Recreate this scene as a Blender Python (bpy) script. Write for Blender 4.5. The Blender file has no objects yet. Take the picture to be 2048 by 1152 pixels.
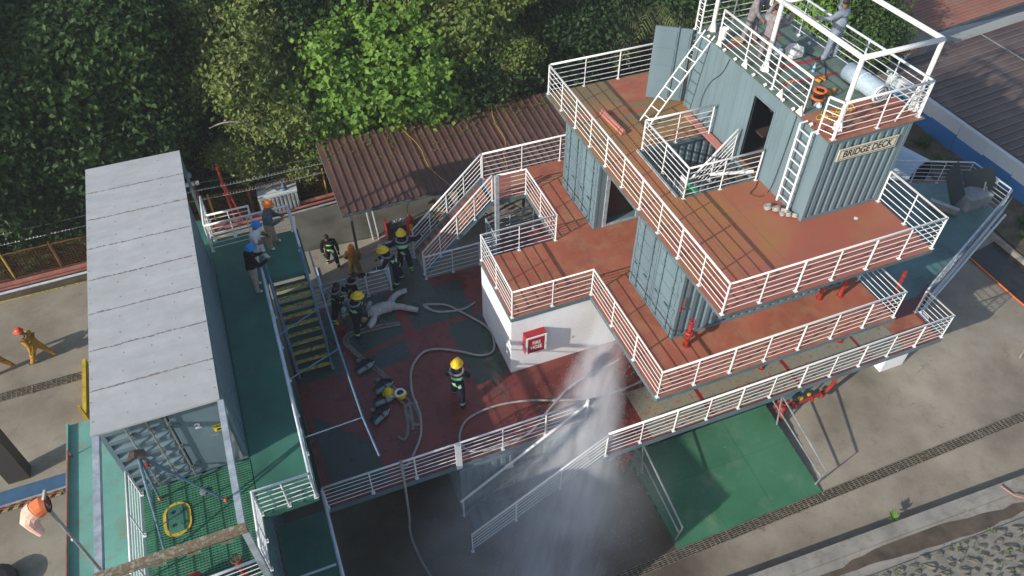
import bpy, bmesh, math, random
import numpy as np
from mathutils import Vector, Matrix
C = bpy.context.scene.collection
scene = bpy.context.scene
PI = math.pi
# ------------------------------------------------------------------ camera
cam = bpy.data.cameras.new('camera'); camo = bpy.data.objects.new('camera', cam); C.objects.link(camo)
cam.lens = 27.126; cam.sensor_width = 36.0; cam.clip_end = 600; cam.clip_start = 0.1
_p, _y, _r = math.radians(45.89), math.radians(21.803), math.radians(0.307)
_f = Vector((math.sin(_y)*math.cos(_p), math.cos(_y)*math.cos(_p), -math.sin(_p)))
_ri = Vector((math.cos(_y), -math.sin(_y), 0)); _u = _ri.cross(_f)
_r2 = _ri*math.cos(_r)+_u*math.sin(_r); _u2 = -_ri*math.sin(_r)+_u*math.cos(_r)
M = Matrix((_r2, _u2, -_f)).transposed().to_4x4(); M.translation = (-9.324, -11.81, 21.709)
camo.matrix_world = M
scene.camera = camo
# ------------------------------------------------------------------ sky and sun
SUN_EL, SUN_TO = 25.5, (0.957, 0.289)
world = bpy.data.worlds.new('World'); scene.world = world; world.use_nodes = True
nt = world.node_tree; bg = nt.nodes['Background']
sky = nt.nodes.new('ShaderNodeTexSky'); sky.sky_type = 'NISHITA'; sky.sun_disc = False
sky.sun_elevation = math.radians(SUN_EL)
_az = math.atan2(-SUN_TO[0], -SUN_TO[1])            # compass angle of the sun, from +Y towards +X
sky.sun_rotation = _az
sky.air_density = 1.0; sky.dust_density = 1.2; sky.ozone_density = 1.0
nt.links.new(sky.outputs[0], bg.inputs[0]); bg.inputs[1].default_value = 0.145
sl = bpy.data.lights.new('sun', 'SUN'); sl.energy = 3.95; sl.angle = math.radians(0.5); sl.color = (1, 0.93, 0.82)
so = bpy.data.objects.new('sun', sl); C.objects.link(so)
_d = Vector((SUN_TO[0]*math.cos(math.radians(SUN_EL)), SUN_TO[1]*math.cos(math.radians(SUN_EL)), -math.sin(math.radians(SUN_EL))))
so.rotation_euler = _d.to_track_quat('-Z', 'Y').to_euler(); so.location = (-30, -10, 30)
scene.view_settings.view_transform = 'Standard'; scene.view_settings.look = 'None'
scene.view_settings.exposure = 0.32; scene.view_settings.gamma = 1
scene.cycles.max_bounces = 6; scene.cycles.diffuse_bounces = 3; scene.cycles.glossy_bounces = 3
scene.cycles.transmission_bounces = 4; scene.cycles.volume_bounces = 1; scene.cycles.transparent_max_bounces = 8
scene.cycles.use_denoising = True
scene.cycles.volume_step_rate = 0.6; scene.cycles.volume_max_steps = 96
# ------------------------------------------------------------------ materials
def _mat(name):
    m = bpy.data.materials.new(name); m.use_nodes = True
    t = m.node_tree; return m, t, t.nodes['Principled BSDF']
def N(t, kind, **kw):
    n = t.nodes.new(kind)
    for k, v in kw.items(): setattr(n, k, v)
    return n
def noise(t, scale, detail=4, rough=0.55, vec=None, sx=None):
    co = N(t, 'ShaderNodeTexCoord')
    n = N(t, 'ShaderNodeTexNoise'); n.inputs['Scale'].default_value = scale
    n.inputs['Detail'].default_value = detail; n.inputs['Roughness'].default_value = rough
    if sx:
        mp = N(t, 'ShaderNodeMapping'); mp.inputs['Scale'].default_value = sx
        t.links.new(co.outputs['Object'], mp.inputs[0]); t.links.new(mp.outputs[0], n.inputs[0])
    else: t.links.new(co.outputs['Object'], n.inputs[0])
    return n
def ramp(t, src, a, b, ca=(0,0,0,1), cb=(1,1,1,1)):
    r = N(t, 'ShaderNodeValToRGB'); r.color_ramp.elements[0].position = a; r.color_ramp.elements[1].position = b
    r.color_ramp.elements[0].color = ca; r.color_ramp.elements[1].color = cb
    t.links.new(src, r.inputs[0]); return r
def mixc(t, fac, a, b, mode='MIX'):
    m = N(t, 'ShaderNodeMix', data_type='RGBA', blend_type=mode)
    for sock, v in ((0, fac), (6, a), (7, b)):
        if isinstance(v, (int, float)): m.inputs[sock].default_value = v
        elif isinstance(v, tuple): m.inputs[sock].default_value = (v+(1,))[:4]
        else: t.links.new(v, m.inputs[sock])
    return m.outputs[2]
def bump(t, p, src, st, dist=0.01):
    b = N(t, 'ShaderNodeBump'); b.inputs['Strength'].default_value = st; b.inputs['Distance'].default_value = dist
    t.links.new(src, b.inputs['Height']); t.links.new(b.outputs[0], p.inputs['Normal'])
def paint(name, col, rough=0.5, wear=None, wear_lo=0.62, wear_hi=0.68, scale=2.0, tint=0.18, fine=25, metal=0.0, bst=0.15, tcol=None, streak=None, rv=0.12, spec=0.4, scr=None, scrc=(0.12,0.09,0.08)):
    """painted surface: base colour, soft tonal patches, fine grain and (optionally) worn spots of another colour"""
    m, t, p = _mat(name)
    n1 = noise(t, scale, 5, 0.6, sx=streak); n2 = noise(t, fine, 4, 0.7)
    dark = tuple(c*(1-tint*1.6) for c in col); light = tuple(min(1, c*(1+tint)) for c in col)
    if tcol: dark = tcol
    c = ramp(t, n1.outputs[0], 0.32, 0.7, dark+(1,), light+(1,)).outputs[0]
    g = ramp(t, n2.outputs[0], 0.3, 0.7, (0.8, 0.8, 0.8, 1), (1, 1, 1, 1)).outputs[0]
    c = mixc(t, 0.7, c, g, 'MULTIPLY')
    if scr:
        n5 = noise(t, scr, 2, 0.4); n6 = noise(t, scr*0.45, 3, 0.6)
        a = N(t, 'ShaderNodeMath', operation='SUBTRACT'); t.links.new(n5.outputs[0], a.inputs[0]); a.inputs[1].default_value = 0.5
        a2 = N(t, 'ShaderNodeMath', operation='ABSOLUTE'); t.links.new(a.outputs[0], a2.inputs[0])
        l_ = ramp(t, a2.outputs[0], 0.002, 0.008, (1,1,1,1), (0,0,0,1)).outputs[0]; g_ = ramp(t, n6.outputs[0], 0.50, 0.58).outputs[0]
        mk = N(t, 'ShaderNodeMath', operation='MULTIPLY'); t.links.new(l_, mk.inputs[0]); t.links.new(g_, mk.inputs[1])
        c = mixc(t, mk.outputs[0], c, scrc)
    if wear:
        n3 = noise(t, scale*2.3, 8, 0.68, sx=streak)
        w = ramp(t, n3.outputs[0], wear_lo, wear_hi).outputs[0]
        c = mixc(t, w, c, wear)
    t.links.new(c, p.inputs['Base Color'])
    rr = ramp(t, n1.outputs[0], 0.3, 0.7, (max(0, rough-rv),)*3+(1,), (min(1, rough+rv),)*3+(1,)).outputs[0]
    t.links.new(rr, p.inputs['Roughness']); p.inputs['Metallic'].default_value = metal
    p.inputs['Specular IOR Level'].default_value = spec
    if bst: bump(t, p, n2.outputs[0], bst, 0.006)
    return m
def plain(name, col, rough=0.5, metal=0.0, spec=0.4, alpha=None):
    m, t, p = _mat(name); n = noise(t, 14, 3)
    c = ramp(t, n.outputs[0], 0.3, 0.7, tuple(c*0.85 for c in col)+(1,), tuple(min(1, c*1.08) for c in col)+(1,)).outputs[0]
    t.links.new(c, p.inputs['Base Color'])
    p.inputs['Roughness'].default_value = rough; p.inputs['Metallic'].default_value = metal
    p.inputs['Specular IOR Level'].default_value = spec
    return m
RUST = (0.16, 0.055, 0.022)
W = dict(
 white=paint('white_paint', (0.80, 0.80, 0.79), 0.42, wear=(0.40, 0.33, 0.26), wear_lo=0.66, wear_hi=0.73, scale=2.5, tint=0.05, bst=0.05),
 white_worn=paint('worn_blue_white_paint', (0.55, 0.62, 0.68), 0.45, wear=(0.28, 0.22, 0.17), wear_lo=0.60, wear_hi=0.66, scale=3.0, tint=0.12),
 plaster=paint('white_plaster', (0.86, 0.87, 0.88), 0.7, wear=(0.60, 0.58, 0.54), wear_lo=0.66, wear_hi=0.8, scale=0.9, tint=0.05),
 steel=paint('blue_grey_paint', (0.145, 0.215, 0.252), 0.52, wear=(0.15, 0.12, 0.10), wear_lo=0.66, wear_hi=0.78, scale=1.6, tint=0.08, streak=(1, 1, 0.25)),
 steel_dk=paint('dark_blue_grey_paint', (0.12, 0.19, 0.22), 0.5, wear=RUST, wear_lo=0.70, wear_hi=0.76, scale=1.5),
 edge=paint('deck_edge_grey', (0.12, 0.15, 0.16), 0.6, wear=RUST, wear_lo=0.62, wear_hi=0.70, scale=3),
 roof_grey=paint('grey_roof_sheet', (0.455, 0.465, 0.46), 0.5, wear=(0.36, 0.365, 0.35), wear_lo=0.50, wear_hi=0.74, scale=0.8, tint=0.07, bst=0.0, fine=2.5, streak=(0.45, 1.6, 1)),
 seam=paint('dirty_seam', (0.22, 0.19, 0.17), 0.8, wear=(0.45, 0.48, 0.49), wear_lo=0.55, wear_hi=0.6, scale=9),
 red2=paint('red_deck_paint', (0.36, 0.112, 0.068), 0.68, wear=(0.36, 0.175, 0.095), wear_lo=0.45, wear_hi=0.70, scale=0.55, tint=0.14, bst=0.2, scr=3.0, spec=0.25),
 green=paint('green_deck_paint', (0.048, 0.175, 0.125), 0.55, wear=(0.11, 0.15, 0.085), wear_lo=0.60, wear_hi=0.72, scale=0.7, tint=0.2, bst=0.25),
 green_ramp=paint('green_ramp_paint', (0.058, 0.185, 0.105), 0.48, wear=(0.15, 0.22, 0.14), wear_lo=0.54, wear_hi=0.82, scale=0.45, tint=0.15, bst=0.2, tcol=(0.036, 0.14, 0.066)),
 teal=paint('teal_platform_paint', (0.17, 0.40, 0.34), 0.55, wear=(0.24, 0.24, 0.15), wear_lo=0.52, wear_hi=0.72, scale=0.8, tint=0.12, bst=0.25),
 topdeck=paint('worn_green_top_deck', (0.13, 0.185, 0.155), 0.7, wear=(0.24, 0.24, 0.21), wear_lo=0.58, wear_hi=0.75, scale=1.6, tint=0.2, bst=0.3),
 bow=paint('wet_teal_bow_deck', (0.10, 0.21, 0.205), 0.32, wear=(0.25, 0.33, 0.31), wear_lo=0.62, wear_hi=0.75, scale=0.6, tint=0.25, bst=0.2, spec=0.5),
 hull=paint('pale_blue_hull', (0.40, 0.52, 0.62), 0.4, scale=0.7, tint=0.1),
 apron_shade=paint('shaded_apron_black', (0.018, 0.018, 0.017), 0.35, scale=1.2, tint=0.4), concrete_dk=paint('dark_concrete', (0.12, 0.115, 0.10), 0.75, scale=0.8, tint=0.25, bst=0.4),  # first one: bow apron concrete, its shade put into the near-black colour
 kerb=paint('kerb_concrete', (0.30, 0.285, 0.25), 0.85, wear=(0.17, 0.16, 0.13), wear_lo=0.5, wear_hi=0.7, scale=1.3, tint=0.15, bst=0.5),
 soil=paint('soil', (0.105, 0.085, 0.055), 0.95, wear=(0.20, 0.18, 0.15), wear_lo=0.6, wear_hi=0.7, scale=2.5, tint=0.3, bst=0.8),
 mud=paint('brown_mud', (0.105, 0.08, 0.055), 0.6, scale=2, tint=0.25, bst=0.4),
 redline=plain('dark_red_line', (0.24,0.02,0.02), 0.35), lid=plain('dark_slate_sheet', (0.05,0.07,0.08), 0.5), stone=paint('rough_stone', (0.145, 0.14, 0.115), 0.9, wear=(0.08, 0.08, 0.06), wear_lo=0.5, wear_hi=0.65, scale=4, tint=0.2, bst=0.8),
 mortar=paint('mortar', (0.30, 0.28, 0.235), 0.95, wear=(0.12, 0.12, 0.09), wear_lo=0.55, wear_hi=0.7, scale=2.2, tint=0.15, bst=0.8),
 brown=paint('brown_roof_sheet', (0.135, 0.072, 0.058), 0.42, wear=(0.075, 0.052, 0.045), wear_lo=0.55, wear_hi=0.75, scale=0.7, tint=0.15, bst=0.05, metal=0.15),
 brown2=paint('weathered_roof_sheet', (0.115, 0.078, 0.068), 0.40, wear=(0.17, 0.135, 0.12), wear_lo=0.50, wear_hi=0.80, scale=0.25, tint=0.25, bst=0.03, metal=0.15), ribline=plain('pale_rib_line', (0.19,0.165,0.145), 0.4),
 redroof=paint('red_brown_roof', (0.30, 0.13, 0.09), 0.5, wear=(0.22, 0.15, 0.12), wear_lo=0.5, wear_hi=0.7, scale=0.5),
 blue=paint('blue_wall_paint', (0.035, 0.19, 0.48), 0.6, scale=0.6, tint=0.1),
 wallwhite=paint('white_wall_paint', (0.62, 0.68, 0.72), 0.6, scale=0.5, tint=0.06),
 redp=paint('red_pipe_paint', (0.34, 0.035, 0.025), 0.42, wear=(0.20, 0.06, 0.04), wear_lo=0.62, wear_hi=0.7, scale=5, tint=0.15),
 pinkp=paint('faded_red_pipe', (0.34, 0.125, 0.10), 0.6, wear=(0.25, 0.12, 0.09), wear_lo=0.55, wear_hi=0.65, scale=3),
 orange=paint('orange_frame_paint', (0.22, 0.11, 0.035), 0.6, wear=RUST, wear_lo=0.40, wear_hi=0.6, scale=3),
 yellow=paint('yellow_paint', (0.62, 0.43, 0.04), 0.5, wear=(0.3, 0.2, 0.05), wear_lo=0.66, wear_hi=0.7, scale=4),
 step_y=paint('worn_yellow_nosing', (0.50, 0.40, 0.08), 0.6, wear=(0.07, 0.13, 0.09), wear_lo=0.50, wear_hi=0.6, scale=5),
 step_g=paint('dark_green_tread', (0.035, 0.115, 0.095), 0.6, scale=2),
 grate=paint('grate_steel', (0.20, 0.17, 0.115), 0.6, wear=(0.30, 0.27, 0.22), wear_lo=0.5, wear_hi=0.6, scale=4, metal=0.3),
 greengrate=paint('green_grating', (0.055, 0.205, 0.12), 0.55, wear=(0.10, 0.16, 0.06), wear_lo=0.6, wear_hi=0.7, scale=3),
 rustbeam=paint('flaking_rust_beam', (0.31, 0.30, 0.25), 0.8, wear=(0.17, 0.125, 0.07), wear_lo=0.42, wear_hi=0.50, scale=5, bst=0.8),
 greybeam=paint('grey_steel_beam', (0.36, 0.41, 0.45), 0.6, wear=(0.22, 0.15, 0.09), wear_lo=0.66, wear_hi=0.70, scale=5),
 bluepipe=paint('blue_pipe', (0.11, 0.20, 0.28), 0.5, wear=(0.25, 0.28, 0.30), wear_lo=0.58, wear_hi=0.64, scale=4),
 galv=paint('galvanised_pipe', (0.40, 0.41, 0.41), 0.4, wear=(0.22, 0.16, 0.12), wear_lo=0.6, wear_hi=0.66, scale=5, metal=0.5),
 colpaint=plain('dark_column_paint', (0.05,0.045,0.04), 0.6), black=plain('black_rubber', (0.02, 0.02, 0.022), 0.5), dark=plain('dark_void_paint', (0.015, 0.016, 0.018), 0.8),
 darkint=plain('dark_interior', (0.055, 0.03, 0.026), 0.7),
 hose=paint('grey_hose', (0.35, 0.34, 0.32), 0.75, wear=(0.28, 0.27, 0.25), wear_lo=0.5, wear_hi=0.6, scale=6),
 flathose=paint('flat_canvas_hose', (0.22, 0.19, 0.17), 0.85, scale=6, tint=0.2),
 red=plain('glossy_red', (0.55, 0.03, 0.03), 0.3), cabinet=paint('red_cabinet', (0.36, 0.02, 0.03), 0.4, scale=3, tint=0.1),
 ylw=plain('yellow_plastic', (0.75, 0.50, 0.01), 0.3), orangep=plain('orange_plastic', (0.80, 0.16, 0.02), 0.35),
 redh=plain('red_orange_helmet', (0.75, 0.07, 0.03), 0.3), blueh=plain('blue_helmet', (0.0, 0.20, 0.56), 0.35),
 skin=plain('skin', (0.22, 0.105, 0.065), 0.6), hair=plain('black_hair', (0.012, 0.01, 0.01), 0.6),
 navy=paint('navy_turnout_cloth', (0.014, 0.018, 0.034), 0.85, scale=8, tint=0.3, spec=0.15, fine=14, bst=1.0), blackc=paint('black_cloth', (0.012, 0.012, 0.014), 0.85, scale=8, tint=0.3, spec=0.15, fine=14, bst=1.0),
 reflex=plain('lime_reflective_band', (0.30, 0.62, 0.30), 0.4), silver=plain('silver_band', (0.50, 0.54, 0.50), 0.4),
 yellowc=paint('yellow_coverall_cloth', (0.50, 0.26, 0.045), 0.85, scale=9, tint=0.3, spec=0.15, fine=14, bst=1.0), greyc=paint('grey_coverall_cloth', (0.24, 0.22, 0.24), 0.85, scale=9, tint=0.25, spec=0.15, fine=14, bst=1.0),
 bluec=paint('blue_grey_coverall', (0.23, 0.27, 0.35), 0.85, scale=9, tint=0.2, spec=0.15),
 whitec=paint('white_cloth', (0.68, 0.69, 0.72), 0.85, scale=9, tint=0.1, spec=0.1), khaki=paint('khaki_cloth', (0.36, 0.28, 0.20), 0.85, scale=9, tint=0.15, spec=0.1),
 jeanj=paint('slate_jacket_cloth', (0.085, 0.115, 0.145), 0.8, scale=9, tint=0.2, spec=0.1), greige=paint('pale_grey_trousers', (0.38, 0.35, 0.33), 0.85, scale=9, tint=0.15, spec=0.1),
 dummyc=paint('dirty_white_canvas', (0.44, 0.43, 0.42), 0.9, wear=(0.13, 0.12, 0.11), wear_lo=0.56, wear_hi=0.68, scale=7, tint=0.2, bst=0.6),
 cyl=paint('grey_green_cylinder', (0.20, 0.27, 0.27), 0.4, scale=4), glove=plain('tan_glove_leather', (0.50, 0.24, 0.03), 0.7),
 rope=plain('yellow_rope', (0.55, 0.35, 0.05), 0.8), plastic=plain('pale_blue_plastic_wrap', (0.36, 0.46, 0.55), 0.18),
 bag=paint('white_sack', (0.66, 0.68, 0.68), 0.7, wear=(0.30, 0.33, 0.38), wear_lo=0.55, wear_hi=0.6, scale=9), label_w=plain('white_plate', (0.75, 0.78, 0.80), 0.5),
 sign=plain('cream_sign_plate', (0.66, 0.62, 0.48), 0.5), ink=plain('dark_lettering', (0.03, 0.03, 0.035), 0.6), signyellow=plain('caution_yellow', (0.75, 0.58, 0.02), 0.5),
 stripeblue=paint('blue_ground_paint', (0.05, 0.13, 0.24), 0.7, scale=2), hazy=paint('hazard_yellow', (0.50, 0.40, 0.09), 0.7, scale=3), hazk=paint('hazard_black', (0.04, 0.045, 0.05), 0.7, scale=3),
 wood=paint('bark', (0.13, 0.10, 0.075), 0.9, scale=3, tint=0.3, bst=0.7), palewood=paint('pale_bare_branch', (0.27, 0.24, 0.20), 0.8, scale=4, tint=0.2),
 fabricor=plain('orange_windsock_cloth', (0.80, 0.20, 0.07), 0.8), fabricwh=plain('faded_windsock_cloth', (0.74, 0.46, 0.37), 0.8),
 greenbox=plain('green_panel', (0.03, 0.30, 0.12), 0.5), louvre=paint('aluminium_louvre', (0.34, 0.38, 0.39), 0.5, scale=3),
 strawbroom=plain('straw', (0.42, 0.28, 0.13), 0.9), waterblue=plain('blue_bottle', (0.05, 0.22, 0.60), 0.2), pinkpipe=plain('salmon_bars', (0.50, 0.20, 0.16), 0.7))
# deck 1: wet, dark red with green patches, paint scuffed
def wet_deck(name, ca, cb, cw, lo=0.5):
    m, t, p = _mat(name)
    n1 = noise(t, 0.9, 6, 0.65); n2 = noise(t, 7, 6, 0.7); n3 = noise(t, 30, 3)
    c = mixc(t, ramp(t, n1.outputs[0], 0.35, 0.65).outputs[0], ca, cb)
    c = mixc(t, ramp(t, n2.outputs[0], lo, lo+0.12).outputs[0], c, cw)
    t.links.new(c, p.inputs['Base Color'])
    r = ramp(t, n1.outputs[0], 0.38, 0.62, (0.14,)*3+(1,), (0.5,)*3+(1,)).outputs[0]
    t.links.new(r, p.inputs['Roughness']); p.inputs['Specular IOR Level'].default_value = 0.5
    bump(t, p, n3.outputs[0], 0.12, 0.004); return m
W['d1red'] = wet_deck('wet_dark_red_deck', (0.125, 0.028, 0.026), (0.19, 0.042, 0.033), (0.10, 0.05, 0.042), 0.56)
W['d1green'] = wet_deck('wet_dark_green_deck', (0.036, 0.055, 0.044), (0.032, 0.060, 0.052), (0.11, 0.035, 0.030), 0.55)
W['d1olive'] = wet_deck('worn_olive_walkway', (0.27, 0.25, 0.185), (0.20, 0.22, 0.165), (0.33, 0.09, 0.055), 0.525)
W['d1grey'] = wet_deck('wet_grey_concrete_deck', (0.075, 0.075, 0.065), (0.06, 0.07, 0.06), (0.09, 0.08, 0.07), 0.6)
# deck 3: red going to ochre and olive where it is worn
def deck3():
    m, t, p = _mat('worn_ochre_red_deck')
    co = N(t, 'ShaderNodeTexCoord'); sp = N(t, 'ShaderNodeSeparateXYZ'); t.links.new(co.outputs['Object'], sp.inputs[0])
    n1 = noise(t, 0.55, 6, 0.6); n2 = noise(t, 3.0, 6, 0.7); n4 = noise(t, 30, 3)
    a = N(t, 'ShaderNodeMath', operation='MULTIPLY_ADD'); t.links.new(sp.outputs[1], a.inputs[0]); a.inputs[1].default_value = 0.062; a.inputs[2].default_value = 0.02
    b = N(t, 'ShaderNodeMath', operation='ADD'); t.links.new(a.outputs[0], b.inputs[0]); t.links.new(n1.outputs[0], b.inputs[1])
    r = N(t, 'ShaderNodeValToRGB'); e = r.color_ramp.elements
    e[0].position = 0.50; e[0].color = (0.37, 0.108, 0.068, 1); e[1].position = 0.64; e[1].color = (0.37, 0.135, 0.066, 1)
    x = e.new(0.78); x.color = (0.36, 0.16, 0.055, 1); x = e.new(0.98); x.color = (0.21, 0.145, 0.065, 1)
    dd = N(t, 'ShaderNodeVectorMath', operation='DISTANCE'); t.links.new(co.outputs['Object'], dd.inputs[0]); dd.inputs[1].default_value = (1.4, 0.4, 0)
    mr_ = N(t, 'ShaderNodeMapRange'); t.links.new(dd.outputs['Value'], mr_.inputs['Value']); mr_.inputs['From Min'].default_value = 0.3; mr_.inputs['From Max'].default_value = 2.3; mr_.inputs['To Min'].default_value = 0.17; mr_.inputs['To Max'].default_value = 0
    b2 = N(t, 'ShaderNodeMath', operation='ADD'); t.links.new(b.outputs[0], b2.inputs[0]); t.links.new(mr_.outputs[0], b2.inputs[1]); b = b2
    t.links.new(b.outputs[0], r.inputs[0])
    c = mixc(t, ramp(t, n2.outputs[0], 0.52, 0.75, (0,0,0,1), (0.55,)*3+(1,)).outputs[0], r.outputs[0], (0.24, 0.15, 0.09))
    c = mixc(t, 0.5, c, ramp(t, n4.outputs[0], 0.3, 0.7, (0.75,)*3+(1,), (1,1,1,1)).outputs[0], 'MULTIPLY')
    t.links.new(c, p.inputs['Base Color']); p.inputs['Roughness'].default_value = 0.6; bump(t, p, n4.outputs[0], 0.2, 0.005)
    return m
W['deck3'] = deck3()
# yard concrete: sunlit tan-grey slabs, stains, dark where the spray keeps it wet
def yard():
    m, t, p = _mat('yard_concrete')
    n1 = noise(t, 0.28, 7, 0.62); n2 = noise(t, 1.6, 7, 0.7); n3 = noise(t, 22, 4, 0.7); n5 = noise(t, 0.6, 4, 0.6)
    c = ramp(t, n1.outputs[0], 0.30, 0.70, (0.165, 0.140, 0.104, 1), (0.41, 0.365, 0.292, 1)).outputs[0]
    c = mixc(t, ramp(t, n2.outputs[0], 0.55, 0.78, (0,0,0,1), (0.8,)*3+(1,)).outputs[0], c, (0.155, 0.14, 0.115))
    c = mixc(t, ramp(t, n5.outputs[0], 0.60, 0.75, (0,0,0,1), (0.5,)*3+(1,)).outputs[0], c, (0.30, 0.20, 0.10))
    c = mixc(t, 0.8, c, ramp(t, n3.outputs[0], 0.3, 0.7, (0.72,)*3+(1,), (1,1,1,1)).outputs[0], 'MULTIPLY')
    n7 = noise(t, 0.5, 3, 0.5); a = N(t, 'ShaderNodeMath', operation='SUBTRACT'); t.links.new(n7.outputs[0], a.inputs[0]); a.inputs[1].default_value = 0.5
    a2 = N(t, 'ShaderNodeMath', operation='ABSOLUTE'); t.links.new(a.outputs[0], a2.inputs[0]); l_ = ramp(t, a2.outputs[0], 0.0006, 0.002, (1,)*3+(1,), (0,0,0,1)).outputs[0]; l_ = mixc(t, 1.0, l_, ramp(t, n5.outputs[0], 0.50, 0.62, (0,0,0,1), (0.6,)*3+(1,)).outputs[0], 'MULTIPLY')
    c = mixc(t, l_, c, (0.09, 0.08, 0.065))
    # wet patch around the spray
    co = N(t, 'ShaderNodeTexCoord'); d = N(t, 'ShaderNodeVectorMath', operation='DISTANCE'); t.links.new(co.outputs['Object'], d.inputs[0]); d.inputs[1].default_value = (-5.4, -2.8, 0)
    a = N(t, 'ShaderNodeMath', operation='MULTIPLY_ADD'); t.links.new(n2.outputs[0], a.inputs[0]); a.inputs[1].default_value = 1.8; t.links.new(d.outputs['Value'], a.inputs[2])
    w = N(t, 'ShaderNodeMapRange'); w.inputs['From Min'].default_value = 5.4; w.inputs['From Max'].default_value = 7.0; w.inputs['To Min'].default_value = 1; w.inputs['To Max'].default_value = 0
    t.links.new(a.outputs[0], w.inputs['Value'])
    c = mixc(t, w.outputs[0], c, mixc(t, 1.0, c, (0.44, 0.40, 0.36), 'MULTIPLY'))
    t.links.new(c, p.inputs['Base Color'])
    r = N(t, 'ShaderNodeMapRange'); r.inputs['To Min'].default_value = 0.85; r.inputs['To Max'].default_value = 0.35; t.links.new(w.outputs[0], r.inputs['Value'])
    t.links.new(r.outputs[0], p.inputs['Roughness']); bump(t, p, n3.outputs[0], 0.35, 0.01)
    return m
W['yard'] = yard()
def leafmat(name, a, b, c3=None, trans=0.35, spot=None):
    m, t, p = _mat(name)
    n1 = noise(t, 0.7, 3, 0.6); n2 = noise(t, 6.0, 2)
    c = mixc(t, ramp(t, n1.outputs[0], 0.35, 0.65).outputs[0], a, b)
    if c3: c = mixc(t, ramp(t, n2.outputs[0], spot or 0.5, (spot or 0.5)+0.12).outputs[0], c, c3)
    t.links.new(c, p.inputs['Base Color']); p.inputs['Roughness'].default_value = 0.5; p.inputs['Specular IOR Level'].default_value = 0.15
    tr = N(t, 'ShaderNodeBsdfTranslucent'); t.links.new(mixc(t, 1.0, c, (1.0, 1.1, 0.5), 'MULTIPLY'), tr.inputs[0])
    mx = N(t, 'ShaderNodeMixShader'); mx.inputs[0].default_value = trans
    t.links.new(p.outputs[0], mx.inputs[1]); t.links.new(tr.outputs[0], mx.inputs[2])
    t.links.new(mx.outputs[0], t.nodes['Material Output'].inputs[0]); return m
L = dict(bright=leafmat('bright_heart_leaves', (0.135, 0.26, 0.042), (0.20, 0.33, 0.055), (0.095, 0.19, 0.036), 0.30, 0.55),
 olive=leafmat('olive_leaves_with_tan_tips', (0.145, 0.215, 0.055), (0.205, 0.25, 0.07), (0.37, 0.31, 0.14), 0.3, 0.56),
 amber=leafmat('yellow_green_leaves', (0.115, 0.19, 0.045), (0.18, 0.23, 0.055), (0.31, 0.28, 0.10), 0.3, 0.58),
 dark=leafmat('dark_green_leaves', (0.022, 0.052, 0.018), (0.036, 0.078, 0.024), (0.072, 0.122, 0.034), 0.25, 0.56),
 mid=leafmat('mid_green_leaves', (0.034, 0.078, 0.023), (0.056, 0.110, 0.028), (0.10, 0.16, 0.038), 0.25, 0.55),
 palm=leafmat('palm_fronds', (0.10, 0.14, 0.045), (0.15, 0.18, 0.07), (0.22, 0.21, 0.11), 0.25, 0.55),
 cover=leafmat('undergrowth', (0.03, 0.05, 0.02), (0.05, 0.07, 0.025), None, 0.2))
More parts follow.
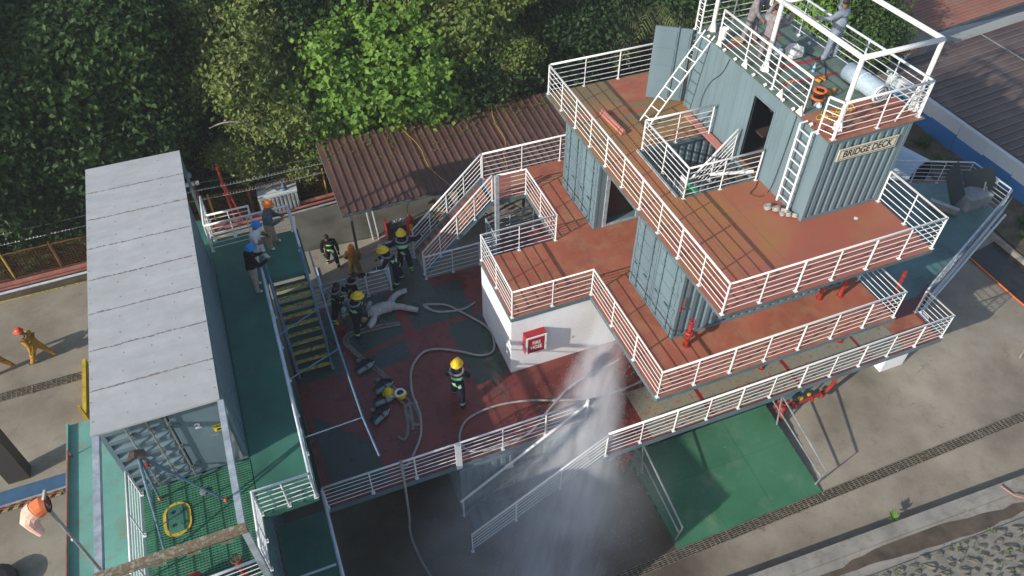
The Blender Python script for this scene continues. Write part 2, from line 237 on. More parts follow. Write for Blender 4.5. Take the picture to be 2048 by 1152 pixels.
# ------------------------------------------------------------------ mesh helpers
class MB:
    def __init__(s): s.v = []; s.f = []; s.m = []
    def add(s, vs, fs, m=0):
        o = len(s.v); s.v += [tuple(v) for v in vs]; s.f += [tuple(i+o for i in f) for f in fs]; s.m += [m]*len(fs); return s
    def box(s, x0, y0, z0, x1, y1, z1, m=0):
        x0, x1 = sorted((x0, x1)); y0, y1 = sorted((y0, y1)); z0, z1 = sorted((z0, z1))
        return s.add([(x0,y0,z0),(x1,y0,z0),(x1,y1,z0),(x0,y1,z0),(x0,y0,z1),(x1,y0,z1),(x1,y1,z1),(x0,y1,z1)],
                     [(0,3,2,1),(4,5,6,7),(0,1,5,4),(1,2,6,5),(2,3,7,6),(3,0,4,7)], m)
    def bar(s, a, b, w, h, m=0, up=(0,0,1)):
        a = Vector(a); b = Vector(b); d = (b-a).normalized(); u = Vector(up)
        if abs(d.dot(u)) > 0.98: u = Vector((0,1,0))
        x = d.cross(u).normalized()*w/2; y = x.cross(d).normalized()*h/2
        vs = [p+i*x+j*y for p in (a, b) for i, j in ((-1,-1),(1,-1),(1,1),(-1,1))]
        return s.add(vs, [(0,3,2,1),(4,5,6,7),(0,1,5,4),(1,2,6,5),(2,3,7,6),(3,0,4,7)], m)
    def prism(s, poly, z0, z1, m=0, mt=None):
        n = len(poly); a = sum(poly[i][0]*poly[(i+1)%n][1]-poly[(i+1)%n][0]*poly[i][1] for i in range(n))
        if a < 0: poly = poly[::-1]
        vs = [(x,y,z0) for x,y in poly]+[(x,y,z1) for x,y in poly]
        s.add(vs, [tuple(range(n-1,-1,-1))]+[(i,(i+1)%n,n+(i+1)%n,n+i) for i in range(n)], m)
        return s.add([(x,y,z1) for x,y in poly], [tuple(range(n))], m if mt is None else mt)
    def tube(s, pts, r, seg=8, m=0, closed=False, caps=True, rr=None):
        pts = [Vector(p) for p in pts]; n = len(pts); rings = []; prev = None
        for i, p in enumerate(pts):
            if closed: t = (pts[(i+1)%n]-pts[i-1])
            else: t = (pts[min(i+1,n-1)]-pts[max(i-1,0)])
            if t.length < 1e-9: t = Vector((0,0,1))
            t.normalize()
            u = prev if prev is not None else (Vector((0,0,1)) if abs(t.z) < 0.9 else Vector((0,1,0)))
            x = t.cross(u)
            if x.length < 1e-6: x = t.cross(Vector((1,0,0)))
            x.normalize(); y = x.cross(t).normalized(); prev = y
            q = rr[i] if rr else r
            rings.append([p+(x*math.cos(2*PI*k/seg)+y*math.sin(2*PI*k/seg))*q for k in range(seg)])
        vs = [v for g in rings for v in g]; fs = []
        for i in range(n if closed else n-1):
            a = i*seg; b = ((i+1)%n)*seg
            fs += [(a+k, a+(k+1)%seg, b+(k+1)%seg, b+k) for k in range(seg)]
        if not closed and caps: fs += [tuple(range(seg-1,-1,-1)), tuple((n-1)*seg+k for k in range(seg))]
        return s.add(vs, fs, m)
    def lathe(s, prof, seg=12, m=0, c=(0,0,0), ax=None, sx=1, sy=1):
        """profile of (radius, height) round the local z axis; ax = direction of that axis"""
        q = Vector((0,0,1)).rotation_difference(Vector(ax)) if ax else None
        vs = []
        for r, h in prof:
            for k in range(seg):
                v = Vector((r*math.cos(2*PI*k/seg)*sx, r*math.sin(2*PI*k/seg)*sy, h))
                if q: v = q @ v
                vs.append(v+Vector(c))
        n = len(prof); fs = [(i*seg+k, i*seg+(k+1)%seg, (i+1)*seg+(k+1)%seg, (i+1)*seg+k) for i in range(n-1) for k in range(seg)]
        fs += [tuple(range(seg-1,-1,-1)), tuple((n-1)*seg+k for k in range(seg))]
        return s.add(vs, fs, m)
    def ball(s, c, r, seg=10, m=0, sc=(1,1,1)):
        k = 7; return s.lathe([(max(1e-4, r*math.sin(PI*i/k)), -r*math.cos(PI*i/k)*sc[2]) for i in range(k+1)], seg, m, c, None, sc[0], sc[1])
    def corr(s, a, b, z0, z1, depth=0.05, pitch=0.28, m=0, flip=1):
        """corrugated sheet from a to b (xy), ribs stand out to the left of a->b times flip"""
        a = Vector((a[0],a[1],0)); b = Vector((b[0],b[1],0)); L_ = (b-a).length; d = (b-a)/L_; nn = Vector((-d.y,d.x,0))*flip
        k = max(1, round(L_/pitch)); pt = L_/k; prof = []
        for i in range(k):
            o = i*pt
            prof += [(o,0),(o+pt*0.28,0),(o+pt*0.42,depth),(o+pt*0.86,depth)]
        prof.append((L_,0)); vs = []
        for z in (z0, z1): vs += [a+d*t+nn*h+Vector((0,0,z)) for t, h in prof]
        n = len(prof); return s.add(vs, [(i,i+1,n+i+1,n+i) for i in range(n-1)], m)
    def build(s, name, mats, parent=None, smooth=False, loc=None):
        me = bpy.data.meshes.new(name)
        me.from_pydata(s.v, [], s.f); me.update()
        if not isinstance(mats, (list, tuple)): mats = [mats]
        for q in mats: me.materials.append(W[q] if isinstance(q, str) else q)
        me.polygons.foreach_set('material_index', s.m)
        if smooth: me.polygons.foreach_set('use_smooth', [True]*len(s.f))
        o = bpy.data.objects.new(name, me); C.objects.link(o)
        if parent is not None: o.parent = parent
        if loc is not None: o.location = loc
        return o
def tag(o, label, cat, group=None, kind=None):
    o['label'] = label; o['category'] = cat
    if group: o['group'] = group
    if kind: o['kind'] = kind
    return o
def thing(name, label, cat, loc=(0,0,0), rz=0, group=None):
    o = bpy.data.objects.new(name, None); C.objects.link(o); o.location = loc; o.rotation_euler = (0,0,rz)
    o.empty_display_size = 0.2
    return tag(o, label, cat, group)
def struct(name, mb, mats, label=None, cat=None):
    o = mb.build(name, mats); o['kind'] = 'structure'
    if label: o['label'] = label
    o['category'] = cat or name.replace('_', ' ')
    return o
def text(body, size, origin, xdir, updir, mat, parent, name='lettering', thick=0.004, sx=1.0, bold=0.0):
    cu = bpy.data.curves.new('t', 'FONT'); cu.body = body; cu.size = size; cu.align_x = 'CENTER'; cu.align_y = 'CENTER'
    cu.extrude = thick; cu.offset = bold; cu.space_line = 0.85
    to = bpy.data.objects.new('t', cu); C.objects.link(to); bpy.context.view_layer.update()
    me = bpy.data.meshes.new_from_object(to.evaluated_get(bpy.context.evaluated_depsgraph_get()))
    bpy.data.objects.remove(to); x = Vector(xdir).normalized(); y = Vector(updir).normalized(); z = x.cross(y)
    mm = Matrix((x*sx, y, z)).transposed().to_4x4(); mm.translation = origin; me.transform(mm)
    me.materials.clear(); me.materials.append(W[mat])
    o = bpy.data.objects.new(name, me); C.objects.link(o); o.parent = parent; return o
def catmull(pts, n=6):
    pts = [Vector(p) for p in pts]; out = []
    for i in range(len(pts)-1):
        p0 = pts[max(i-1,0)]; p1 = pts[i]; p2 = pts[i+1]; p3 = pts[min(i+2,len(pts)-1)]
        for k in range(n):
            t = k/n; out.append(0.5*((2*p1)+(-p0+p2)*t+(2*p0-5*p1+4*p2-p3)*t*t+(-p0+3*p1-3*p2+p3)*t**3))
    out.append(pts[-1]); return out
# ------------------------------------------------------------------ levels
G, D1, D2, D3, T = 0.0, 2.66, 5.22, 8.0, 10.59
RH = 1.04
# ------------------------------------------------------------------ ground and setting
g = MB(); g.add([(-110,-70,0),(150,-70,0),(150,15.4,0),(-110,15.4,0)], [(0,1,2,3)])
struct('ground', g, 'yard', 'pale stained concrete yard round the training ship')
g = MB()
nx, ny = 40, 24
rnd = random.Random(4)
vs = []
for j in range(ny+1):
    for i in range(nx+1):
        x = -110+i*6.5; y = 15.4+(j/ny)**1.6*114.6
        vs.append((x, y, -0.02 if j == 0 else -0.2-0.5*rnd.random()-min(2.0,(y-15.4)*0.05)))
g.add(vs, [(j*(nx+1)+i, j*(nx+1)+i+1, (j+1)*(nx+1)+i+1, (j+1)*(nx+1)+i) for j in range(ny) for i in range(nx)])
struct('forest_floor', g, 'soil', 'dark soil under the forest behind the yard')
# slab with a dark surface beside the shed
g = MB(); g.prism([(-8.9,12.75),(-2.2,12.35),(-2.2,14.6),(-8.6,15.3)], 0.004, 0.10)
struct('path', g, 'concrete_dk', 'dark concrete walkway slab in front of the brown shed roof')
g = MB()
for x0, x1 in ((-13.8,-9.0),):
    g.box(-13.6, 12.3, 0.004, -8.9, 12.45, 0.12)
# drains with steel grates
def drain(x0, x1, y0, y1, label):
    th = thing('drain_grate', label, 'drain grate', (x0, y0, 0))
    b = MB(); b.add([(0,0,0.004),(x1-x0,0,0.004),(x1-x0,y1-y0,0.004),(0,y1-y0,0.004)], [(0,1,2,3)]); b.build('channel', 'dark', th)
    b = MB(); n = int((x1-x0)/0.16)
    for i in range(n+1): b.box(i*0.16, 0, 0.008, i*0.16+0.018, y1-y0, 0.035)
    for k in range(6): yy = (y1-y0)*k/5; b.box(0, yy-0.011, 0.0095, x1-x0, yy+0.011, 0.0365)
    b.build('bars', 'grate', th)
    for k in range(int((x1-x0)/2.4)+1): b = MB(); b.box(k*2.4, -0.03, 0.01, k*2.4+0.04, y1-y0+0.03, 0.040); b.build('joint_strip', 'rustbeam', th)
drain(-6.5, 17.0, -4.36, -4.07, 'long rusty drain grate crossing the yard in front of the green ramp')
drain(-26, -14.6, 9.06, 9.42, 'grey drain grate on the left yard behind the walking worker in yellow')
# painted strip on the left
g = MB()
g.add([(-30,4.74,0.004),(-14.9,4.74,0.004),(-14.9,5.3,0.004),(-30,5.3,0.004)], [(0,1,2,3)], 0)
g.add([(-30,4.5,0.004),(-14.9,4.5,0.004),(-14.9,4.74,0.004),(-30,4.74,0.004)], [(0,1,2,3)], 1)
for k in range(50):
    x = -30+k*0.3*1.0
    if x+0.3 < -14.9: g.add([(x,4.51,0.008),(x+0.15,4.51,0.008),(x+0.27,4.73,0.008),(x+0.12,4.73,0.008)], [(0,1,2,3)], 2)
struct('road_marking', g, ['stripeblue', 'hazk', 'hazy'], 'blue band with black and yellow hazard edge painted on the left yard')
# kerb wall, trench and stone slope at the lower right
def sk(x, y0, sl=-0.042): return y0+sl*(x+0.0)
g = MB()
poly = [(-10, sk(-10,-5.62)), (26, sk(26,-5.62)), (26, sk(26,-6.02)), (-10, sk(-10,-6.02))]
g.prism(poly, 0, 0.52)
th = tag(g.build('kerb_wall', 'kerb'), 'low concrete kerb wall between the yard and the stone slope', 'wall')
g = MB(); g.prism([(-10, sk(-10,-6.024)), (26, sk(26,-6.024)), (26, sk(26,-6.75)), (-10, sk(-10,-6.75))], 0, 0.44)
struct('trench', g, 'kerb', 'rough concrete strip behind the kerb wall')
rnd = random.Random(12); g = MB(); up_ = []; dn_ = []
for k in range(90):
    x = -8+k*0.38; w1 = 0.10+0.12*math.sin(k*0.31)+rnd.uniform(-0.05,0.05); up_.append((x, sk(x,-6.10-max(0,w1)), 0.445)); dn_.append((x, sk(x,-6.42-0.2*max(0,math.sin(k*0.17+1))-rnd.uniform(0,0.06)), 0.445))
g.add(up_+dn_, [(k,90+k,91+k,k+1) for k in range(89)])
struct('mud', g, 'mud', 'irregular wet brown mud streak behind the kerb wall')
rnd = random.Random(9)
th = thing('stone_slope', 'cobbled stone slope set in mortar at the lower right corner', 'stone wall', (0,0,0))
g = MB(); y0 = -6.754
P = [(-10, sk(-10,y0), 0.5), (26, sk(26,y0), 0.5), (26, sk(26,-12), 1.9), (-10, sk(-10,-12), 1.9)]
g.add(P+[(p[0],p[1],0) for p in P], [(0,3,2,1),(4,5,6,7),(0,1,5,4),(1,2,6,5),(2,3,7,6),(3,0,4,7)])
g.build('mortar_bed', 'mortar', th)
g = MB()
for row in range(13):
    yy = -6.88-row*0.20+rnd.uniform(-0.03,0.03); x = 2.0+rnd.random()*0.3
    while x < 14:
        r = rnd.uniform(0.045, 0.125); xx = x; zz = 0.5+(-6.754-yy)*0.267
        cx, cy = xx, sk(xx, yy)+rnd.uniform(-0.05, 0.05); n = 7; ph = rnd.random()*6; el = rnd.uniform(1.0, 1.9); an = rnd.uniform(-0.9, -0.2)
        rim = []; top = []
        for k in range(n):
            a = ph+2*PI*k/n; q = r*rnd.uniform(0.75, 1.15); ux, uy = q*math.cos(a)*el, q*math.sin(a)
            vx, vy = ux*math.cos(an)-uy*math.sin(an), ux*math.sin(an)+uy*math.cos(an)
            zb = 0.5+(-6.754-(yy+vy))*0.267
            rim.append((cx+vx, cy+vy, zb-0.03)); top.append((cx+vx*0.6, cy+vy*0.6, zb+rnd.uniform(0.03, 0.08)))
        g.add(rim+top, [(k,(k+1)%n,n+(k+1)%n,n+k) for k in range(n)]+[tuple(range(n,2*n))])
        x += r*2*el+rnd.uniform(0.07, 0.25)
tag(g.build('stones', 'stone', th), 'stones', 'stone'); del th.children[-1]['category']; del th.children[-1]['label']; th.children[-1]['kind'] = 'stuff'
# planter strip along the blue wall
g = MB(); g.prism([(18.3,-4),(21.2,-4),(21.2,16),(18.9,16),(18.9,7)], 0.004, 0.12)
struct('planting_bed', g, 'soil', 'strip of soil with small plants below the blue and white wall')
g = MB(); g.prism([(16.45,2.6),(18.25,2.9),(18.25,-6),(16.45,-6)], 0.004, 0.02)
struct('pavement', g, 'apron_shade', 'concrete apron right of the bow, coloured near black for its shade')
g = MB(); g.tube([(16.5,3.2,0.06),(16.42,0,0.06),(16.5,-5,0.06)], 0.03, 6)
tag(g.build('cable', 'orangep'), 'orange cable lying along the edge of the dark apron by the bow', 'cable')
g = MB(); g.box(18.22,-6,0, 18.34,6.2,0.22)
tag(g.build('kerb', 'kerb'), 'thin concrete kerb of the planting bed by the blue wall', 'kerb')
# ------------------------------------------------------------------ blue and white wall, neighbouring roofs
th = thing('boundary_wall', 'long low wall painted blue below and white above, right of the bow', 'wall')
b = MB()
for k in range(12):
    y = -6+k*1.62; s = 0.10 if k % 2 else 0.0
    b.box(21.12-s*0.5, y, 0, 21.24, y+1.615, 0.83+s)
b.build('blue_base', 'blue', th)
b = MB()
for k in range(12):
    y = -6+k*1.62; s = 0.10 if k % 2 else 0.0
    b.box(21.14-s*0.5, y, 0.832+s, 21.24, y+1.612, 1.46)
b.build('white_panels', 'wallwhite', th)
b = MB(); b.box(21.06,-6,1.462,21.25,13.6,1.60); b.build('coping', 'wallwhite', th)
def ribbed_roof(name, label, corners, nrib, mat, rib=0.03, ribmat=None, t=0.05, overhang=None):
    """corners: a,b,c,d; ribs run a->b and d->c, repeated from a to d"""
    th = thing(name, label, 'roof')
    a, b_, c, d = [Vector(q) for q in corners]
    m = MB(); prof = []
    for i in range(nrib):
        for f, h in (((0,0),(0.66,0),(0.72,rib),(0.90,rib),(0.96,0)) if not ribmat else ((0,0),(0.80,0),(0.84,rib),(0.92,rib),(0.97,0))): prof.append(((i+f)/nrib, h))
    prof.append((1,0)); up = Vector((0,0,1)); vs = []
    for p, q in ((a,d),(b_,c)): vs += [p.lerp(q, t_)+up*h for t_, h in prof]
    n = len(prof); m.add(vs, [(i,i+1,n+i+1,n+i) for i in range(n-1)])
    if ribmat: m.m = [1 if i % 5 == 2 else 0 for i in range(n-1)]
    m.build('roof_sheet', [mat, ribmat] if ribmat else mat, th)
    m = MB(); dn = Vector((0,0,-t)); lo = [p+dn for p in (a,b_,c,d)]; l2 = [p+dn*3 for p in (a,b_,c,d)]
    m.add(lo+l2, [(0,1,2,3),(7,6,5,4),(0,4,5,1),(1,5,6,2),(2,6,7,3),(3,7,4,0)]); m.build('frame', 'edge', th)
    return th
r2 = ribbed_roof('neighbour_roof', 'large weathered brown metal roof beyond the blue and white wall', [(21.26,-8,1.64),(60,-8,5.5),(60,13.9,5.5),(21.26,13.9,1.64)], 48, 'brown2', 0.05, 'ribline')
b = MB(); b.box(21.4,-7.5,0,59,13.4,1.5); b.build('wall', 'wallwhite', r2)
b = MB(); b.bar((27,-8,2.28),(27,13.9,2.28),0.06,0.03); b.build('lap_joint', 'galv', r2)
r3 = ribbed_roof('far_roof', 'reddish brown roof behind the large weathered metal roof', [(24.5,14.6,2.5),(60,14.6,6.5),(60,30,6.5),(24.5,30,2.5)], 60, 'redroof', 0.05)
b = MB(); b.box(25,15,0,59,29,2.2); b.build('wall', 'wallwhite', r3)
# ------------------------------------------------------------------ brown shed
shed = ribbed_roof('shed_roof', 'brown ribbed metal shed roof behind the ship', [(-7.05,11.15,2.74),(-7.1,15.45,3.2),(4.2,15.55,3.2),(4.2,11.1,2.74)][0:1]+[(-7.1,15.45,3.2),(4.2,15.55,3.2),(4.2,11.1,2.74)], 36, 'brown', 0.045)
b = MB()
for x in (-6.7,-3.0,0.5,3.9):
    for y in (11.5,15.1): b.box(x-0.05,y-0.05,0,x+0.05,y+0.05,2.60)
b.build('posts', 'edge', shed)
b = MB(); b.box(-2.0,15.25,0,4.1,15.35,2.6); b.box(-1.9,13,0,4.1,13.1,2.5); b.build('back_wall', 'concrete_dk', shed)
# ------------------------------------------------------------------ guard rails
def polyseg(path):
    return [(Vector(path[i]), Vector(path[i+1])) for i in range(len(path)-1)]
rj = random.Random(101)
def railing(label, path, spacing=1.15, nb=5, mat='white', h=RH, tr=0.034, br=0.0115, pr=0.025, endposts=True, name='guard_railing', low=0.13, bars=True, foot=True, group=None):
    o = Vector(path[0]); th = thing(name, label, 'railing', tuple(o), 0, group)
    P = [Vector(p)-o for p in path]; up = Vector((0,0,1))
    m = MB(); m.tube([p+up*h for p in P], tr, 8)
    # mitre joints as short balls
    for p in P[1:-1]: m.ball(p+up*h, tr*1.02, 8)
    m.build('top_rail', mat, th, smooth=True)
    if bars:
        m = MB()
        for a, b in polyseg(P):
            for k in range(nb):
                z = low+(h-low)*k/nb; L__ = max(2, int((b-a).length/1.2)); m.tube([a.lerp(b,q/L__)+up*(z+(rj.uniform(-0.006,0.006) if 0 < q < L__ else 0)) for q in range(L__+1)], br, 6)
        m.build('rail_bars', mat, th)
    done = []
    for a, b in polyseg(P):
        n = max(1, round((b-a).length/spacing))
        for k in range(n+1):
            q = a.lerp(b, k/n)
            if any((q-d).length < 0.05 for d in done): continue
            if not endposts and (q-P[-1]).length < 0.05: continue
            done.append(q); m = MB(); r = pr if (k % 2 == 0 or n == 1) else pr*0.72
            m.tube([q, q+up*(h-0.01)], r, 8)
            if foot: m.box(q.x-0.05,q.y-0.05,q.z,q.x+0.05,q.y+0.05,q.z+0.012)
            m.build('post', mat, th)
    return th
# ------------------------------------------------------------------ deck slabs
def deck(name, label, polys, z, t, topmat, edgemat='edge', cat='deck', extra=()):
    th = thing(name, label, cat, (0,0,z))
    m = MB()
    for p in polys: m.prism(p, -t, 0)
    m.build('deck_plate', topmat, th)
    m = MB()
    for p in polys:
        n = len(p)
        for i in range(n):
            a, b = p[i], p[(i+1)%n]
            m.bar((a[0],a[1],-t/2-0.012),(b[0],b[1],-t/2-0.012), 0.03, t+0.01)
    m.build('edge_beam', edgemat, th)
    return th
# deck 1 (main)
main_poly = [(-10.12,-0.56),(-2.4,-0.58),(-2.4,-1.80),(9.72,-1.84),(9.72,-0.62),(10.05,-0.5),(16.45,2.31),(16.45,4.25),(10.05,7.0),(9.0,8.0),(-2.42,8.0),(-2.42,6.82),(-5.08,6.82),(-5.08,8.0),(-6.34,8.0),(-6.34,6.78),(-10.12,6.78)]
ship = thing('main_deck', 'lowest ship deck with dark red and green wet paint where the firefighters stand', 'deck', (0,0,D1))
m = MB(); m.prism(main_poly, -0.16, 0); m.build('deck_plate', 'd1red', ship)
m = MB()
for i in range(len(main_poly)):
    a, b = main_poly[i], main_poly[(i+1)%len(main_poly)]; m.bar((a[0],a[1],-0.1),(b[0],b[1],-0.1), 0.04, 0.19)
m.build('edge_beam', 'steel_dk', ship)
def sheet(parent, name, mat, quads, z=0.004):
    for q in quads:
        m = MB()
        a = sum(q[i][0]*q[(i+1)%len(q)][1]-q[(i+1)%len(q)][0]*q[i][1] for i in range(len(q)))
        if a < 0: q = q[::-1]
        m.add([(x,y,z) for x,y in q], [tuple(range(len(q)))])
        o = m.build(name, mat, parent)
    return o
def rect(x0,y0,x1,y1): return [(x0,y0),(x1,y0),(x1,y1),(x0,y1)]
sheet(ship, 'green_patch', 'd1green', [rect(-6.1,4.75,-4.05,6.4), [(-6.55,6.7),(-6.45,4.75),(-8.2,4.3),(-8.2,6.7)], [(-5.1,4.5),(-3.9,4.6),(-3.9,2.0),(-5.0,1.85)], [(-8.25,3.45),(-6.55,3.7),(-6.5,4.5),(-8.2,4.1)], rect(-6.0,6.6,-5.1,7.9),
   [(-9.95,-0.3),(-8.3,-0.3),(-8.6,1.2),(-9.95,2.6)], rect(-10.0,3.8,-8.5,6.5)])
sheet(ship, 'olive_walkway', 'd1olive', [rect(-0.9,-1.76,8.3,-0.05)], 0.0045)
sheet(ship, 'landing_patch', 'd1grey', [rect(-6.28,6.75,-5.1,7.95), rect(-6.4,5.9,-5.0,6.74)], 0.008)
sheet(ship, 'bow_plate', 'bow', [[(8.9,-0.0),(10.2,-0.1),(16.3,2.4),(16.3,4.15),(10.1,6.8),(6.5,6.8),(6.5,0.1)]], 0.005)
sheet(ship, 'red_patch', 'red2', [rect(8.3,-1.76,9.6,-0.65)], 0.009)
sheet(ship, 'red_line', 'redline', [rect(1.1,-1.7,1.22,-0.1), rect(4.2,-1.7,4.32,-0.1), rect(6.9,-1.7,7.0,-0.1), rect(-6.5,5.3,-6.38,6.6), rect(-6.45,4.6,-6.2,4.72)], 0.009)
sheet(ship, 'scuff_mark', 'mud', [[(-4.62,2.72),(-4.3,2.62),(-4.18,2.2),(-4.28,2.22),(-4.42,2.5)], [(-4.6,2.2),(-4.5,2.15),(-4.3,1.1),(-4.36,1.1)]], 0.012)
# containers under the main deck
def container(label, x0, x1, y0, y1, z0, z1, front='corr', left='corr', right='corr', back='corr', mat='steel', parent=None, name='shipping_container'):
    th = thing(name, label, 'container', (x0, y0, z0)); w, d, h = x1-x0, y1-y0, z1-z0
    m = MB(); e = 0.09
    for x in (0, w-e):
        for y in (0, d-e): m.box(x,y,0,x+e,y+e,h)
    for z in (0, h-e):
        m.box(e,0.004,z,w-e,e,z+e-0.003); m.box(e,d-e,z,w-e,d-0.004,z+e-0.003); m.box(0.004,e,z,e,d-e,z+e-0.003); m.box(w-e,e,z,w-0.004,d-e,z+e-0.003)
    m.build('frame', mat, th)
    m = MB(); m.box(e,e,0.02,w-e,d-e,0.06); m.box(e,e,h-0.05,w-e,d-e,h-0.02); m.build('roof_and_floor', mat, th)
    if front == 'corr': m = MB(); m.corr((e,0.07),(w-e,0.07),e,h-e,0.045,0.27,flip=-1); m.build('front_wall', mat, th)
    if back == 'corr': m = MB(); m.corr((e,d-0.07),(w-e,d-0.07),e,h-e,0.045,0.27); m.build('back_wall', mat, th)
    if left == 'corr': m = MB(); m.corr((0.07,e),(0.07,d-e),e,h-e,0.045,0.27); m.build('left_wall', mat, th)
    if right == 'corr': m = MB(); m.corr((w-0.07,e),(w-0.07,d-e),e,h-e,0.045,0.27,flip=-1); m.build('right_wall', mat, th)
    return th
def doors_x(th, d, h, side='left', w=0, mat='steel'):
    """a pair of container doors on the -X face of a container of depth d and height h"""
    x = 0.02; e = 0.09
    for k in range(2):
        y0 = e+0.01+k*(d/2-e+0.005); y1 = y0+d/2-e-0.015
        m = MB(); m.box(x,y0,e+0.01,x+0.05,y1,h-e-0.01)
        for j in range(5):
            zz = e+0.12+j*(h-2*e-0.1)/5; m.box(x-0.018,y0+0.07,zz,x,y1-0.07,zz+(h-2*e-0.1)/5-0.10)
        for j in range(4): zz = 0.35+j*0.62; m.box(x-0.035,(y1-0.10 if k else y0),zz,x-0.003,(y1 if k else y0+0.10),zz+0.09)
        dr = m.build('door', mat, th)
        for j in (0.22, 0.72):
            yy = y0+(y1-y0)*j; m = MB(); m.tube([(x-0.045,yy,0.08),(x-0.045,yy,h-0.08)], 0.016, 6)
            for zz in (0.12,0.55,1.0,1.7,2.2): m.box(x-0.07,yy-0.035,zz,x-0.003,yy+0.035,zz+0.05)
            m.box(x-0.085,yy-0.01,0.95,x-0.055,yy+0.25,0.985); m.build('lock_rod', 'steel_dk', dr)
th = container('blue grey container under the main deck left of the front stairs', -6.42,-0.3,-0.66,1.78,0.0,2.49)
m = MB(); m.box(1.35,-0.02,1.75,1.62,0.0,1.98); m.build('notice_plate', 'label_w', th)
container('blue grey container under the main deck behind the green ramp', -0.1,5.96,-0.75,1.69,0.0,2.49, front=None)
container('blue grey container under the main deck right of the red pipes', 6.1,9.0,-0.45,1.9,0.0,2.49)
container('blue grey container under the back of the main deck', -2.2,3.9,4.0,6.44,0.0,2.49)
m = MB(); m.prism([(9.12,-0.90),(10.12,-0.90),(10.12,0.1),(9.12,0.1)], 0, 2.49)
tag(m.build('pier', 'plaster'), 'square white pier carrying the main deck near the bow', 'pier')
# hull plating of the bow
hull = thing('bow_hull', 'pale blue flared bow plating below the pointed end of the main deck', 'hull')
m = MB(); top = [(9.9,-0.56),(12,0.32),(14.2,1.28),(16.5,2.25),(16.53,3.25),(16.5,4.3),(14.2,5.25),(10.0,7.05)]
bot = [(11.0,1.0),(12.4,1.4),(14.0,2.0),(15.6,2.9),(15.7,3.25),(15.6,3.6),(14.0,4.4),(11.0,5.8)]
n = len(top); m.add([(x,y,2.64) for x,y in top]+[(x,y,0.0) for x,y in bot], [(i,i+1,n+i+1,n+i) for i in range(n-1)]); m.build('hull_plating', 'hull', hull)
m = MB(); m.tube([(9.9,-0.66,2.6),(12,0.22,2.6),(14.2,1.18,2.6),(16.5,2.15,2.6)], 0.045, 6); m.build('rubbing_strake', 'white_worn', hull)
# deck 2
d2 = deck('second_deck', 'brick red middle deck with the white railing above the fire hose cabinet',
  [[(-3.86,1.90),(-1.34,1.90),(-1.34,-2.09),(6.44,-2.09),(6.44,8.32),(-2.42,8.32),(-2.42,6.98),(-1.30,6.98),(-1.30,4.51),(-3.86,4.51)]], D2, 0.14, 'red2', 'steel_dk')
sheet(d2, 'plate_seam', 'edge', [rect(-1.34,3.19,1.2,3.20), rect(-0.62,-2.0,-0.61,4.4), rect(-1.3,-0.81,-0.05,-0.80), rect(1.9,-2.05,1.91,-0.5), rect(-3.8,3.2,-1.34,3.207), rect(4.2,-2.05,4.21,-0.5)], 0.003)
# white block with the cabinet
wb = thing('white_block', 'white plastered block under the corner of the middle deck', 'block')
m = MB(); m.box(-3.84,1.94,D1+0.002,1.6,4.49,D2-0.145); m.build('plaster_wall', 'plaster', wb)
cab = thing('fire_hose_cabinet', 'red wall cabinet with white frame reading FIRE HOSE', 'cabinet', (-3.47,1.94,3.62))
m = MB(); m.box(0,-0.26,0,0.66,-0.003,0.78); m.build('case', 'cabinet', cab)
m = MB()
for a in ((0.0,-0.285,0.0,0.66,-0.262,0.055),(0.0,-0.285,0.725,0.66,-0.262,0.78),(0.0,-0.285,0.056,0.055,-0.262,0.724),(0.605,-0.285,0.056,0.66,-0.262,0.724)): m.box(*a)
m.build('door_frame', 'white', cab)
m = MB(); m.box(0.075,-0.272,0.07,0.59,-0.262,0.70); m.build('door_panel', 'cabinet', cab)
text('FIRE', 0.205, (0.333,-0.2745,0.485), (1,0,0), (0,0,1), 'white', cab, 'lettering', 0.002, 0.72, 0.004)
text('HOSE', 0.205, (0.333,-0.2745,0.285), (1,0,0), (0,0,1), 'white', cab, 'lettering', 0.002, 0.72, 0.004)
m = MB(); m.tube([(0.62,-0.30,0.35),(0.62,-0.33,0.37),(0.62,-0.33,0.44),(0.62,-0.30,0.46)], 0.01, 6); m.build('handle', 'galv', cab)
# containers on deck 2
ca = container('blue grey container with closed doors on the middle deck beside the red hydrant', 0.0,6.06,-0.46,2.06,D2+0.004,D3-0.13, left=None)
doors_x(ca, 2.52, D3-0.13-D2)
cb = container('blue grey container with closed doors at the back of the middle deck', 0.0,6.06,4.5,6.92,D2+0.004,D3-0.13, left=None, front=None)
doors_x(cb, 2.42, D3-0.13-D2)
m = MB(); m.box(0.09,0.01,0.09,0.3,0.06,2.56); m.corr((1.62,0.07),(5.97,0.07),0.09,2.56,0.045,0.27,flip=-1); m.box(0.3,0.01,2.2,1.62,0.06,2.56); m.build('front_wall', 'steel', cb)
m = MB(); m.box(0.30,-0.03,0.02,0.42,0.03,2.2); m.box(1.50,-0.03,0.02,1.62,0.03,2.2); m.box(0.42,-0.03,2.1,1.50,0.03,2.2); m.box(0.42,-0.03,0.02,1.5,0.03,0.10); m.build('door_frame', 'greybeam', cb)
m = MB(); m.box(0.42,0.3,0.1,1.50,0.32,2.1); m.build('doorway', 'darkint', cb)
m = MB(); m.box(2.0,2.1,D2+0.003,2.05,2.9,7.8); m.box(2.0,2.901,D2+0.003,2.05,3.2,7.8,1)
tag(m.build('partition', ['greenbox','plaster']), 'green and white panel at the end of the alley between the two containers', 'panel')
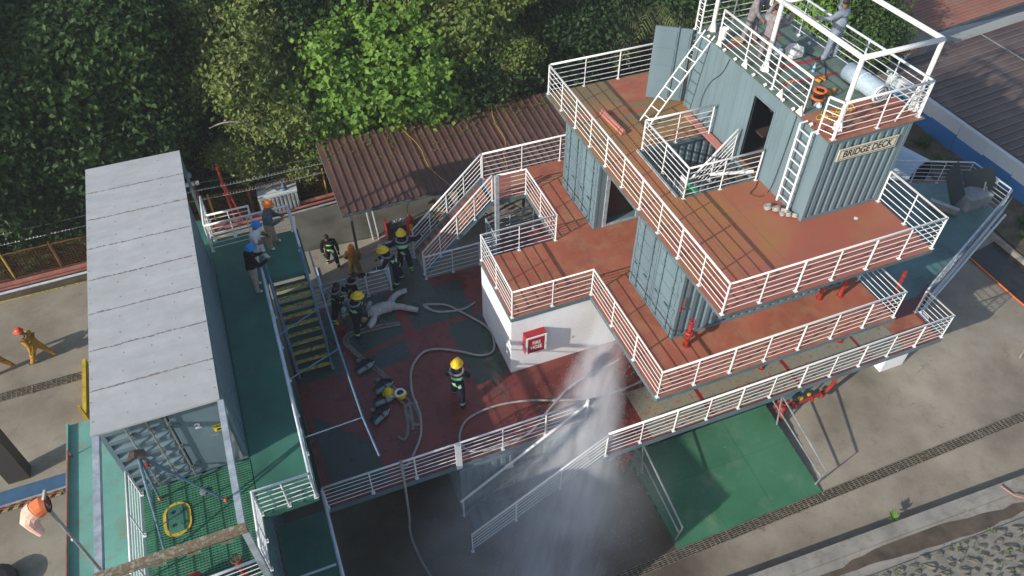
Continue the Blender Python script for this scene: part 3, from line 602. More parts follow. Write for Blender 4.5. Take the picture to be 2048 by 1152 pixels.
# deck 3
dk3 = deck('bridge_deck', 'upper deck in worn ochre and red paint round the bridge container',
  [[(-0.06,-2.16),(6.37,-2.16),(6.37,2.05),(-0.06,2.05)], [(-0.06,2.05),(1.32,2.05),(1.32,4.45),(-0.06,4.45)], [(3.72,2.05),(6.37,2.05),(6.37,4.45),(3.72,4.45)], [(-0.06,4.45),(6.37,4.45),(6.37,8.38),(-0.06,8.38)]], D3, 0.10, 'deck3')
sheet(dk3, 'plate_seam', 'edge', [rect(-0.04,1.0,3.75,1.007), rect(1.20,-2.1,1.207,2.0), rect(2.5,-2.1,2.507,1.9), rect(-0.04,6.1,3.7,6.107), rect(3.79,-2.1,3.797,-0.02), rect(5.1,-2.1,5.107,-0.02), rect(1.22,-1.08,6.3,-1.073), rect(1.22,4.5,1.227,8.3), rect(1.1,4.6,1.107,8.3)], 0.003)
sheet(dk3, 'red_stripe', 'red2', [[(-0.02,6.95),(-0.02,6.7),(2.5,6.3),(2.6,6.5)], rect(2.1,6.9,3.6,8.3)], 0.0045)
m = MB(); m.tube([(1.18,2.1,0.05),(1.18,4.45,0.05)], 0.045, 8); m.build('conduit', 'louvre', dk3)
for x, y in ((4.87,-0.66),(5.5,-0.8),(6.2,7.9)):
    m = MB(); m.tube([(x,y,D2),(x,y,D3-0.1)], 0.06, 8); m.lathe([(0.1,0),(0.1,0.03)],10,0,(x,y,D2))
    tag(m.build('riser_pipe', 'redp'), {4.87:'red riser pipe between middle and upper deck, nearest the front railing', 5.5:'red riser pipe between middle and upper deck, further right beside another', 6.2:'red riser pipe at the hidden back corner of the middle deck'}[x], 'pipe')
for i, (x, y) in enumerate(((3.5,-0.75),(6.5,-0.75),(8.2,-0.6))):
    m = MB(); m.tube([(x,y,D1),(x,y,D2-0.14)], 0.06, 8); m.lathe([(0.1,0),(0.1,0.03)],10,0,(x,y,D1))
    tag(m.build('riser_pipe', 'redp'), ['red riser pipe under the middle deck, leftmost of three', 'red riser pipe under the middle deck, second of three', 'red riser pipe under the middle deck, nearest the bow'][i], 'pipe')
# bridge container
bw = thing('bridge_container', 'blue grey bridge container on the upper deck with the BRIDGE DECK sign', 'container')
bx0, bx1, by0, by1 = 3.79, 6.44, 0.0, 6.20
m = MB(); e = 0.10
for x in (bx0, bx1-e):
    for y in (by0, by1-e): m.box(x,y,D3+0.003,x+e,y+e,T-0.02)
for z in (D3+0.003, T-0.12): m.box(bx0+e,by0+0.004,z,bx1-e,by0+e,z+0.098); m.box(bx0+e,by1-e,z,bx1-e,by1-0.004,z+0.098); m.box(bx1-e,by0+e,z,bx1-0.004,by1-e,z+0.098)
m.build('frame', 'steel', bw)
m = MB(); m.corr((bx0+e,by0+0.075),(bx1-e,by0+0.075),D3+0.1,T-0.12,0.065,0.245,flip=-1); m.build('front_wall', 'steel', bw)
m = MB(); m.corr((bx1-0.08,by0+e),(bx1-0.08,by1-e),D3+0.1,T-0.12,0.05,0.27,flip=-1); m.build('right_wall', 'steel', bw)
m = MB(); dy0, dy1, dz = 2.12, 3.02, D3+2.17
y = by0+e; k = 0
while y < by1-e-0.01:
    y2 = min(y+0.31, by1-e)
    for a, b_, za, zb in ((y, y2, D3+0.1, T-0.12),):
        segs = [(a, b_)]
        if b_ > dy0 and a < dy1:
            if a < dy0: m.box(bx0+0.012,a,D3+0.003,bx0+0.05,dy0,T-0.02)
            if b_ > dy1: m.box(bx0+0.012,dy1,D3+0.003,bx0+0.05,b_-0.006,T-0.02)
            m.box(bx0+0.012,max(a,dy0),dz,bx0+0.05,min(b_,dy1),T-0.02)
        else: m.box(bx0+0.012,a,D3+0.003,bx0+0.05,b_-0.006,T-0.02)
    y = y2
m.box(bx0+0.052,by0+e,D3+0.01,bx0+0.056,dy0,T-0.03); m.box(bx0+0.052,dy1,D3+0.01,bx0+0.056,by1-e,T-0.03); m.box(bx0+0.052,dy0,dz,bx0+0.056,dy1,T-0.03)
m.build('left_wall', 'steel', bw)
m = MB(); m.box(bx0-0.004,dy0-0.05,D3+0.003,bx0+0.07,dy0,dz+0.05); m.box(bx0-0.004,dy1,D3+0.003,bx0+0.07,dy1+0.05,dz+0.05); m.box(bx0-0.004,dy0,dz,bx0+0.07,dy1,dz+0.05); m.build('door_frame', 'steel', bw)
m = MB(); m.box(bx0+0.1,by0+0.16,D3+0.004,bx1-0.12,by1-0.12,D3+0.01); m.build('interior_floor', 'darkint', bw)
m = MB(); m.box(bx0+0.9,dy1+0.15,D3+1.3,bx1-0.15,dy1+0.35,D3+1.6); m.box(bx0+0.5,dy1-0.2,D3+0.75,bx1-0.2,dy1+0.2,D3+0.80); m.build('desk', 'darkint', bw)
m = MB(); m.box(bx0-0.02,by0-0.03,T-0.02,bx1+0.32,by1+0.1,T); m.build('roof_plate', 'topdeck', bw)
sheet(bw, 'red_roof_area', 'red2', [rect(3.78,-0.02,6.74,1.22)], T+0.004)
sheet(bw, 'red_roof_stripe', 'redp', [rect(3.95,4.9,5.9,5.05), rect(4.6,3.35,6.3,3.5), rect(4.2,2.55,6.1,2.68)], T+0.003)
# sign
sg = thing('sign_board', 'cream board with dark frame reading BRIDGE DECK on the bridge front', 'sign', (5.15,-0.002,10.08))
m = MB(); m.box(-0.93,-0.035,-0.18,0.93,-0.012,0.18); m.build('plate', 'sign', sg)
m = MB()
for a in ((-0.89,-0.039,0.135,0.89,-0.0352,0.15),(-0.89,-0.039,-0.15,0.89,-0.0352,-0.135),(-0.89,-0.039,-0.134,-0.875,-0.0352,0.134),(0.875,-0.039,-0.134,0.89,-0.0352,0.134)): m.box(*a)
m.build('border', 'ink', sg)
text('BRIDGE DECK', 0.285, (0,-0.0375,0.0), (1,0,0), (0,0,1), 'ink', sg, 'lettering', 0.002, 0.86, 0.006)
# open door leaf of the bridge container
th = thing('container_door', 'blue grey container door leaf standing open behind the leaning ladder', 'door', (3.76,6.35,D3), math.atan2(0.62,-0.90))
m = MB(); m.box(0,-0.03,0.05,1.12,0.03,2.5)
for j in range(4): m.box(0.06,0.03,0.15+j*0.58,0.34,0.048,0.65+j*0.58); m.box(0.44,0.03,0.15+j*0.58,1.04,0.048,0.65+j*0.58)
m.build('panel', 'steel', th)
m = MB(); m.tube([(0.40,0.06,0.02),(0.40,0.06,2.58)], 0.02, 6); m.build('lock_rod', 'steel_dk', th)
th2 = thing('container_door', 'second open door leaf, narrow, at the left back corner of the bridge container', 'door', (3.80,6.30,D3), math.atan2(0.3,-0.45))
m = MB(); m.box(0,-0.10,0.05,0.55,-0.06,2.45); m.build('panel', 'steel', th2)
# mesh: hatch coaming
m = MB()
for a, b_ in (((1.32,2.05),(3.72,2.05)),((3.72,2.05),(3.72,4.45)),((3.72,4.45),(1.32,4.45)),((1.32,4.45),(1.32,2.05))): m.bar((a[0],a[1],D3-0.04),(b_[0],b_[1],D3-0.04),0.05,0.11)
tag(m.build('hatch_coaming', 'steel_dk'), 'steel rim of the stair opening in the upper deck', 'hatch rim')
# stair in the hatch
def stair(label, top, bot, width_vec, n, tread, tmat, smat, nose=None, name='staircase', st=0.2):
    th = thing(name, label, 'stairs', tuple(bot)); T_ = Vector(top)-Vector(bot); w = Vector(width_vec)
    run = Vector((T_.x,T_.y,0)).normalized()
    for k in range(1, n):
        c = T_*(k/n); m = MB(); a = c-run*tread/2; b = c+run*tread/2
        vs = [a,b,b+w,a+w]; vs = vs+[v-Vector((0,0,0.035)) for v in vs]
        m.add(vs, [(0,1,2,3),(7,6,5,4),(0,4,5,1),(1,5,6,2),(2,6,7,3),(3,7,4,0)])
        q = m.build('tread', tmat, th)
        if nose:
            m = MB(); a2 = a+Vector((0,0,0.004)); b2 = a+run*tread*0.42+Vector((0,0,0.004))
            vs = [a2,b2,b2+w,a2+w]; vs += [v-Vector((0,0,0.045)) for v in vs]; vs[4:] = [v-run*0.004 for v in vs[4:]]
            m.add(vs, [(0,1,2,3),(7,6,5,4),(0,4,5,1),(1,5,6,2),(2,6,7,3),(3,7,4,0)]); m.build('nosing', nose, q)
    for s in (0, 1):
        m = MB(); o = w*s; m.bar(o, T_+o, 0.04, st); m.build('stringer', smat, th)
    return th
stair('steep stair descending through the opening in the upper deck beside the bridge door', (3.75,2.15,D3), (1.75,2.15,D2), (0,0.92,0), 11, 0.20, 'wood', 'steel')
stair('stair with red treads rising from the main deck to the middle deck', (-2.42,7.1,D2), (-5.05,7.1,D1), (0,1.14,0), 11, 0.27, 'red2', 'steel', st=0.24)
stair('wide green stair with worn yellow nosings down from the left platform to the main deck', (-9.98,5.98,D2), (-9.98,4.1,D1), (1.02,0,0), 11, 0.24, 'step_g', 'bluepipe', 'step_y')
stair('grey stair at the front from the main deck down to the yard, in the spray', (-2.4,-1.72,D1), (-6.5,-1.78,G), (0,1.06,0), 13, 0.2, 'edge', 'steel')
# ------------------------------------------------------------------ left structure
plat = thing('left_platform', 'green painted platform of the left block where three people stand', 'platform', (0,0,D2))
pp = [(-11.5,-3.2),(-11.46,-1.70),(-10.16,-1.68),(-10.12,5.98),(-8.84,5.98),(-8.84,7.98),(-10.05,8.0),(-10.05,8.42),(-11.5,8.42)]
m = MB(); m.prism(pp, -0.12, 0); m.build('deck_plate', 'green', plat)
m = MB()
for i in range(len(pp)):
    a, b_ = pp[i], pp[(i+1)%len(pp)]; m.bar((a[0],a[1],-0.07),(b_[0],b_[1],-0.07),0.03,0.14)
m.build('edge_beam', 'green', plat)
m = MB()
for x, y in ((-8.95,7.85),(-8.95,6.1),(-11.3,8.2)): m.box(x-0.05,y-0.05,-D2,x+0.05,y+0.05,-0.13)
m.build('legs', 'steel_dk', plat)
gr = thing('grating_floor', 'green open grating floor in front of the left container', 'grating', (-14.0,-4.0,D2))
m = MB()
for i in range(34): m.box(0.02+i*0.0745,0,-0.03,0.02+i*0.0745+0.012,3.95,-0.004)
m.build('bearing_bars', 'greengrate', gr)
m = MB()
for i in range(61): m.box(0,i*0.0652,-0.026,2.5,i*0.0652+0.036,0)
m.build('cross_bars', 'greengrate', gr)
m = MB(); m.box(0,0,-0.14,2.5,3.95,-0.12); m.build('drip_tray', 'green', gr)
ht = thing('deck_hatch', 'rounded green hatch cover with yellow rim on the grating', 'hatch', (-13.28,-1.06,D2+0.003))
def rrect(w, h, r, n=6):
    out = []
    for cx, cy, a0 in ((w-r,h-r,0),(-w+r,h-r,90),(-w+r,-h+r,180),(w-r,-h+r,270)):
        for k in range(n+1): a = math.radians(a0+90*k/n); out.append((cx+r*math.cos(a), cy+r*math.sin(a)))
    return out
m = MB(); m.prism(rrect(0.305,0.43,0.28), 0, 0.025); m.build('rim', 'yellow', ht)
m = MB(); m.prism(rrect(0.235,0.36,0.22), 0.027, 0.045); m.build('cover', 'green', ht)
for i in range(12):
    a = 2*PI*i/12; m = MB(); m.lathe([(0.014,0),(0.014,0.012)],6,0,(0.268*math.cos(a),0.393*math.sin(a),0.026)); m.build('bolt', 'galv', ht)
for x, y in ((-0.12,0.17),(0.12,0.17),(-0.12,-0.17),(0.12,-0.17)):
    m = MB(); m.box(x-0.03,y-0.035,0.046,x+0.03,y+0.035,0.085); m.build('clamp', 'step_g', ht)
# container of the left block
lc = thing('left_container', 'long blue grey container under the pale grey panelled roof', 'container', (-14.12,0,D2))
lw, ld, lh = 2.6, 6.95, 2.66
m = MB(); e = 0.1
for x in (0, lw-e):
    for y in (0, ld-e): m.box(x,y,0.003,x+e,y+e,lh)
for z in (0.003, lh-0.1): m.box(e,0.004,z,lw-e,e,z+0.097); m.box(e,ld-e,z,lw-e,ld-0.004,z+0.097); m.box(0.004,e,z,e,ld-e,z+0.097); m.box(lw-e,e,z,lw-0.004,ld-e,z+0.097)
m.build('frame', 'steel', lc)
m = MB(); m.corr((lw-0.08,e),(lw-0.08,ld-e),0.1,lh-0.1,0.06,0.28,flip=-1); m.build('right_wall', 'steel', lc)
m = MB(); m.corr((0.08,e),(0.08,ld-e),0.1,lh-0.1,0.05,0.28); m.build('left_wall', 'steel', lc)
m = MB(); m.corr((e,ld-0.08),(lw-e,ld-0.08),0.1,lh-0.1,0.05,0.28); m.build('back_wall', 'steel', lc)
m = MB()      # front left: stacked trapezoid stiffeners
m.box(e,0.06,0.1,1.36,0.10,lh-0.1)
for k in range(7):
    z = 0.2+k*0.34
    m.add([(e,0.058,z),(1.32,0.058,z),(1.32,0.058,z+0.24),(e,0.058,z+0.24),(e,-0.01,z+0.06),(1.26,-0.01,z+0.06),(1.26,-0.01,z+0.18),(e,-0.01,z+0.18)], [(4,5,6,7),(0,1,5,4),(1,2,6,5),(2,3,7,6)])
m.build('front_panel', 'steel', lc)
m = MB(); m.box(1.40,0.02,0.1,lw-e-0.01,0.07,lh-0.1); dr = m.build('door', 'steel', lc)
for x in (0.55,0.98,1.36):
    m = MB(); m.tube([(x,-0.05,0.05),(x,-0.05,lh-0.08)], 0.02, 6)
    for z in (0.3,1.2,2.1): m.box(x-0.05,-0.06,z,x+0.05,0.02,z+0.06)
    m.build('lock_rod', 'galv', lc)
m = MB()
for z in (0.35,1.9): m = MB(); m.box(1.40,-0.0,z,1.56,0.018,z+0.14); m.build('hinge', 'steel_dk', dr)
m = MB(); m.tube([(2.08,-0.02,1.35),(2.08,-0.06,1.35),(2.22,-0.06,1.33),(2.22,-0.03,1.33)], 0.012, 6); m.build('handle', 'galv', dr)
m = MB(); m.box(2.42,-0.05,0.15,2.50,-0.015,1.9); m.build('jamb_strip', 'galv', lc)
text('2', 0.24, (1.88,0.010,1.74), (1,0,0), (0,0,1), 'white', dr, 'number', 0.006, 1.1, 0.01)
m = MB(); m.box(2.16,0.0,1.36,2.5,0.016,1.60); pl = m.build('caution_sign', 'signyellow', dr)
text('CAUTION', 0.085, (2.33,-0.002,1.54), (1,0,0), (0,0,1), 'ink', pl, 'lettering', 0.002, 0.85, 0.004)
m = MB(); m.add([(2.20,-0.003,1.39),(2.36,-0.003,1.39),(2.30,-0.003,1.46),(2.24,-0.003,1.48)], [(0,1,2,3)]); m.build('symbol', 'ink', pl)
m = MB(); m.box(-14.0,6.97,D2-0.12,-11.51,9.55,D2)
tag(m.build('rear_floor', 'green'), 'green floor under the open rear part of the grey panelled roof', 'floor')
for i, x in enumerate((-14.08,-11.62)):
    m = MB(); m.box(x,9.34,D2+0.002,x+0.09,9.43,7.92); tag(m.build('canopy_post', 'steel_dk'), ['outer steel post under the rear corner of the panelled roof','inner steel post under the rear corner of the panelled roof'][i], 'post')
# roof of eight panels
rf = thing('panel_roof', 'pale grey roof of eight sheet panels over the left container', 'roof', (-14.15,-0.27,7.93))
for k in range(8):
    m = MB(); y0 = k*1.222; m.box(0,y0+0.012,0,2.62,y0+1.21,0.055); m.build('panel', 'roof_grey', rf)
m = MB()
rr_ = random.Random(2)
for k in range(1, 8):
    y0 = k*1.222
    m.box(0,y0-0.012,0.02,2.62,y0+0.012,0.05); x = 0.05
    while x < 2.55:
        w_ = rr_.uniform(0.05,0.25); yy = y0+rr_.uniform(-0.01,0.01); m.box(x,yy-rr_.uniform(0.012,0.03),0.0562,min(2.6,x+w_),yy+rr_.uniform(0.01,0.028),0.0585+0.001*rr_.random()); x += w_+rr_.uniform(0.0,0.12)
m.build('joint_sealant', 'seam', rf)
m = MB()
for k in range(8):
    for x in (0.05,0.72,1.35,1.95,2.55):
        for f in (0.3,0.75): m.lathe([(0.016,0),(0.01,0.008)],6,0,(x+rr_.uniform(-0.03,0.03),k*1.222+1.22*f,0.056))
m.build('screws', 'seam', rf)
# gantry frame ahead of the roof
gf = thing('gantry_frame', 'steel frame with a flaking rusty cross beam ahead of the left container', 'frame')
m = MB(); m.bar((-14.05,-0.3,7.92),(-14.05,-3.42,7.92),0.14,0.14); m.build('side_beam', 'greybeam', gf)
m = MB(); m.bar((-11.52,-0.3,7.92),(-11.50,-3.42,7.92),0.13,0.14); m.build('side_beam', 'greybeam', gf)
m = MB(); m.bar((-14.14,-3.50,7.93),(-11.42,-3.48,7.93),0.15,0.15)
for k in range(4): m.bar((-13.8+k*0.62,-3.60,7.84),(-13.55+k*0.62,-3.60,7.84),0.02,0.04)
m.build('cross_beam', 'rustbeam', gf)
for x in (-11.47,-14.05):
    m = MB(); m.bar((x,-3.50,D2-0.1),(x,-3.50,7.85),0.13,0.13); m.build('post', 'greybeam', gf)
# mast with windsock
ws = thing('windsock', 'orange and white windsock on a tall pole at the lower left', 'windsock', (-14.02,-3.52,8.0))
m = MB(); m.tube([(0,0,0),(0.02,0,2.45),(0.12,0.1,2.62)], 0.03, 8); m.ball((0,0,1.2),0.045,8); m.build('pole', 'galv', ws)
ws.location = (-13.98,-3.45,8.1)
m = MB(); pts = [(0.06,0,2.36),(-0.02,0.0,2.37),(-0.10,-0.02,2.35),(-0.16,-0.04,2.31)]
m.tube(pts, 0.2, 14, 0, False, False, rr=[0.13,0.15,0.155,0.15]); m.build('sleeve', 'fabricor', ws)
m = MB(); m.tube([(-0.12,-0.02,2.34),(-0.20,-0.04,2.30),(-0.27,-0.08,2.20),(-0.25,-0.14,2.05),(-0.20,-0.20,1.92)], 0.2, 14, 0, False, False, rr=[0.162,0.165,0.14,0.09,0.06]); m.build('tail', 'fabricwh', ws)
m = MB(); m.tube([(0.06,0.13*math.cos(a),2.36+0.13*math.sin(a)) for a in [2*PI*k/14 for k in range(14)]], 0.012, 5, 0, True); m.build('hoop', 'black', ws)
# tripod
tp = thing('rescue_tripod', 'blue pipe tripod with a rusty head standing on the green grating', 'tripod', (-13.1,-1.0,D2))
apex = Vector((-0.30,0.30,2.25))
for f in ((-0.52,0.63,0),(0.91,0.03,0),(-0.50,-0.88,0)):
    m = MB(); m.tube([Vector(f), apex.lerp(Vector(f),0.45)], 0.028, 8); m.tube([apex.lerp(Vector(f),0.5), apex], 0.036, 8); lg = m.build('leg', 'bluepipe', tp)
    m = MB(); m.lathe([(0.05,0),(0.04,0.06),(0.02,0.10)],8,0,f); m.build('foot', 'orangep', lg)
m = MB(); m.prism([(apex.x-0.22,apex.y-0.12),(apex.x,apex.y-0.04),(apex.x+0.22,apex.y-0.12),(apex.x+0.14,apex.y+0.10),(apex.x-0.14,apex.y+0.14)], apex.z-0.02, apex.z+0.05); m.build('head_plate', 'wood', tp)
m = MB(); m.lathe([(0.01,0),(0.045,0.01),(0.045,0.09),(0.01,0.10)],10,0,(apex.x+0.1,apex.y-0.12,apex.z-0.3)); m.build('winch', 'redp', tp)
m = MB(); m.lathe([(0.01,0),(0.09,0.01),(0.09,0.06),(0.01,0.07)],10,0,(0.45,0.42,0.0)); m.build('base_weight', 'galv', tp)
# teal platform, yellow post, far-left column
tl = thing('teal_platform', 'pale teal ribbed platform left of the left container', 'platform', (-16.57,-7,D1))
m = MB(); m.box(0,0,-0.12,2.46,11.85,0); m.build('deck_plate', 'teal', tl)
m = MB(); m.box(-0.05,0,-0.14,-0.002,11.85,0.12); m.build('toe_board', 'teal', tl)
m = MB()
for y in (0.5,6,11.4): m.box(0.05,y,-D1,0.15,y+0.1,-0.13)
m.build('legs', 'steel_dk', tl)
m = MB(); m.tube([(0.06,10.7,0.0),(0.06,10.7,0.30),(0.06,8.9,0.32),(0.06,7.0,0.32),(0.06,3.0,0.32)], 0.03, 6); m.build('side_pipe', 'pinkp', tl)
m = MB(); m.box(-14.16-0.06,0.0,2.0,-14.16,9.4,5.2); 
container('blue grey container below the left container, mostly hidden', -14.1,-11.5,-7.1,9.4,0.0,5.05, mat='steel_dk')
m = MB(); m.box(-17.06,7.15,0.004,-16.94,9.7,0.34); m.box(-17.04,7.12,0.0,-16.96,7.2,0.8)
tag(m.build('wheel_stop', 'yellow'), 'yellow painted steel barrier beside the left container', 'barrier')
m = MB(); m.box(-19.35,5.50,0,-18.72,5.98,9.5)
tag(m.build('steel_column', 'colpaint'), 'tall dark steel column rising at the left edge', 'column')
m = MB(); m.tube([(-26,4.3,0.55),(-16.66,4.35,0.55)], 0.035, 8); m.tube([(-26,4.28,0.45),(-16.66,4.33,0.45)], 0.018, 8, 1)
for x in (-20.5,-17.6): m.tube([(x,4.32,0),(x,4.32,0.55)],0.02,6)
tag(m.build('barrier_pipe', ['galv','redp']), 'grey pipe and red pipe barrier along the hazard striped band', 'barrier')
m = MB(); m.lathe([(0.3,0),(0.5,0.1),(0.5,0.35),(0.3,0.4)],14,0,(-19.35,2.05,0))
tag(m.build('tyre', 'black'), 'black tyre lying on the yard at the left edge', 'tyre')
# lower green landing between left block and main deck
lg = deck('lower_landing', 'dark green landing at main deck level in front of the left block', [[(-11.42,-6.5),(-10.12,-6.5),(-10.12,-0.58),(-11.42,-0.58)]], D1, 0.12, 'green', 'steel_dk')
# unseen extension of the left block, sized to throw the shadow on the ramp
container('unseen blue grey box beyond the left block, placed to shade the ramp', -13.95,-11.5,-7.1,-4.06,D2-0.16,6.62, mat='steel_dk')
# fire box, valve and red casing on the grating
vt = thing('valve_riser', 'red valve riser with a yellow handwheel on the green grating', 'valve', (-12.02,-3.0,D2))
m = MB(); m.tube([(0,0,0),(0,0,0.62)], 0.055, 8); m.lathe([(0.09,0.1),(0.09,0.14)],10); m.lathe([(0.10,0.55),(0.10,0.62)],10); m.lathe([(0.07,0.62),(0.03,0.72)],8); m.tube([(0,0,0.5),(-0.13,0,0.5)],0.04,8); m.build('body', 'redp', vt)
m = MB(); m.tube([(0.10*math.cos(2*PI*k/14),0.10*math.sin(2*PI*k/14),0.86) for k in range(14)],0.014,5,0,True); m.tube([(-0.1,0,0.86),(0.1,0,0.86)],0.01,5); m.tube([(0,-0.1,0.862),(0,0.1,0.862)],0.01,5); m.build('handwheel', 'orange', vt)
m = MB(); m.tube([(0,0,0.6),(0,0,0.86)],0.014,6); m.build('stem', 'galv', vt)
m = MB(); m.box(-13.45,-3.35,D2,-12.85,-2.75,D2+0.45)
m.add([(-13.45,-3.35,D2+0.452),(-12.85,-3.35,D2+0.452),(-12.85,-2.75,D2+0.452),(-13.45,-2.75,D2+0.452),(-13.15,-3.05,D2+0.62)], [(0,1,4),(1,2,4),(2,3,4),(3,0,4)])
tag(m.build('casing', 'cabinet'), 'dark red casing with a peaked top at the bottom edge', 'casing')
# ------------------------------------------------------------------ railings, all of them
railing('white railing along the front of the main deck below the middle deck', [(-2.42,-1.77,D1),(9.69,-1.81,D1),(9.68,-0.62,D1)], 1.13)
railing('white railing along the left front of the main deck, crossed by the hose', [(-10.1,-0.53,D1),(-6.38,-0.54,D1),(-2.44,-0.54,D1)], 1.25, tr=0.03)
m = MB(); m.bar((-6.40,-0.60,D1-0.12),(-6.40,-0.60,D1+RH+0.03),0.17,0.06,0,(0,1,0)); tag(m.build('flat_post', 'white'), 'flat white steel post midway on the left front railing', 'post')
railing('white sloping railing on the outer side of the front stairs', [(-2.44,-1.80,D1),(-6.55,-1.9,0.02)], 1.4, low=0.16)
m = MB(); m.tube([(-2.46,-0.60,D1+1.0),(-6.5,-0.78,1.0)], 0.04, 8); hr = tag(m.build('handrail', 'white'), 'single white handrail on the inner side of the front stairs', 'handrail')
m = MB(); m.tube([(-2.5,-0.6,D1),(-2.5,-0.6,D1+RH+0.1)], 0.05, 8); m.build('post', 'white', hr)
m = MB(); m.tube([(-6.42,-0.75,0.0),(-6.42,-0.75,1.0)], 0.03, 8); m.build('post', 'white', hr)
railing('worn pale blue railing of the lower landing running towards the viewer', [(-10.12,-0.60,D1),(-10.12,-3.0,D1),(-10.12,-6.4,D1)], 1.9, mat='white_worn', tr=0.045, nb=2)
m = MB(); m.tube([(-11.3,-2.68,D1+RH),(-10.2,-2.68,D1+RH)],0.03,8); m.tube([(-11.3,-2.68,D1),(-11.3,-2.68,D1+RH)],0.025,8)
tag(m.build('cross_rail', 'white_worn'), 'pale blue cross rail on the lower landing at the bottom edge', 'railing')
railing('blue white railing at the back of the main deck behind the crouching firefighters', [(-9.0,6.74,D1),(-7.15,6.76,D1),(-6.34,6.76,D1),(-6.34,7.97,D1),(-5.15,8.0,D1)], 1.0, mat='white_worn', pr=0.035)
railing('blue white railing beside the foot of the red stairs', [(-5.08,6.82,D1),(-3.1,6.82,D1),(-2.46,6.82,D1),(-2.44,7.92,D1),(-0.6,7.92,D1)], 0.95, mat='white_worn')
railing('white railing on the near side of the red stairs', [(-5.06,7.06,D1),(-2.5,7.06,D2)], 0.95)
railing('white railing on the far side of the red stairs', [(-5.06,8.28,D1),(-2.44,8.28,D2)], 0.95)
railing('white railing round the opening in the middle deck above the red stairs', [(-2.36,7.0,D2),(-1.33,6.97,D2),(-1.33,4.49,D2),(-3.82,4.47,D2),(-3.82,1.93,D2),(-1.31,1.93,D2),(-1.31,-2.05,D2),(6.40,-2.05,D2),(6.40,-0.5,D2)], 1.18)
railing('white railing on the right side of the middle deck facing the bow', [(6.40,-0.5,D2),(6.40,8.25,D2)], 1.3)
railing('white railing along the back of the middle deck beside the brown shed roof', [(-2.40,8.27,D2),(6.3,8.27,D2)], 1.45)
railing('white railing along the left and front of the upper deck', [(-0.03,8.32,D3),(-0.03,-2.12,D3),(6.34,-2.12,D3),(6.34,-0.06,D3)], 1.04)
railing('white railing along the back of the upper deck in front of the trees', [(0.02,8.34,D3),(6.3,8.34,D3)], 1.3)
railing('white railing on the left and front of the stair opening in the upper deck', [(1.34,4.44,D3),(1.34,2.02,D3),(3.70,2.0,D3)], 1.15)
railing('short white railing behind the stair opening in the upper deck', [(1.34,4.46,D3),(3.64,4.43,D3)], 1.15)
railing('sloping white railing that follows the steep stair in the deck opening', [(1.80,3.12,6.0),(3.62,3.12,D3)], 1.0)
railing('white railing along the left edge of the bridge roof', [(3.86,5.18,T),(3.92,1.26,T)], 1.3)
railing('short white railing at the front left corner of the bridge roof', [(3.76,0.42,T),(3.93,0.06,T)], 0.4)
railing('white railing along the front of the bridge roof above the sign', [(3.96,0.05,T),(6.64,0.08,T)], 1.3)
railing('pale blue topped railing along the right edge of the bridge roof', [(6.62,0.12,T),(6.45,3.4,T),(6.35,6.2,T)], 1.25, mat='white_worn')
railing('white railing along the back edge of the bridge roof', [(3.75,6.22,T),(6.3,6.22,T)], 1.2)
railing('short ladderlike white railing at the back left corner of the bridge roof', [(3.72,5.95,T),(3.72,6.2,T)], 0.4)
for k, (x, y) in enumerate(((3.88,3.75),(3.9,2.7),(3.92,1.28),(3.86,5.1),(3.9,2.1))):
    pass
railing('blue white railing beside the stair opening of the left platform', [(-8.94,7.95,D2),(-8.94,5.95,D2)], 1.0, mat='white_worn')
railing('blue sloping railing on the right of the green stairs', [(-8.94,5.93,D2),(-8.94,4.15,D1)], 1.0, mat='bluepipe', nb=1)
railing('blue sloping railing on the left of the green stairs', [(-10.02,5.93,D2),(-10.02,4.15,D1)], 1.0, mat='bluepipe', nb=1)
railing('white railing along the back of the left platform', [(-11.46,7.9,D2),(-8.98,7.95,D2)], 1.15)
railing('white railing on the narrow back landing of the left platform', [(-11.46,7.95,D2),(-11.42,9.4,D2)], 0.8)
railing('short white railing at the far back of the left platform', [(-11.35,8.38,D2),(-10.1,8.38,D2),(-10.1,8.02,D2)], 0.8)
railing('long worn pale blue railing along the walkway of the left platform', [(-10.14,5.6,D2),(-10.18,-1.64,D2)], 1.3, mat='white_worn', nb=3)
railing('white railing at the front end of the left platform walkway', [(-10.2,-1.66,D2),(-11.46,-1.66,D2),(-11.48,-3.05,D2)], 0.7)
railing('white railing in front of the red valve on the grating', [(-11.52,-3.28,D2),(-13.4,-3.34,D2)], 0.95)
railing('white railing on the left side of the green grating', [(-14.02,-0.1,D2),(-14.02,-3.4,D2)], 1.1)
railing('pale railing on the near side of the bow', [(9.75,-0.60,D1),(10.1,-0.42,D1),(16.36,2.33,D1)], 1.2, mat='white_worn')
railing('pale railing round the tip and far side of the bow', [(16.38,2.4,D1),(16.32,4.17,D1),(13.5,5.42,D1),(8.5,7.75,D1)], 1.1, mat='white_worn')
m = MB(); m.add([(9.95,-0.60,D1+0.02),(16.3,2.2,D1+0.02),(16.3,2.18,D1+0.92),(9.95,-0.62,D1+0.92)], [(0,1,2,3)]); m.add([(9.95,-0.63,D1+0.02),(16.3,2.17,D1+0.02),(16.3,2.15,D1+0.92),(9.95,-0.65,D1+0.92)], [(3,2,1,0)])
tag(m.build('spray_sheet', 'hull'), 'pale blue sheet fixed outside the near bow railing', 'sheet')
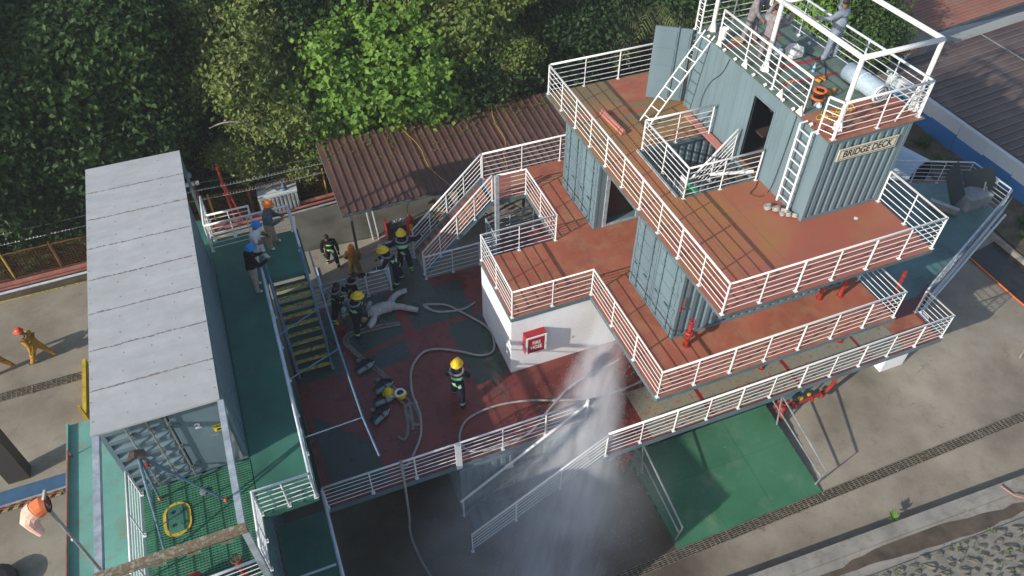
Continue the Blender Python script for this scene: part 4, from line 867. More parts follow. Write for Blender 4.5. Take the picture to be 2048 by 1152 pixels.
# awning pipe with ties
ap = thing('awning_frame', 'long blue pipe with cross ties over the left part of the main deck', 'pipe frame')
m = MB(); m.tube([(-8.72,5.77,6.2),(-8.73,1.81,6.2),(-8.68,-0.57,6.2),(-8.58,-1.75,6.2)], 0.026, 8); m.build('long_pipe', 'bluepipe', ap)
for a, b_ in (((-10.11,-0.63,6.2),(-8.69,-0.57,6.2)),((-10.1,1.22,6.2),(-8.74,1.75,6.2)),((-10.1,2.78,6.2),(-8.8,3.42,6.2))):
    m = MB(); m.tube([a,b_],0.016,8); m.build('tie_pipe', 'bluepipe', ap)
# stair-head post and tube posts on the bridge roof
m = MB(); m.bar((-2.40,6.90,D1),(-2.40,6.90,D2+RH+0.06),0.13,0.13)
tag(m.build('stair_post', 'greybeam'), 'tall square white post at the head of the red stairs', 'post')
fr = thing('pipe_frame', 'tall white pipe frame standing over the bridge roof', 'pipe frame', (0,0,T))
FT = 1.96
for x, y in ((4.35,0.40),(6.76,0.42),(4.3,3.47),(4.15,5.95),(6.5,5.95)):
    m = MB(); m.tube([(x,y,0.002),(x,y,FT)],0.062,12); m.lathe([(0.13,0.002),(0.13,0.02)],10,0,(x,y,0))
    for a in (0,PI/2,PI,1.5*PI):
        dx, dy = math.cos(a), math.sin(a); m.add([(x+dx*0.06-dy*0.005,y+dy*0.06+dx*0.005,0.02),(x+dx*0.17-dy*0.005,y+dy*0.17+dx*0.005,0.02),(x+dx*0.06-dy*0.005,y+dy*0.06+dx*0.005,0.28),(x+dx*0.06+dy*0.005,y+dy*0.06-dx*0.005,0.02),(x+dx*0.17+dy*0.005,y+dy*0.17-dx*0.005,0.02),(x+dx*0.06+dy*0.005,y+dy*0.06-dx*0.005,0.28)], [(0,1,2),(5,4,3),(0,3,4,1),(1,4,5,2)])
    m.build('upright', 'white', fr, smooth=False)
for a, b_ in (((4.35,0.40),(6.76,0.42)),((4.35,0.40),(4.3,3.47)),((4.3,3.47),(4.15,5.95)),((6.76,0.42),(6.5,5.95)),((4.3,3.47),(6.62,3.47)),((4.15,5.95),(6.5,5.95))):
    m = MB(); m.tube([(a[0],a[1],FT),(b_[0],b_[1],FT)],0.065,12); m.build('top_pipe', 'white', fr, smooth=True)
m = MB(); m.tube([(6.76,0.42,1.0),(5.9,0.12,0.02)],0.025,8); m.build('brace', 'white', fr)
# ring lugs along the roof edge
for k, y in enumerate((5.6,4.75,4.2,3.3,2.75,1.95,1.5,0.75)):
    m = MB(); m.lathe([(0.045,-0.035),(0.045,0.035)],10,0,(3.80,y,T+0.045),(1,0,0.3)); m.lathe([(0.02,0.036),(0.02,0.037)],8,1,(3.80-0.072,y,T+0.02),(1,0,0.3))
    o = m.build('ring_lug', ['white','dark'], bw)
for x, y in ((6.3,4.7),(6.3,4.2),(6.4,2.5)):
    m = MB(); m.lathe([(0.045,-0.035),(0.045,0.035)],10,0,(x,y,T+0.045),(1,0,0.3)); m.lathe([(0.02,0.036),(0.02,0.037)],8,1,(x-0.072,y,T+0.02),(1,0,0.3)); m.build('ring_lug', ['white','dark'], bw)
for y in (5.1,3.8,2.15,1.3):
    m = MB(); m.add([(3.83,y-0.13,T+0.002),(3.83,y+0.13,T+0.002),(3.86,y,T+0.26)],[(0,2,1)]); m.add([(3.85,y-0.13,T+0.002),(3.85,y+0.13,T+0.002),(3.88,y,T+0.26)],[(0,1,2)]); m.build('gusset', 'white', bw)
# ladders
def ladder(label, a, b, w, n, mat='white', hooks=None, r=0.024):
    th = thing('ladder', label, 'ladder', tuple(a)); a = Vector(a); d = Vector(b)-a; w = Vector(w)
    for s in (0,1):
        m = MB(); pts = [w*s, w*s+d]
        if hooks: pts.append(w*s+d+Vector(hooks))
        m.tube(pts, r, 8); m.build('side_rail', mat, th)
    for k in range(n):
        c = d*((k+0.7)/n)*0.97; m = MB(); m.tube([c, c+w], 0.017, 6); m.build('rung', mat, th)
ladder('white ladder leaning from the upper deck to the bridge roof edge', (2.02,5.85,D3), (3.84,5.86,T+0.12), (0.06,-0.42,0), 9)
ladder('white vertical ladder fixed to the bridge wall right of the doorway', (3.60,0.88,D3+0.15), (3.60,0.90,T+0.05), (0,-0.46,0), 8, hooks=(0.2,0,0), r=0.03)
# ------------------------------------------------------------------ yard edge: fences, pipes
def mesh_fence(label, x0, x1, y, h, gaps=(), zb=0.12):
    th = thing('mesh_fence', label, 'fence', (x0, y, 0)); L_ = x1-x0
    n = max(1, round(L_/1.6)); pw = L_/n
    for k in range(n):
        a, b_ = k*pw+0.04, (k+1)*pw-0.04; m = MB()
        for p, q in (((a,0,zb),(b_,0,zb)),((a,0,h),(b_,0,h)),((a,0,zb),(a,0,h)),((b_,0,zb),(b_,0,h))): m.bar(p,q,0.04,0.04)
        fr_ = m.build('panel_frame', 'orange', th)
        m = MB(); s = 0.11; i = a+s
        while i < b_: m.bar((i,0,zb),(i,0,h),0.009,0.009); i += s
        i = zb+s
        while i < h: m.bar((a,0.013,i),(b_,0.013,i),0.009,0.009,0,(0,1,0)); i += s
        m.build('wire_mesh', 'orange', fr_)
    for k in range(n+1):
        m = MB(); m.tube([(k*pw,0,0),(k*pw,0,h+0.12)],0.035,8); m.build('post', 'yellow' if k % 3 == 1 else 'orange', th)
    return th
mesh_fence('rusty orange mesh fence left of the left container', -26.4, -14.4, 15.25, 1.35)
mesh_fence('orange mesh fence between the left container and the brown shed', -13.4, -7.0, 16.15, 1.25)
for i, (y, z) in enumerate(((15.35,1.75),(15.45,2.15))):
    m = MB(); m.tube(catmull([(-27+k*3.4, y+0.02*math.sin(k), z+0.05*math.sin(k*2.1)) for k in range(7)],4),0.012,5)
    for k in range(160): x = -27+k*0.127; m.bar((x,y-0.02,z-0.03),(x+0.02,y+0.02,z+0.03),0.006,0.006)
    tag(m.build('barbed_wire', 'galv'), ['lower strand of barbed wire above the left mesh fence','upper strand of barbed wire above the left mesh fence'][i], 'wire')
for i, (y, z) in enumerate(((16.2,1.6),(16.25,1.9))):
    m = MB(); m.tube(catmull([(-13.4+k*1.3, y, z+0.05*math.sin(k*2.1)) for k in range(7)],4),0.01,5)
    tag(m.build('barbed_wire', 'galv'), ['lower strand of wire above the right mesh fence','upper strand of wire above the right mesh fence'][i], 'wire')
for i, (y, r, mt, la) in enumerate(((14.95,0.11,'pinkp','thick faded red pipe along the foot of the left fence'),(14.72,0.05,'pinkp','thin red pipe along the left fence beside the thick one'),(14.50,0.055,'white_worn','long white pipe along the left fence'))):
    m = MB(); m.tube(catmull([(-27,y-0.15,0.16),(-22,y-0.08,0.16),(-18,y,0.16),(-14.3,y+0.1,0.16)],5),r,8)
    tag(m.build('ground_pipe', mt), la, 'pipe')
m = MB(); m.box(-27,14.22,0.004,-14.3,14.42,0.14,0); m.box(-27,14.14,0.004,-14.3,14.18,0.03,1)
tag(m.build('red_kerb', ['mud','step_y']), 'low red painted kerb with a yellow line beside the left fence', 'kerb')
for i, (y, r, mt, la) in enumerate(((15.75,0.09,'pinkp','thick red pipe behind the shed corner'),(15.45,0.06,'pinkp','thin red pipe behind the left platform railing'),(15.2,0.05,'louvre','grey pipe beside the red pipes behind the left platform'))):
    m = MB(); m.tube(catmull([(-13.6,y-0.25,0.14),(-10,y-0.1,0.14),(-6.3,y+0.1,0.14)],5),r,8)
    tag(m.build('ground_pipe', mt), la, 'pipe')
def hydrant_pole(label, x, y, h, lean=(0,0)):
    m = MB(); m.tube([(x,y,0),(x+lean[0],y+lean[1],h)],0.065,8); m.tube([(x+0.35,y-0.25,0),(x+lean[0]*0.8+0.05,y,h*0.72)],0.05,8)
    m.lathe([(0.1,0),(0.12,0.04),(0.1,0.08)],10,0,(x+lean[0]*0.7,y+lean[1]*0.7,h*0.7))
    tag(m.build('standpipe', 'redp'), label, 'standpipe')
hydrant_pole('tall red standpipe with a brace beside the trees', -11.0, 15.6, 2.9, (-0.05,0.1))
sg2 = thing('floodlight_post', 'orange post topped by small white floodlights behind the left container', 'lamp post', (-11.9,15.2,0))
m = MB(); m.tube([(0,0,0),(-0.25,0.5,2.3)],0.06,8); m.build('post', 'orange', sg2)
for dx in (-0.18,0.02,0.2):
    m = MB(); m.box(-0.27+dx-0.07,0.42,2.3,-0.27+dx+0.07,0.52,2.44); m.build('lamp_head', 'white', sg2)
m = MB(); m.ball((-0.3,0.55,2.75),0.14,8); m.build('cap', 'louvre', sg2)
wp = thing('tank_cover', 'white flat box with valves behind the standing people', 'box', (-9.9,15.5,0))
m = MB(); m.prism([(0,0.1),(1.65,0.15),(1.75,1.25),(0.05,1.2)],0.85,0.95); m.build('top', 'wallwhite', wp)
m = MB(); m.corr((0.0,0.12),(1.65,0.17),0.0,0.84,0.04,0.16,flip=-1); m.build('side', 'louvre', wp)
m = MB(); m.box(0.1,0.3,0,1.6,1.1,0.84); m.build('body', 'concrete_dk', wp)
for (x, y, mt, la) in ((-8.75,15.85,'bluepipe','blue valve with a handwheel standing beside the white box'),(-9.5,15.2,'yellow','brass coloured valve in front of the white box')):
    v = thing('valve', la, 'valve', (x,y,0.95 if mt == 'bluepipe' else 0.6))
    m = MB(); m.lathe([(0.09,0),(0.09,0.05),(0.05,0.08),(0.08,0.2),(0.06,0.3),(0.03,0.36)],10); m.tube([(-0.14,0,0.15),(0.14,0,0.15)],0.05,8); m.build('body', mt, v)
    m = MB(); m.tube([(0.11*math.cos(2*PI*k/12),0.11*math.sin(2*PI*k/12),0.48) for k in range(12)],0.014,5,0,True); m.tube([(-0.1,0,0.48),(0.1,0,0.48)],0.01,5); m.tube([(0,0,0.3),(0,0,0.48)],0.012,5); m.build('handwheel', 'steel_dk' if mt == 'bluepipe' else mt, v)
# things on the ground behind the main deck
for i, (x, y) in enumerate(((-5.85,12.45),(-5.62,12.35))):
    m = MB(); m.tube([(x,y,0),(x-0.1,y+0.05,1.7)],0.035,6)
    tag(m.build('striped_pole', 'white_worn'), ['white pole left of the fire extinguisher cart, left one','white pole left of the fire extinguisher cart, right one'][i], 'pole')
m = MB(); m.bar((-8.42,10.4,0.03),(-8.42,11.6,0.03),0.06,0.05)
tag(m.build('pale_batten', 'white_worn'), 'pale batten lying on the concrete left of the turnout coat man', 'batten')
ct = thing('tool_cabinet', 'open red and white cabinet full of fittings near the shed', 'cabinet', (-5.3,12.0,0))
m = MB(); m.box(0,0,0,0.06,0.5,0.95); m.build('case', 'cabinet', ct)
m = MB(); m.box(0.1,0.3,0.0,0.8,0.45,0.6); m.build('shelf', 'edge', ct)
m = MB()
for k in range(12): m.lathe([(0.05,0),(0.06,0.04),(0.02,0.1)],8,0,(0.2+0.055*k,0.3+0.1*math.sin(k*2.3),0.72+0.02*(k%3)))
m.box(0.12,0.1,0.66,0.8,0.45,0.7); m.build('fittings', 'louvre', ct)
ex = thing('fire_extinguisher', 'red fire extinguisher with a yellow label on a wheeled stand', 'extinguisher', (-4.35,11.9,0.35))
m = MB(); m.lathe([(0.02,0),(0.15,0.02),(0.16,0.1),(0.16,0.72),(0.1,0.84),(0.04,0.88),(0.04,0.95)],12); m.build('cylinder', 'red', ex, smooth=True)
m = MB(); m.box(-0.07,-0.17,0.25,0.07,-0.161,0.6); m.build('label_plate', 'signyellow', ex)
m = MB(); m.tube([(0.0,0.2,0),(0.0,0.2,1.3),(0.2,0.25,1.45)],0.02,6); m.box(-0.25,-0.1,-0.35,0.25,0.25,-0.3); m.build('stand', 'galv', ex)
rk = thing('boot_rack', 'rack of yellow soled boots hanging beside the red stairs', 'rack', (-3.2,12.2,0))
m = MB(); m.tube([(0,0,0),(0,0,1.6),(0.7,-1.2,1.6),(0.7,-1.2,0)],0.025,6); m.tube([(0,0,1.0),(0.7,-1.2,1.0)],0.02,6); m.build('frame', 'galv', rk)
for z in (1.62,1.02):
    for k in range(5):
        m = MB(); x, y = 0.06+0.13*k, -0.12-0.24*k; m.tube([(x-0.05,y-0.03,z-0.12),(x-0.14,y-0.08,z+0.02),(x-0.36,y-0.2,z+0.06)],0.06,8,0,rr=[0.07,0.065,0.045]); m.build('boot', 'glove', rk)
# cables over the shed roof
for i, (pts, mt, la) in enumerate((([(-3.6,15.2,3.25),(-3.25,13.8,3.12),(-3.15,12.6,3.0),(-2.9,11.6,2.9),(-2.6,10.9,2.9),(-2.45,8.5,4.4)],'rope','pale yellow cable trailing over the brown shed roof, left one'),
   ([(0.55,15.5,3.3),(0.3,14.2,3.18),(0.2,13.0,3.05),(-0.1,12.2,2.98),(-0.2,11.4,2.92)],'rope','orange cable trailing over the brown shed roof, right one'))):
    m = MB(); m.tube(catmull([(x+0.06*math.sin(i*3+k*2.2),y,z) for k,(x,y,z) in enumerate(pts)],6),0.009,5); tag(m.build('cable', mt), la, 'cable')
# ------------------------------------------------------------------ ramp
rm = thing('access_ramp', 'wide green painted steel ramp from the yard up under the main deck', 'ramp')
ys, zs, ye, ze = -4.05, 0.05, -0.85, 0.46
m = MB()
x0, x1 = -0.90, 4.22
m.add([(x0,ys,zs),(x1,ys,zs),(x1,ye,ze),(x0,ye,ze),(x0,ys,0.012),(x1,ys,0.012),(x1,ye,ze-0.12),(x0,ye,ze-0.12)], [(0,1,2,3),(7,6,5,4),(0,4,5,1),(1,5,6,2),(2,6,7,3),(3,7,4,0)])
m.build('ramp_plate', 'green_ramp', rm)
for x in (x0-0.012, x1+0.012):
    m = MB()
    m.box(x-0.01,ye-0.02,0.0,x+0.01,ye,ze)
    m.bar((x,ys,0.02),(x,ye,0.02),0.02,0.03)
    for k in range(8): y = ys+0.55+(ye-ys-0.55)*k/8; m.bar((x,y,0.02),(x,y,zs+(y-ys)*0.128),0.02,0.12,0,(0,1,0))
    m.build('side_frame', 'green_ramp', rm)
m = MB()
for x in (0.8,2.5):
    m.add([(x,ys+0.01,zs+0.004),(x+0.012,ys+0.01,zs+0.004),(x+0.012,ye,ze+0.004),(x,ye,ze+0.004)], [(0,1,2,3)])
m.add([(x0,-2.2,0.291),(x1,-2.2,0.291),(x1,-2.19,0.2925),(x0,-2.19,0.2925)], [(0,1,2,3)])
m.build('weld_seams', 'step_g', rm)
for i, x in enumerate((x0+0.06, x1-0.04)):
    r_ = thing('ramp_handrail', ['thin grey handrail on the left edge of the green ramp','thin grey handrail on the right edge of the green ramp'][i], 'handrail', (x,0,0))
    def zz(y): return zs+(y-ys)*0.128
    m = MB(); m.tube([(0,-3.78,zz(-3.78)),(0,-3.9,zz(-3.9)+0.95),(0,-1.35,zz(-1.35)+1.25),(0,-0.95,zz(-0.95)+1.22)],0.032,8); m.build('top_rail', 'galv', r_)
    m = MB(); m.tube([(0,-3.85,zz(-3.85)+0.5),(0,-0.95,zz(-0.95)+0.62)],0.028,8); m.build('mid_rail', 'galv', r_)
    m = MB(); m.tube([(0,-1.6,zz(-1.6)),(0,-1.35,zz(-1.35)+1.25)],0.03,8); m.build('post', 'galv', r_)
# red pipework under the deck edge
rp = thing('red_pipework', 'red valves and pipes on the ground under the main deck right of the ramp', 'pipework', (5.6,-1.15,0))
m = MB(); m.tube([(-1.1,0,0.35),(0.9,0.05,0.4),(1.15,0.1,0.6),(1.2,0.15,2.4)],0.065,10)
for x in (-0.9,-0.4,0.3,0.7): m.lathe([(0.105,-0.03),(0.105,0.03)],12,0,(x,0,0.36),(1,0,0))
m.tube([(-1.0,-0.25,0.1),(-1.0,0.1,0.6),(-1.0,0.3,1.4)],0.08,8); m.ball((-1.0,-0.1,0.5),0.17,8); m.tube([(-1.3,0,0.7),(-0.7,0,0.7)],0.07,8); m.build('pipes', 'redp', rp)
m = MB(); m.box(-0.2,0.02,0.45,-0.08,0.12,0.56); m.box(0.15,0.04,0.5,0.24,0.12,0.58); m.build('fittings', 'yellow', rp)
rp = thing('red_pipework', 'red valve under the main deck left of the ramp, dripping wet', 'pipework', (-1.2,-1.1,0))
m = MB(); m.tube([(0,0,0),(0,0,1.3)],0.08,8); m.ball((0,0,0.9),0.15,8); m.tube([(-0.3,0,0.7),(0.3,0,0.7)],0.07,8); m.lathe([(0.13,-0.03),(0.13,0.03)],12,0,(-0.3,0,0.7),(1,0,0)); m.build('pipes', 'redp', rp)
# ------------------------------------------------------------------ deck things
hy = thing('hydrant', 'red hydrant riser on the middle deck by the container corner', 'hydrant', (0.30,-0.80,D2))
m = MB(); m.tube([(0,0,0),(0,0,0.95)],0.055,10); m.lathe([(0.11,0),(0.11,0.03)],10); m.lathe([(0.10,0.45),(0.13,0.48),(0.13,0.56),(0.10,0.6)],12); m.tube([(0,0,0.52),(-0.16,-0.06,0.52)],0.045,8); m.lathe([(0.08,0.8),(0.08,0.92)],10); m.build('body', 'redp', hy)
m = MB(); m.tube([(0.08*math.cos(2*PI*k/12),0.08*math.sin(2*PI*k/12),1.03) for k in range(12)],0.014,5,0,True); m.tube([(-0.08,0,1.03),(0.08,0,1.03)],0.01,5); m.tube([(0,0,0.9),(0,0,1.03)],0.015,5); m.build('handwheel', 'redp', hy)
m = MB(); m.box(0.11,-0.50,D2+1.3,0.13,-0.47,D2+1.65); m.box(0.05,-0.53,D2+1.2,0.11,-0.47,D2+1.26); tag(m.build('pull_handle', 'redp'), 'small red handle on the container corner above the hydrant', 'handle')
m = MB()
for k, (dx, z) in enumerate(((0,0.05),(0.1,0.05),(0.05,0.13))): m.bar((1.05+dx,6.65,z+D3),(1.15+dx,5.35,z+D3),0.07,0.07)
tag(m.build('bar_bundle', 'pinkpipe'), 'bundle of salmon coloured steel bars lying on the upper deck', 'bars')
for i, (x, y, s) in enumerate(((3.45,0.62,0.85),(3.62,0.30,0.6))):
    h_ = thing('hose_rolls', ['heap of rolled white hoses at the foot of the vertical ladder','smaller heap of rolled hoses at the bridge container corner'][i], 'hose rolls', (x,y,D3))
    for k in range(3):
        m = MB(); m.lathe([(0.05*s,0.0),(0.13*s,0.0),(0.13*s,0.11),(0.05*s,0.11),(0.05*s,0.0)],14,0,(0.17*(k-1)*s,-0.20*(k-1)*s,0.006+0.02*k),(0.3*(k-1),0.5,1)); m.build('roll', 'hose', h_)
m = MB(); m.box(3.45,3.6,D3+0.003,3.7,5.6,D3+0.05); tag(m.build('channel_bar', 'pinkpipe'), 'red and white steel channel lying along the foot of the bridge wall', 'bar')
m = MB(); m.box(1.9,2.0,D3-0.2,2.0,2.1,D3-0.1)
m = MB(); m.tube([(2.8,2.9,7.8),(3.75,2.2,8.15)],0.05,8); tag(m.build('white_lamp_tube', 'white'), 'white tube over the top of the steep hatch stair', 'tube')
m = MB(); m.add([(x,y,D3+0.0045) for x,y in ((5.2,-0.45),(5.28,-0.5),(5.36,-0.42),(5.3,-0.36),(5.24,-0.4))], [(0,1,2,3,4)]); m.v = [(a,b_,c+0.004*(i%2)) for i,(a,b_,c) in enumerate(m.v)]
tag(m.build('paper_scrap', 'white'), 'scrap of white paper on the front part of the upper deck', 'scrap')
# cables
for pts, mt, la in (([(3.78,4.4,T-0.05),(3.77,4.6,T-0.6),(3.76,5.0,T-1.1),(3.76,5.25,T-1.7),(3.75,5.3,D3+0.3),(3.6,5.4,D3+0.03)],'black','black cable drooping down the bridge wall left of the doorway'),
    ([(3.78,1.28,T-0.02),(3.77,1.3,T-1.0),(3.76,1.35,D3+0.5),(3.72,1.4,D3+0.02),(3.4,1.3,D3+0.02),(3.2,1.5,D3+0.02),(3.5,1.7,D3+0.02),(3.7,1.9,D3+0.02)],'black','black cable hanging to the upper deck beside the vertical ladder')):
    m = MB(); m.tube(catmull(pts,5),0.009,5); tag(m.build('cable', mt), la, 'cable')
# bridge roof clutter
mr = thing('wrapped_roll', 'big roll wrapped in pale blue plastic lying on the bridge roof', 'roll', (6.05,2.25,T+0.27))
m = MB(); m.tube([(0,0.0,0),(0.05,-1.25,0)],0.25,20); m.build('roll', 'plastic', mr, smooth=True)
m = MB(); m.tube([(0.05+0.24*math.cos(2*PI*k/20),-1.26,0.24*math.sin(2*PI*k/20)) for k in range(20)],0.028,6,0,True); m.tube([(0.05+0.15*math.cos(2*PI*k/20),-1.26,0.15*math.sin(2*PI*k/20)) for k in range(20)],0.022,6,0,True); m.build('end_layers', 'label_w', mr)
m = MB(); m.tube([(0.02+0.255*math.cos(2*PI*k/20),-0.6,0.255*math.sin(2*PI*k/20)) for k in range(20)],0.01,5,0,True); m.build('tie', 'label_w', mr)
rl = thing('cable_reel', 'orange cable reel standing on the bridge roof', 'reel', (4.75,1.72,T))
for z in (0.03,0.24):
    m = MB(); m.lathe([(0.11,z),(0.175,z),(0.18,z+0.02),(0.175,z+0.035),(0.11,z+0.035),(0.11,z)],20); m.build('flange', 'orangep', rl)
m = MB(); m.lathe([(0.07,0.02),(0.07,0.28)],12); 
for k in range(4): m.tube([(0.13*math.cos(2*PI*q/16),0.13*math.sin(2*PI*q/16),0.08+k*0.045) for q in range(16)],0.012,4,0,True)
m.build('cable_core', 'black', rl)
def blob(label, name, cat, c, pts, r, mat, seed=0):
    rnd = random.Random(seed); m = MB()
    for p in pts: m.ball((p[0],p[1],p[2]), r*rnd.uniform(0.7,1.2), 9, 0, (rnd.uniform(0.8,1.3),rnd.uniform(0.8,1.3),rnd.uniform(0.5,0.9)))
    return tag(m.build(name, mat, loc=c, smooth=True), label, cat)
def sack(label, name, cat, c, r, h, mat, seed=0, group=None, parent=None):
    """crumpled bag: a lathe with folds"""
    rnd = random.Random(seed); seg = 14; prof = [(0.6,0),(1.0,0.15),(1.05,0.45),(0.85,0.75),(0.35,0.92),(0.15,1.0)]; vs = []
    for q, hh in prof:
        for k in range(seg):
            a = 2*PI*k/seg; f = 1+0.16*math.sin(3*a+seed)+rnd.uniform(-0.09,0.09); vs.append((r*q*f*math.cos(a), r*q*f*math.sin(a), h*hh+rnd.uniform(-0.02,0.02)*(hh > 0)))
    m = MB(); n = len(prof); m.add(vs, [(i*seg+k,i*seg+(k+1)%seg,(i+1)*seg+(k+1)%seg,(i+1)*seg+k) for i in range(n-1) for k in range(seg)]+[tuple(range(seg-1,-1,-1)),tuple((n-1)*seg+k for k in range(seg))])
    return tag(m.build(name, mat, loc=c), label, cat)
sack('bulging white sack beside the standing welder on the bridge roof', 'sack', 'sack', (5.42,3.78,T), 0.24, 0.42, 'bag', 3)
sack('small pale sack behind the white one on the bridge roof', 'sack', 'sack', (5.12,4.1,T), 0.17, 0.22, 'plastic', 5)
sack('small white crumpled bag near the orange cable reel', 'bag', 'bag', (4.52,1.42,T), 0.09, 0.12, 'bag', 6)
bk = thing('bucket', 'white plastic bucket at the left edge of the bridge roof', 'bucket', (4.16,5.42,T))
m = MB(); m.lathe([(0.10,0),(0.13,0.30),(0.14,0.31),(0.12,0.31),(0.10,0.04)],14); m.build('pail', 'white', bk)
br = thing('broom', 'straw broom lying on the bridge roof beside the bucket', 'broom', (4.5,5.1,T+0.03))
m = MB(); m.tube([(0.1,-0.2,0.03),(0.55,-1.0,0.03)],0.014,6); m.build('handle', 'palewood', br)
m = MB(); m.add([(0.08,-0.22,0.05),(0.14,-0.16,0.05),(0.05,0.22,0.02),(-0.2,0.1,0.02),(0.08,-0.22,0),(0.14,-0.16,0),(0.05,0.22,0),(-0.2,0.1,0)], [(0,1,2,3),(4,7,6,5),(0,4,5,1),(1,5,6,2),(2,6,7,3),(3,7,4,0)]); m.build('bristles', 'strawbroom', br)
bo = thing('water_bottle', 'clear and blue water bottle standing on the bridge roof', 'bottle', (5.48,2.9,T))
m = MB(); m.lathe([(0.03,0),(0.045,0.01),(0.045,0.14),(0.02,0.2),(0.016,0.23)],10); m.build('bottle_body', 'plastic', bo)
m = MB(); m.lathe([(0.046,0.08),(0.046,0.14)],10); m.build('wrapper', 'waterblue', bo)
m = MB(); m.lathe([(0.02,0.23),(0.02,0.26)],8); m.build('cap', 'white', bo)
def gloves(label, c, seed):
    rnd = random.Random(seed); th = thing('work_gloves', label, 'gloves', c)
    for s in (0,1):
        m = MB(); ox, oy = 0.16*s, 0.07*s; a = rnd.uniform(0,6)
        def P(u, v, z): return (ox+u*math.cos(a)-v*math.sin(a), oy+u*math.sin(a)+v*math.cos(a), z)
        m.tube([P(0,0,0.03),P(0.12,0,0.045)],0.05,8,0,rr=[0.055,0.05])
        for k in range(4): m.tube([P(0.11,-0.035+k*0.023,0.04),P(0.2-0.01*abs(k-1.5),-0.045+k*0.03,0.03)],0.013,6)
        m.tube([P(0.04,0.04,0.04),P(0.1,0.1,0.03)],0.015,6); m.build('glove', 'glove', th)
gloves('tan work gloves lying left of the doorway end of the bridge roof', (4.45,2.55,T+0.002), 1)
gloves('tan work gloves near the blue bottle on the bridge roof', (5.3,2.35,T+0.002), 7)
gloves('tan work gloves beside the orange cable reel', (5.15,1.75,T+0.002), 4)
m = MB()
rnd = random.Random(8)
for k in range(5):
    c = (4.3+0.22*k, 0.95+0.08*math.sin(k*2), T+0.02); r0 = rnd.uniform(0.13,0.26)
    m.tube(catmull([(c[0]+r0*math.cos(a+k)*rnd.uniform(0.8,1.25), c[1]+r0*0.7*math.sin(a+k), c[2]+0.008*k) for a in [i*0.7 for i in range(10)]],4),0.013,5)
tag(m.build('rope_coil', 'rope'), 'loose coils of yellow rope on the red part of the bridge roof', 'rope')
for i, (pts, la) in enumerate((([(4.2,4.5),(4.5,4.1),(4.9,4.3),(5.0,3.6),(4.6,3.2),(4.3,2.9)],'tangled black cable beside the standing welder'),([(5.0,2.6),(5.4,2.4),(5.9,2.9),(6.1,3.3),(5.9,3.8)],'black cable on the right half of the bridge roof'),([(4.2,2.2),(4.6,2.1),(4.9,2.4),(4.7,1.9),(4.4,1.5)],'short black cable near the reel'))):
    m = MB(); m.tube(catmull([(x,y,T+0.018) for x,y in pts],6),0.011,5); tag(m.build('cable', 'black'), la, 'cable')
wm = thing('welding_machine', 'small grey tool box with orange grips beside the gloves', 'tool', (4.35,2.35,T))
m = MB(); m.box(0,0,0.004,0.3,0.16,0.14); m.build('case', 'steel_dk', wm); m = MB(); m.tube([(0.03,0.08,0.14),(0.06,0.08,0.2),(0.24,0.08,0.2),(0.27,0.08,0.14)],0.014,6); m.build('grip', 'orangep', wm)
# bow: hatch box with open lids and louvred unit
hb = thing('hatch_box', 'grey hatch box with two raised dark lids on the bow deck', 'hatch box', (14.55,2.75,D1))
m = MB(); m.box(0.55,0.0,0.006,1.65,0.75,0.55); m.build('box_body', 'louvre', hb)
m = MB(); m.bar((0.0,0.15,0.62),(0.55,1.35,1.15),0.03,1.0,0,(0,0,1)); m.build('lid', 'lid', hb)
m = MB(); m.bar((1.0,0.9,0.6),(1.75,0.35,1.1),0.03,1.1,0,(0,0,1)); m.build('lid', 'lid', hb)
lu = thing('louvred_unit', 'pale louvred panel unit leaning beside the hatch box', 'unit', (13.75,2.5,D1))
m = MB(); m.add([(0,0.9,0.5),(0.55,0.0,0.5),(0.85,0.2,0.02),(0.3,1.1,0.02),(0.08,1.0,0.55),(0.63,0.1,0.55),(1.0,0.3,0.02),(0.45,1.2,0.02)], [(0,1,2,3),(4,7,6,5),(0,4,5,1),(1,5,6,2),(2,6,7,3),(3,7,4,0)]); m.build('casing', 'louvre', lu)
m = MB()
for k in range(9):
    t_ = (k+0.6)/9.5; a = Vector((0,0.9,0.5)).lerp(Vector((0.3,1.1,0.02)),t_); b_ = Vector((0.55,0,0.5)).lerp(Vector((0.85,0.2,0.02)),t_); o_ = Vector((-0.012,-0.01,0.02)); d_ = (b_-a)*0.06; m.bar(a+o_+d_, b_+o_-d_, 0.018, 0.02)
m.build('louvres', 'galv', lu)
m = MB(); m.tube([(15.95,3.0,D1+0.45),(16.15,3.3,D1+0.9)],0.04,8); m.tube([(16.0,2.7,D1+0.0),(16.05,3.1,D1+0.75)],0.035,8); tag(m.build('bow_bracket', 'galv'), 'grey bracket standing at the bow railing', 'bracket')
m = MB(); m.bar((16.36,2.95,D1+0.98),(16.36,3.4,D1+0.98),0.02,0.22); tag(m.build('bow_plate', 'white'), 'small white plate hung on the bow railing', 'plate')
# big pale tube beyond the bow
tb = thing('lifeboat_tube', 'large pale blue open ended tube lying beyond the bow railing', 'tube', (15.5,7.0,1.25))
m = MB(); seg = 28; R_ = 1.15; pr_ = []
ax0, ax1 = Vector((-0.3,2.6,0)), Vector((0.75,-0.9,0))
for q in (0,1): 
    for rr0 in ((R_,R_*0.93),(R_*0.93,R_))[q:q+1]: pass
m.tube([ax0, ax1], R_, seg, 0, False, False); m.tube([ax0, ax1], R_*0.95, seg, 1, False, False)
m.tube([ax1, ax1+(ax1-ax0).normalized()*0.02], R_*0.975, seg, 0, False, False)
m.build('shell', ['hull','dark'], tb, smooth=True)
m = MB(); m.lathe([(0.0001,-0.01),(R_*0.94,0.0),(R_*0.94,0.01),(0.0001,0.02)],28,0,tuple(ax0),tuple(ax1-ax0)); m.build('end_plate', 'dark', tb)
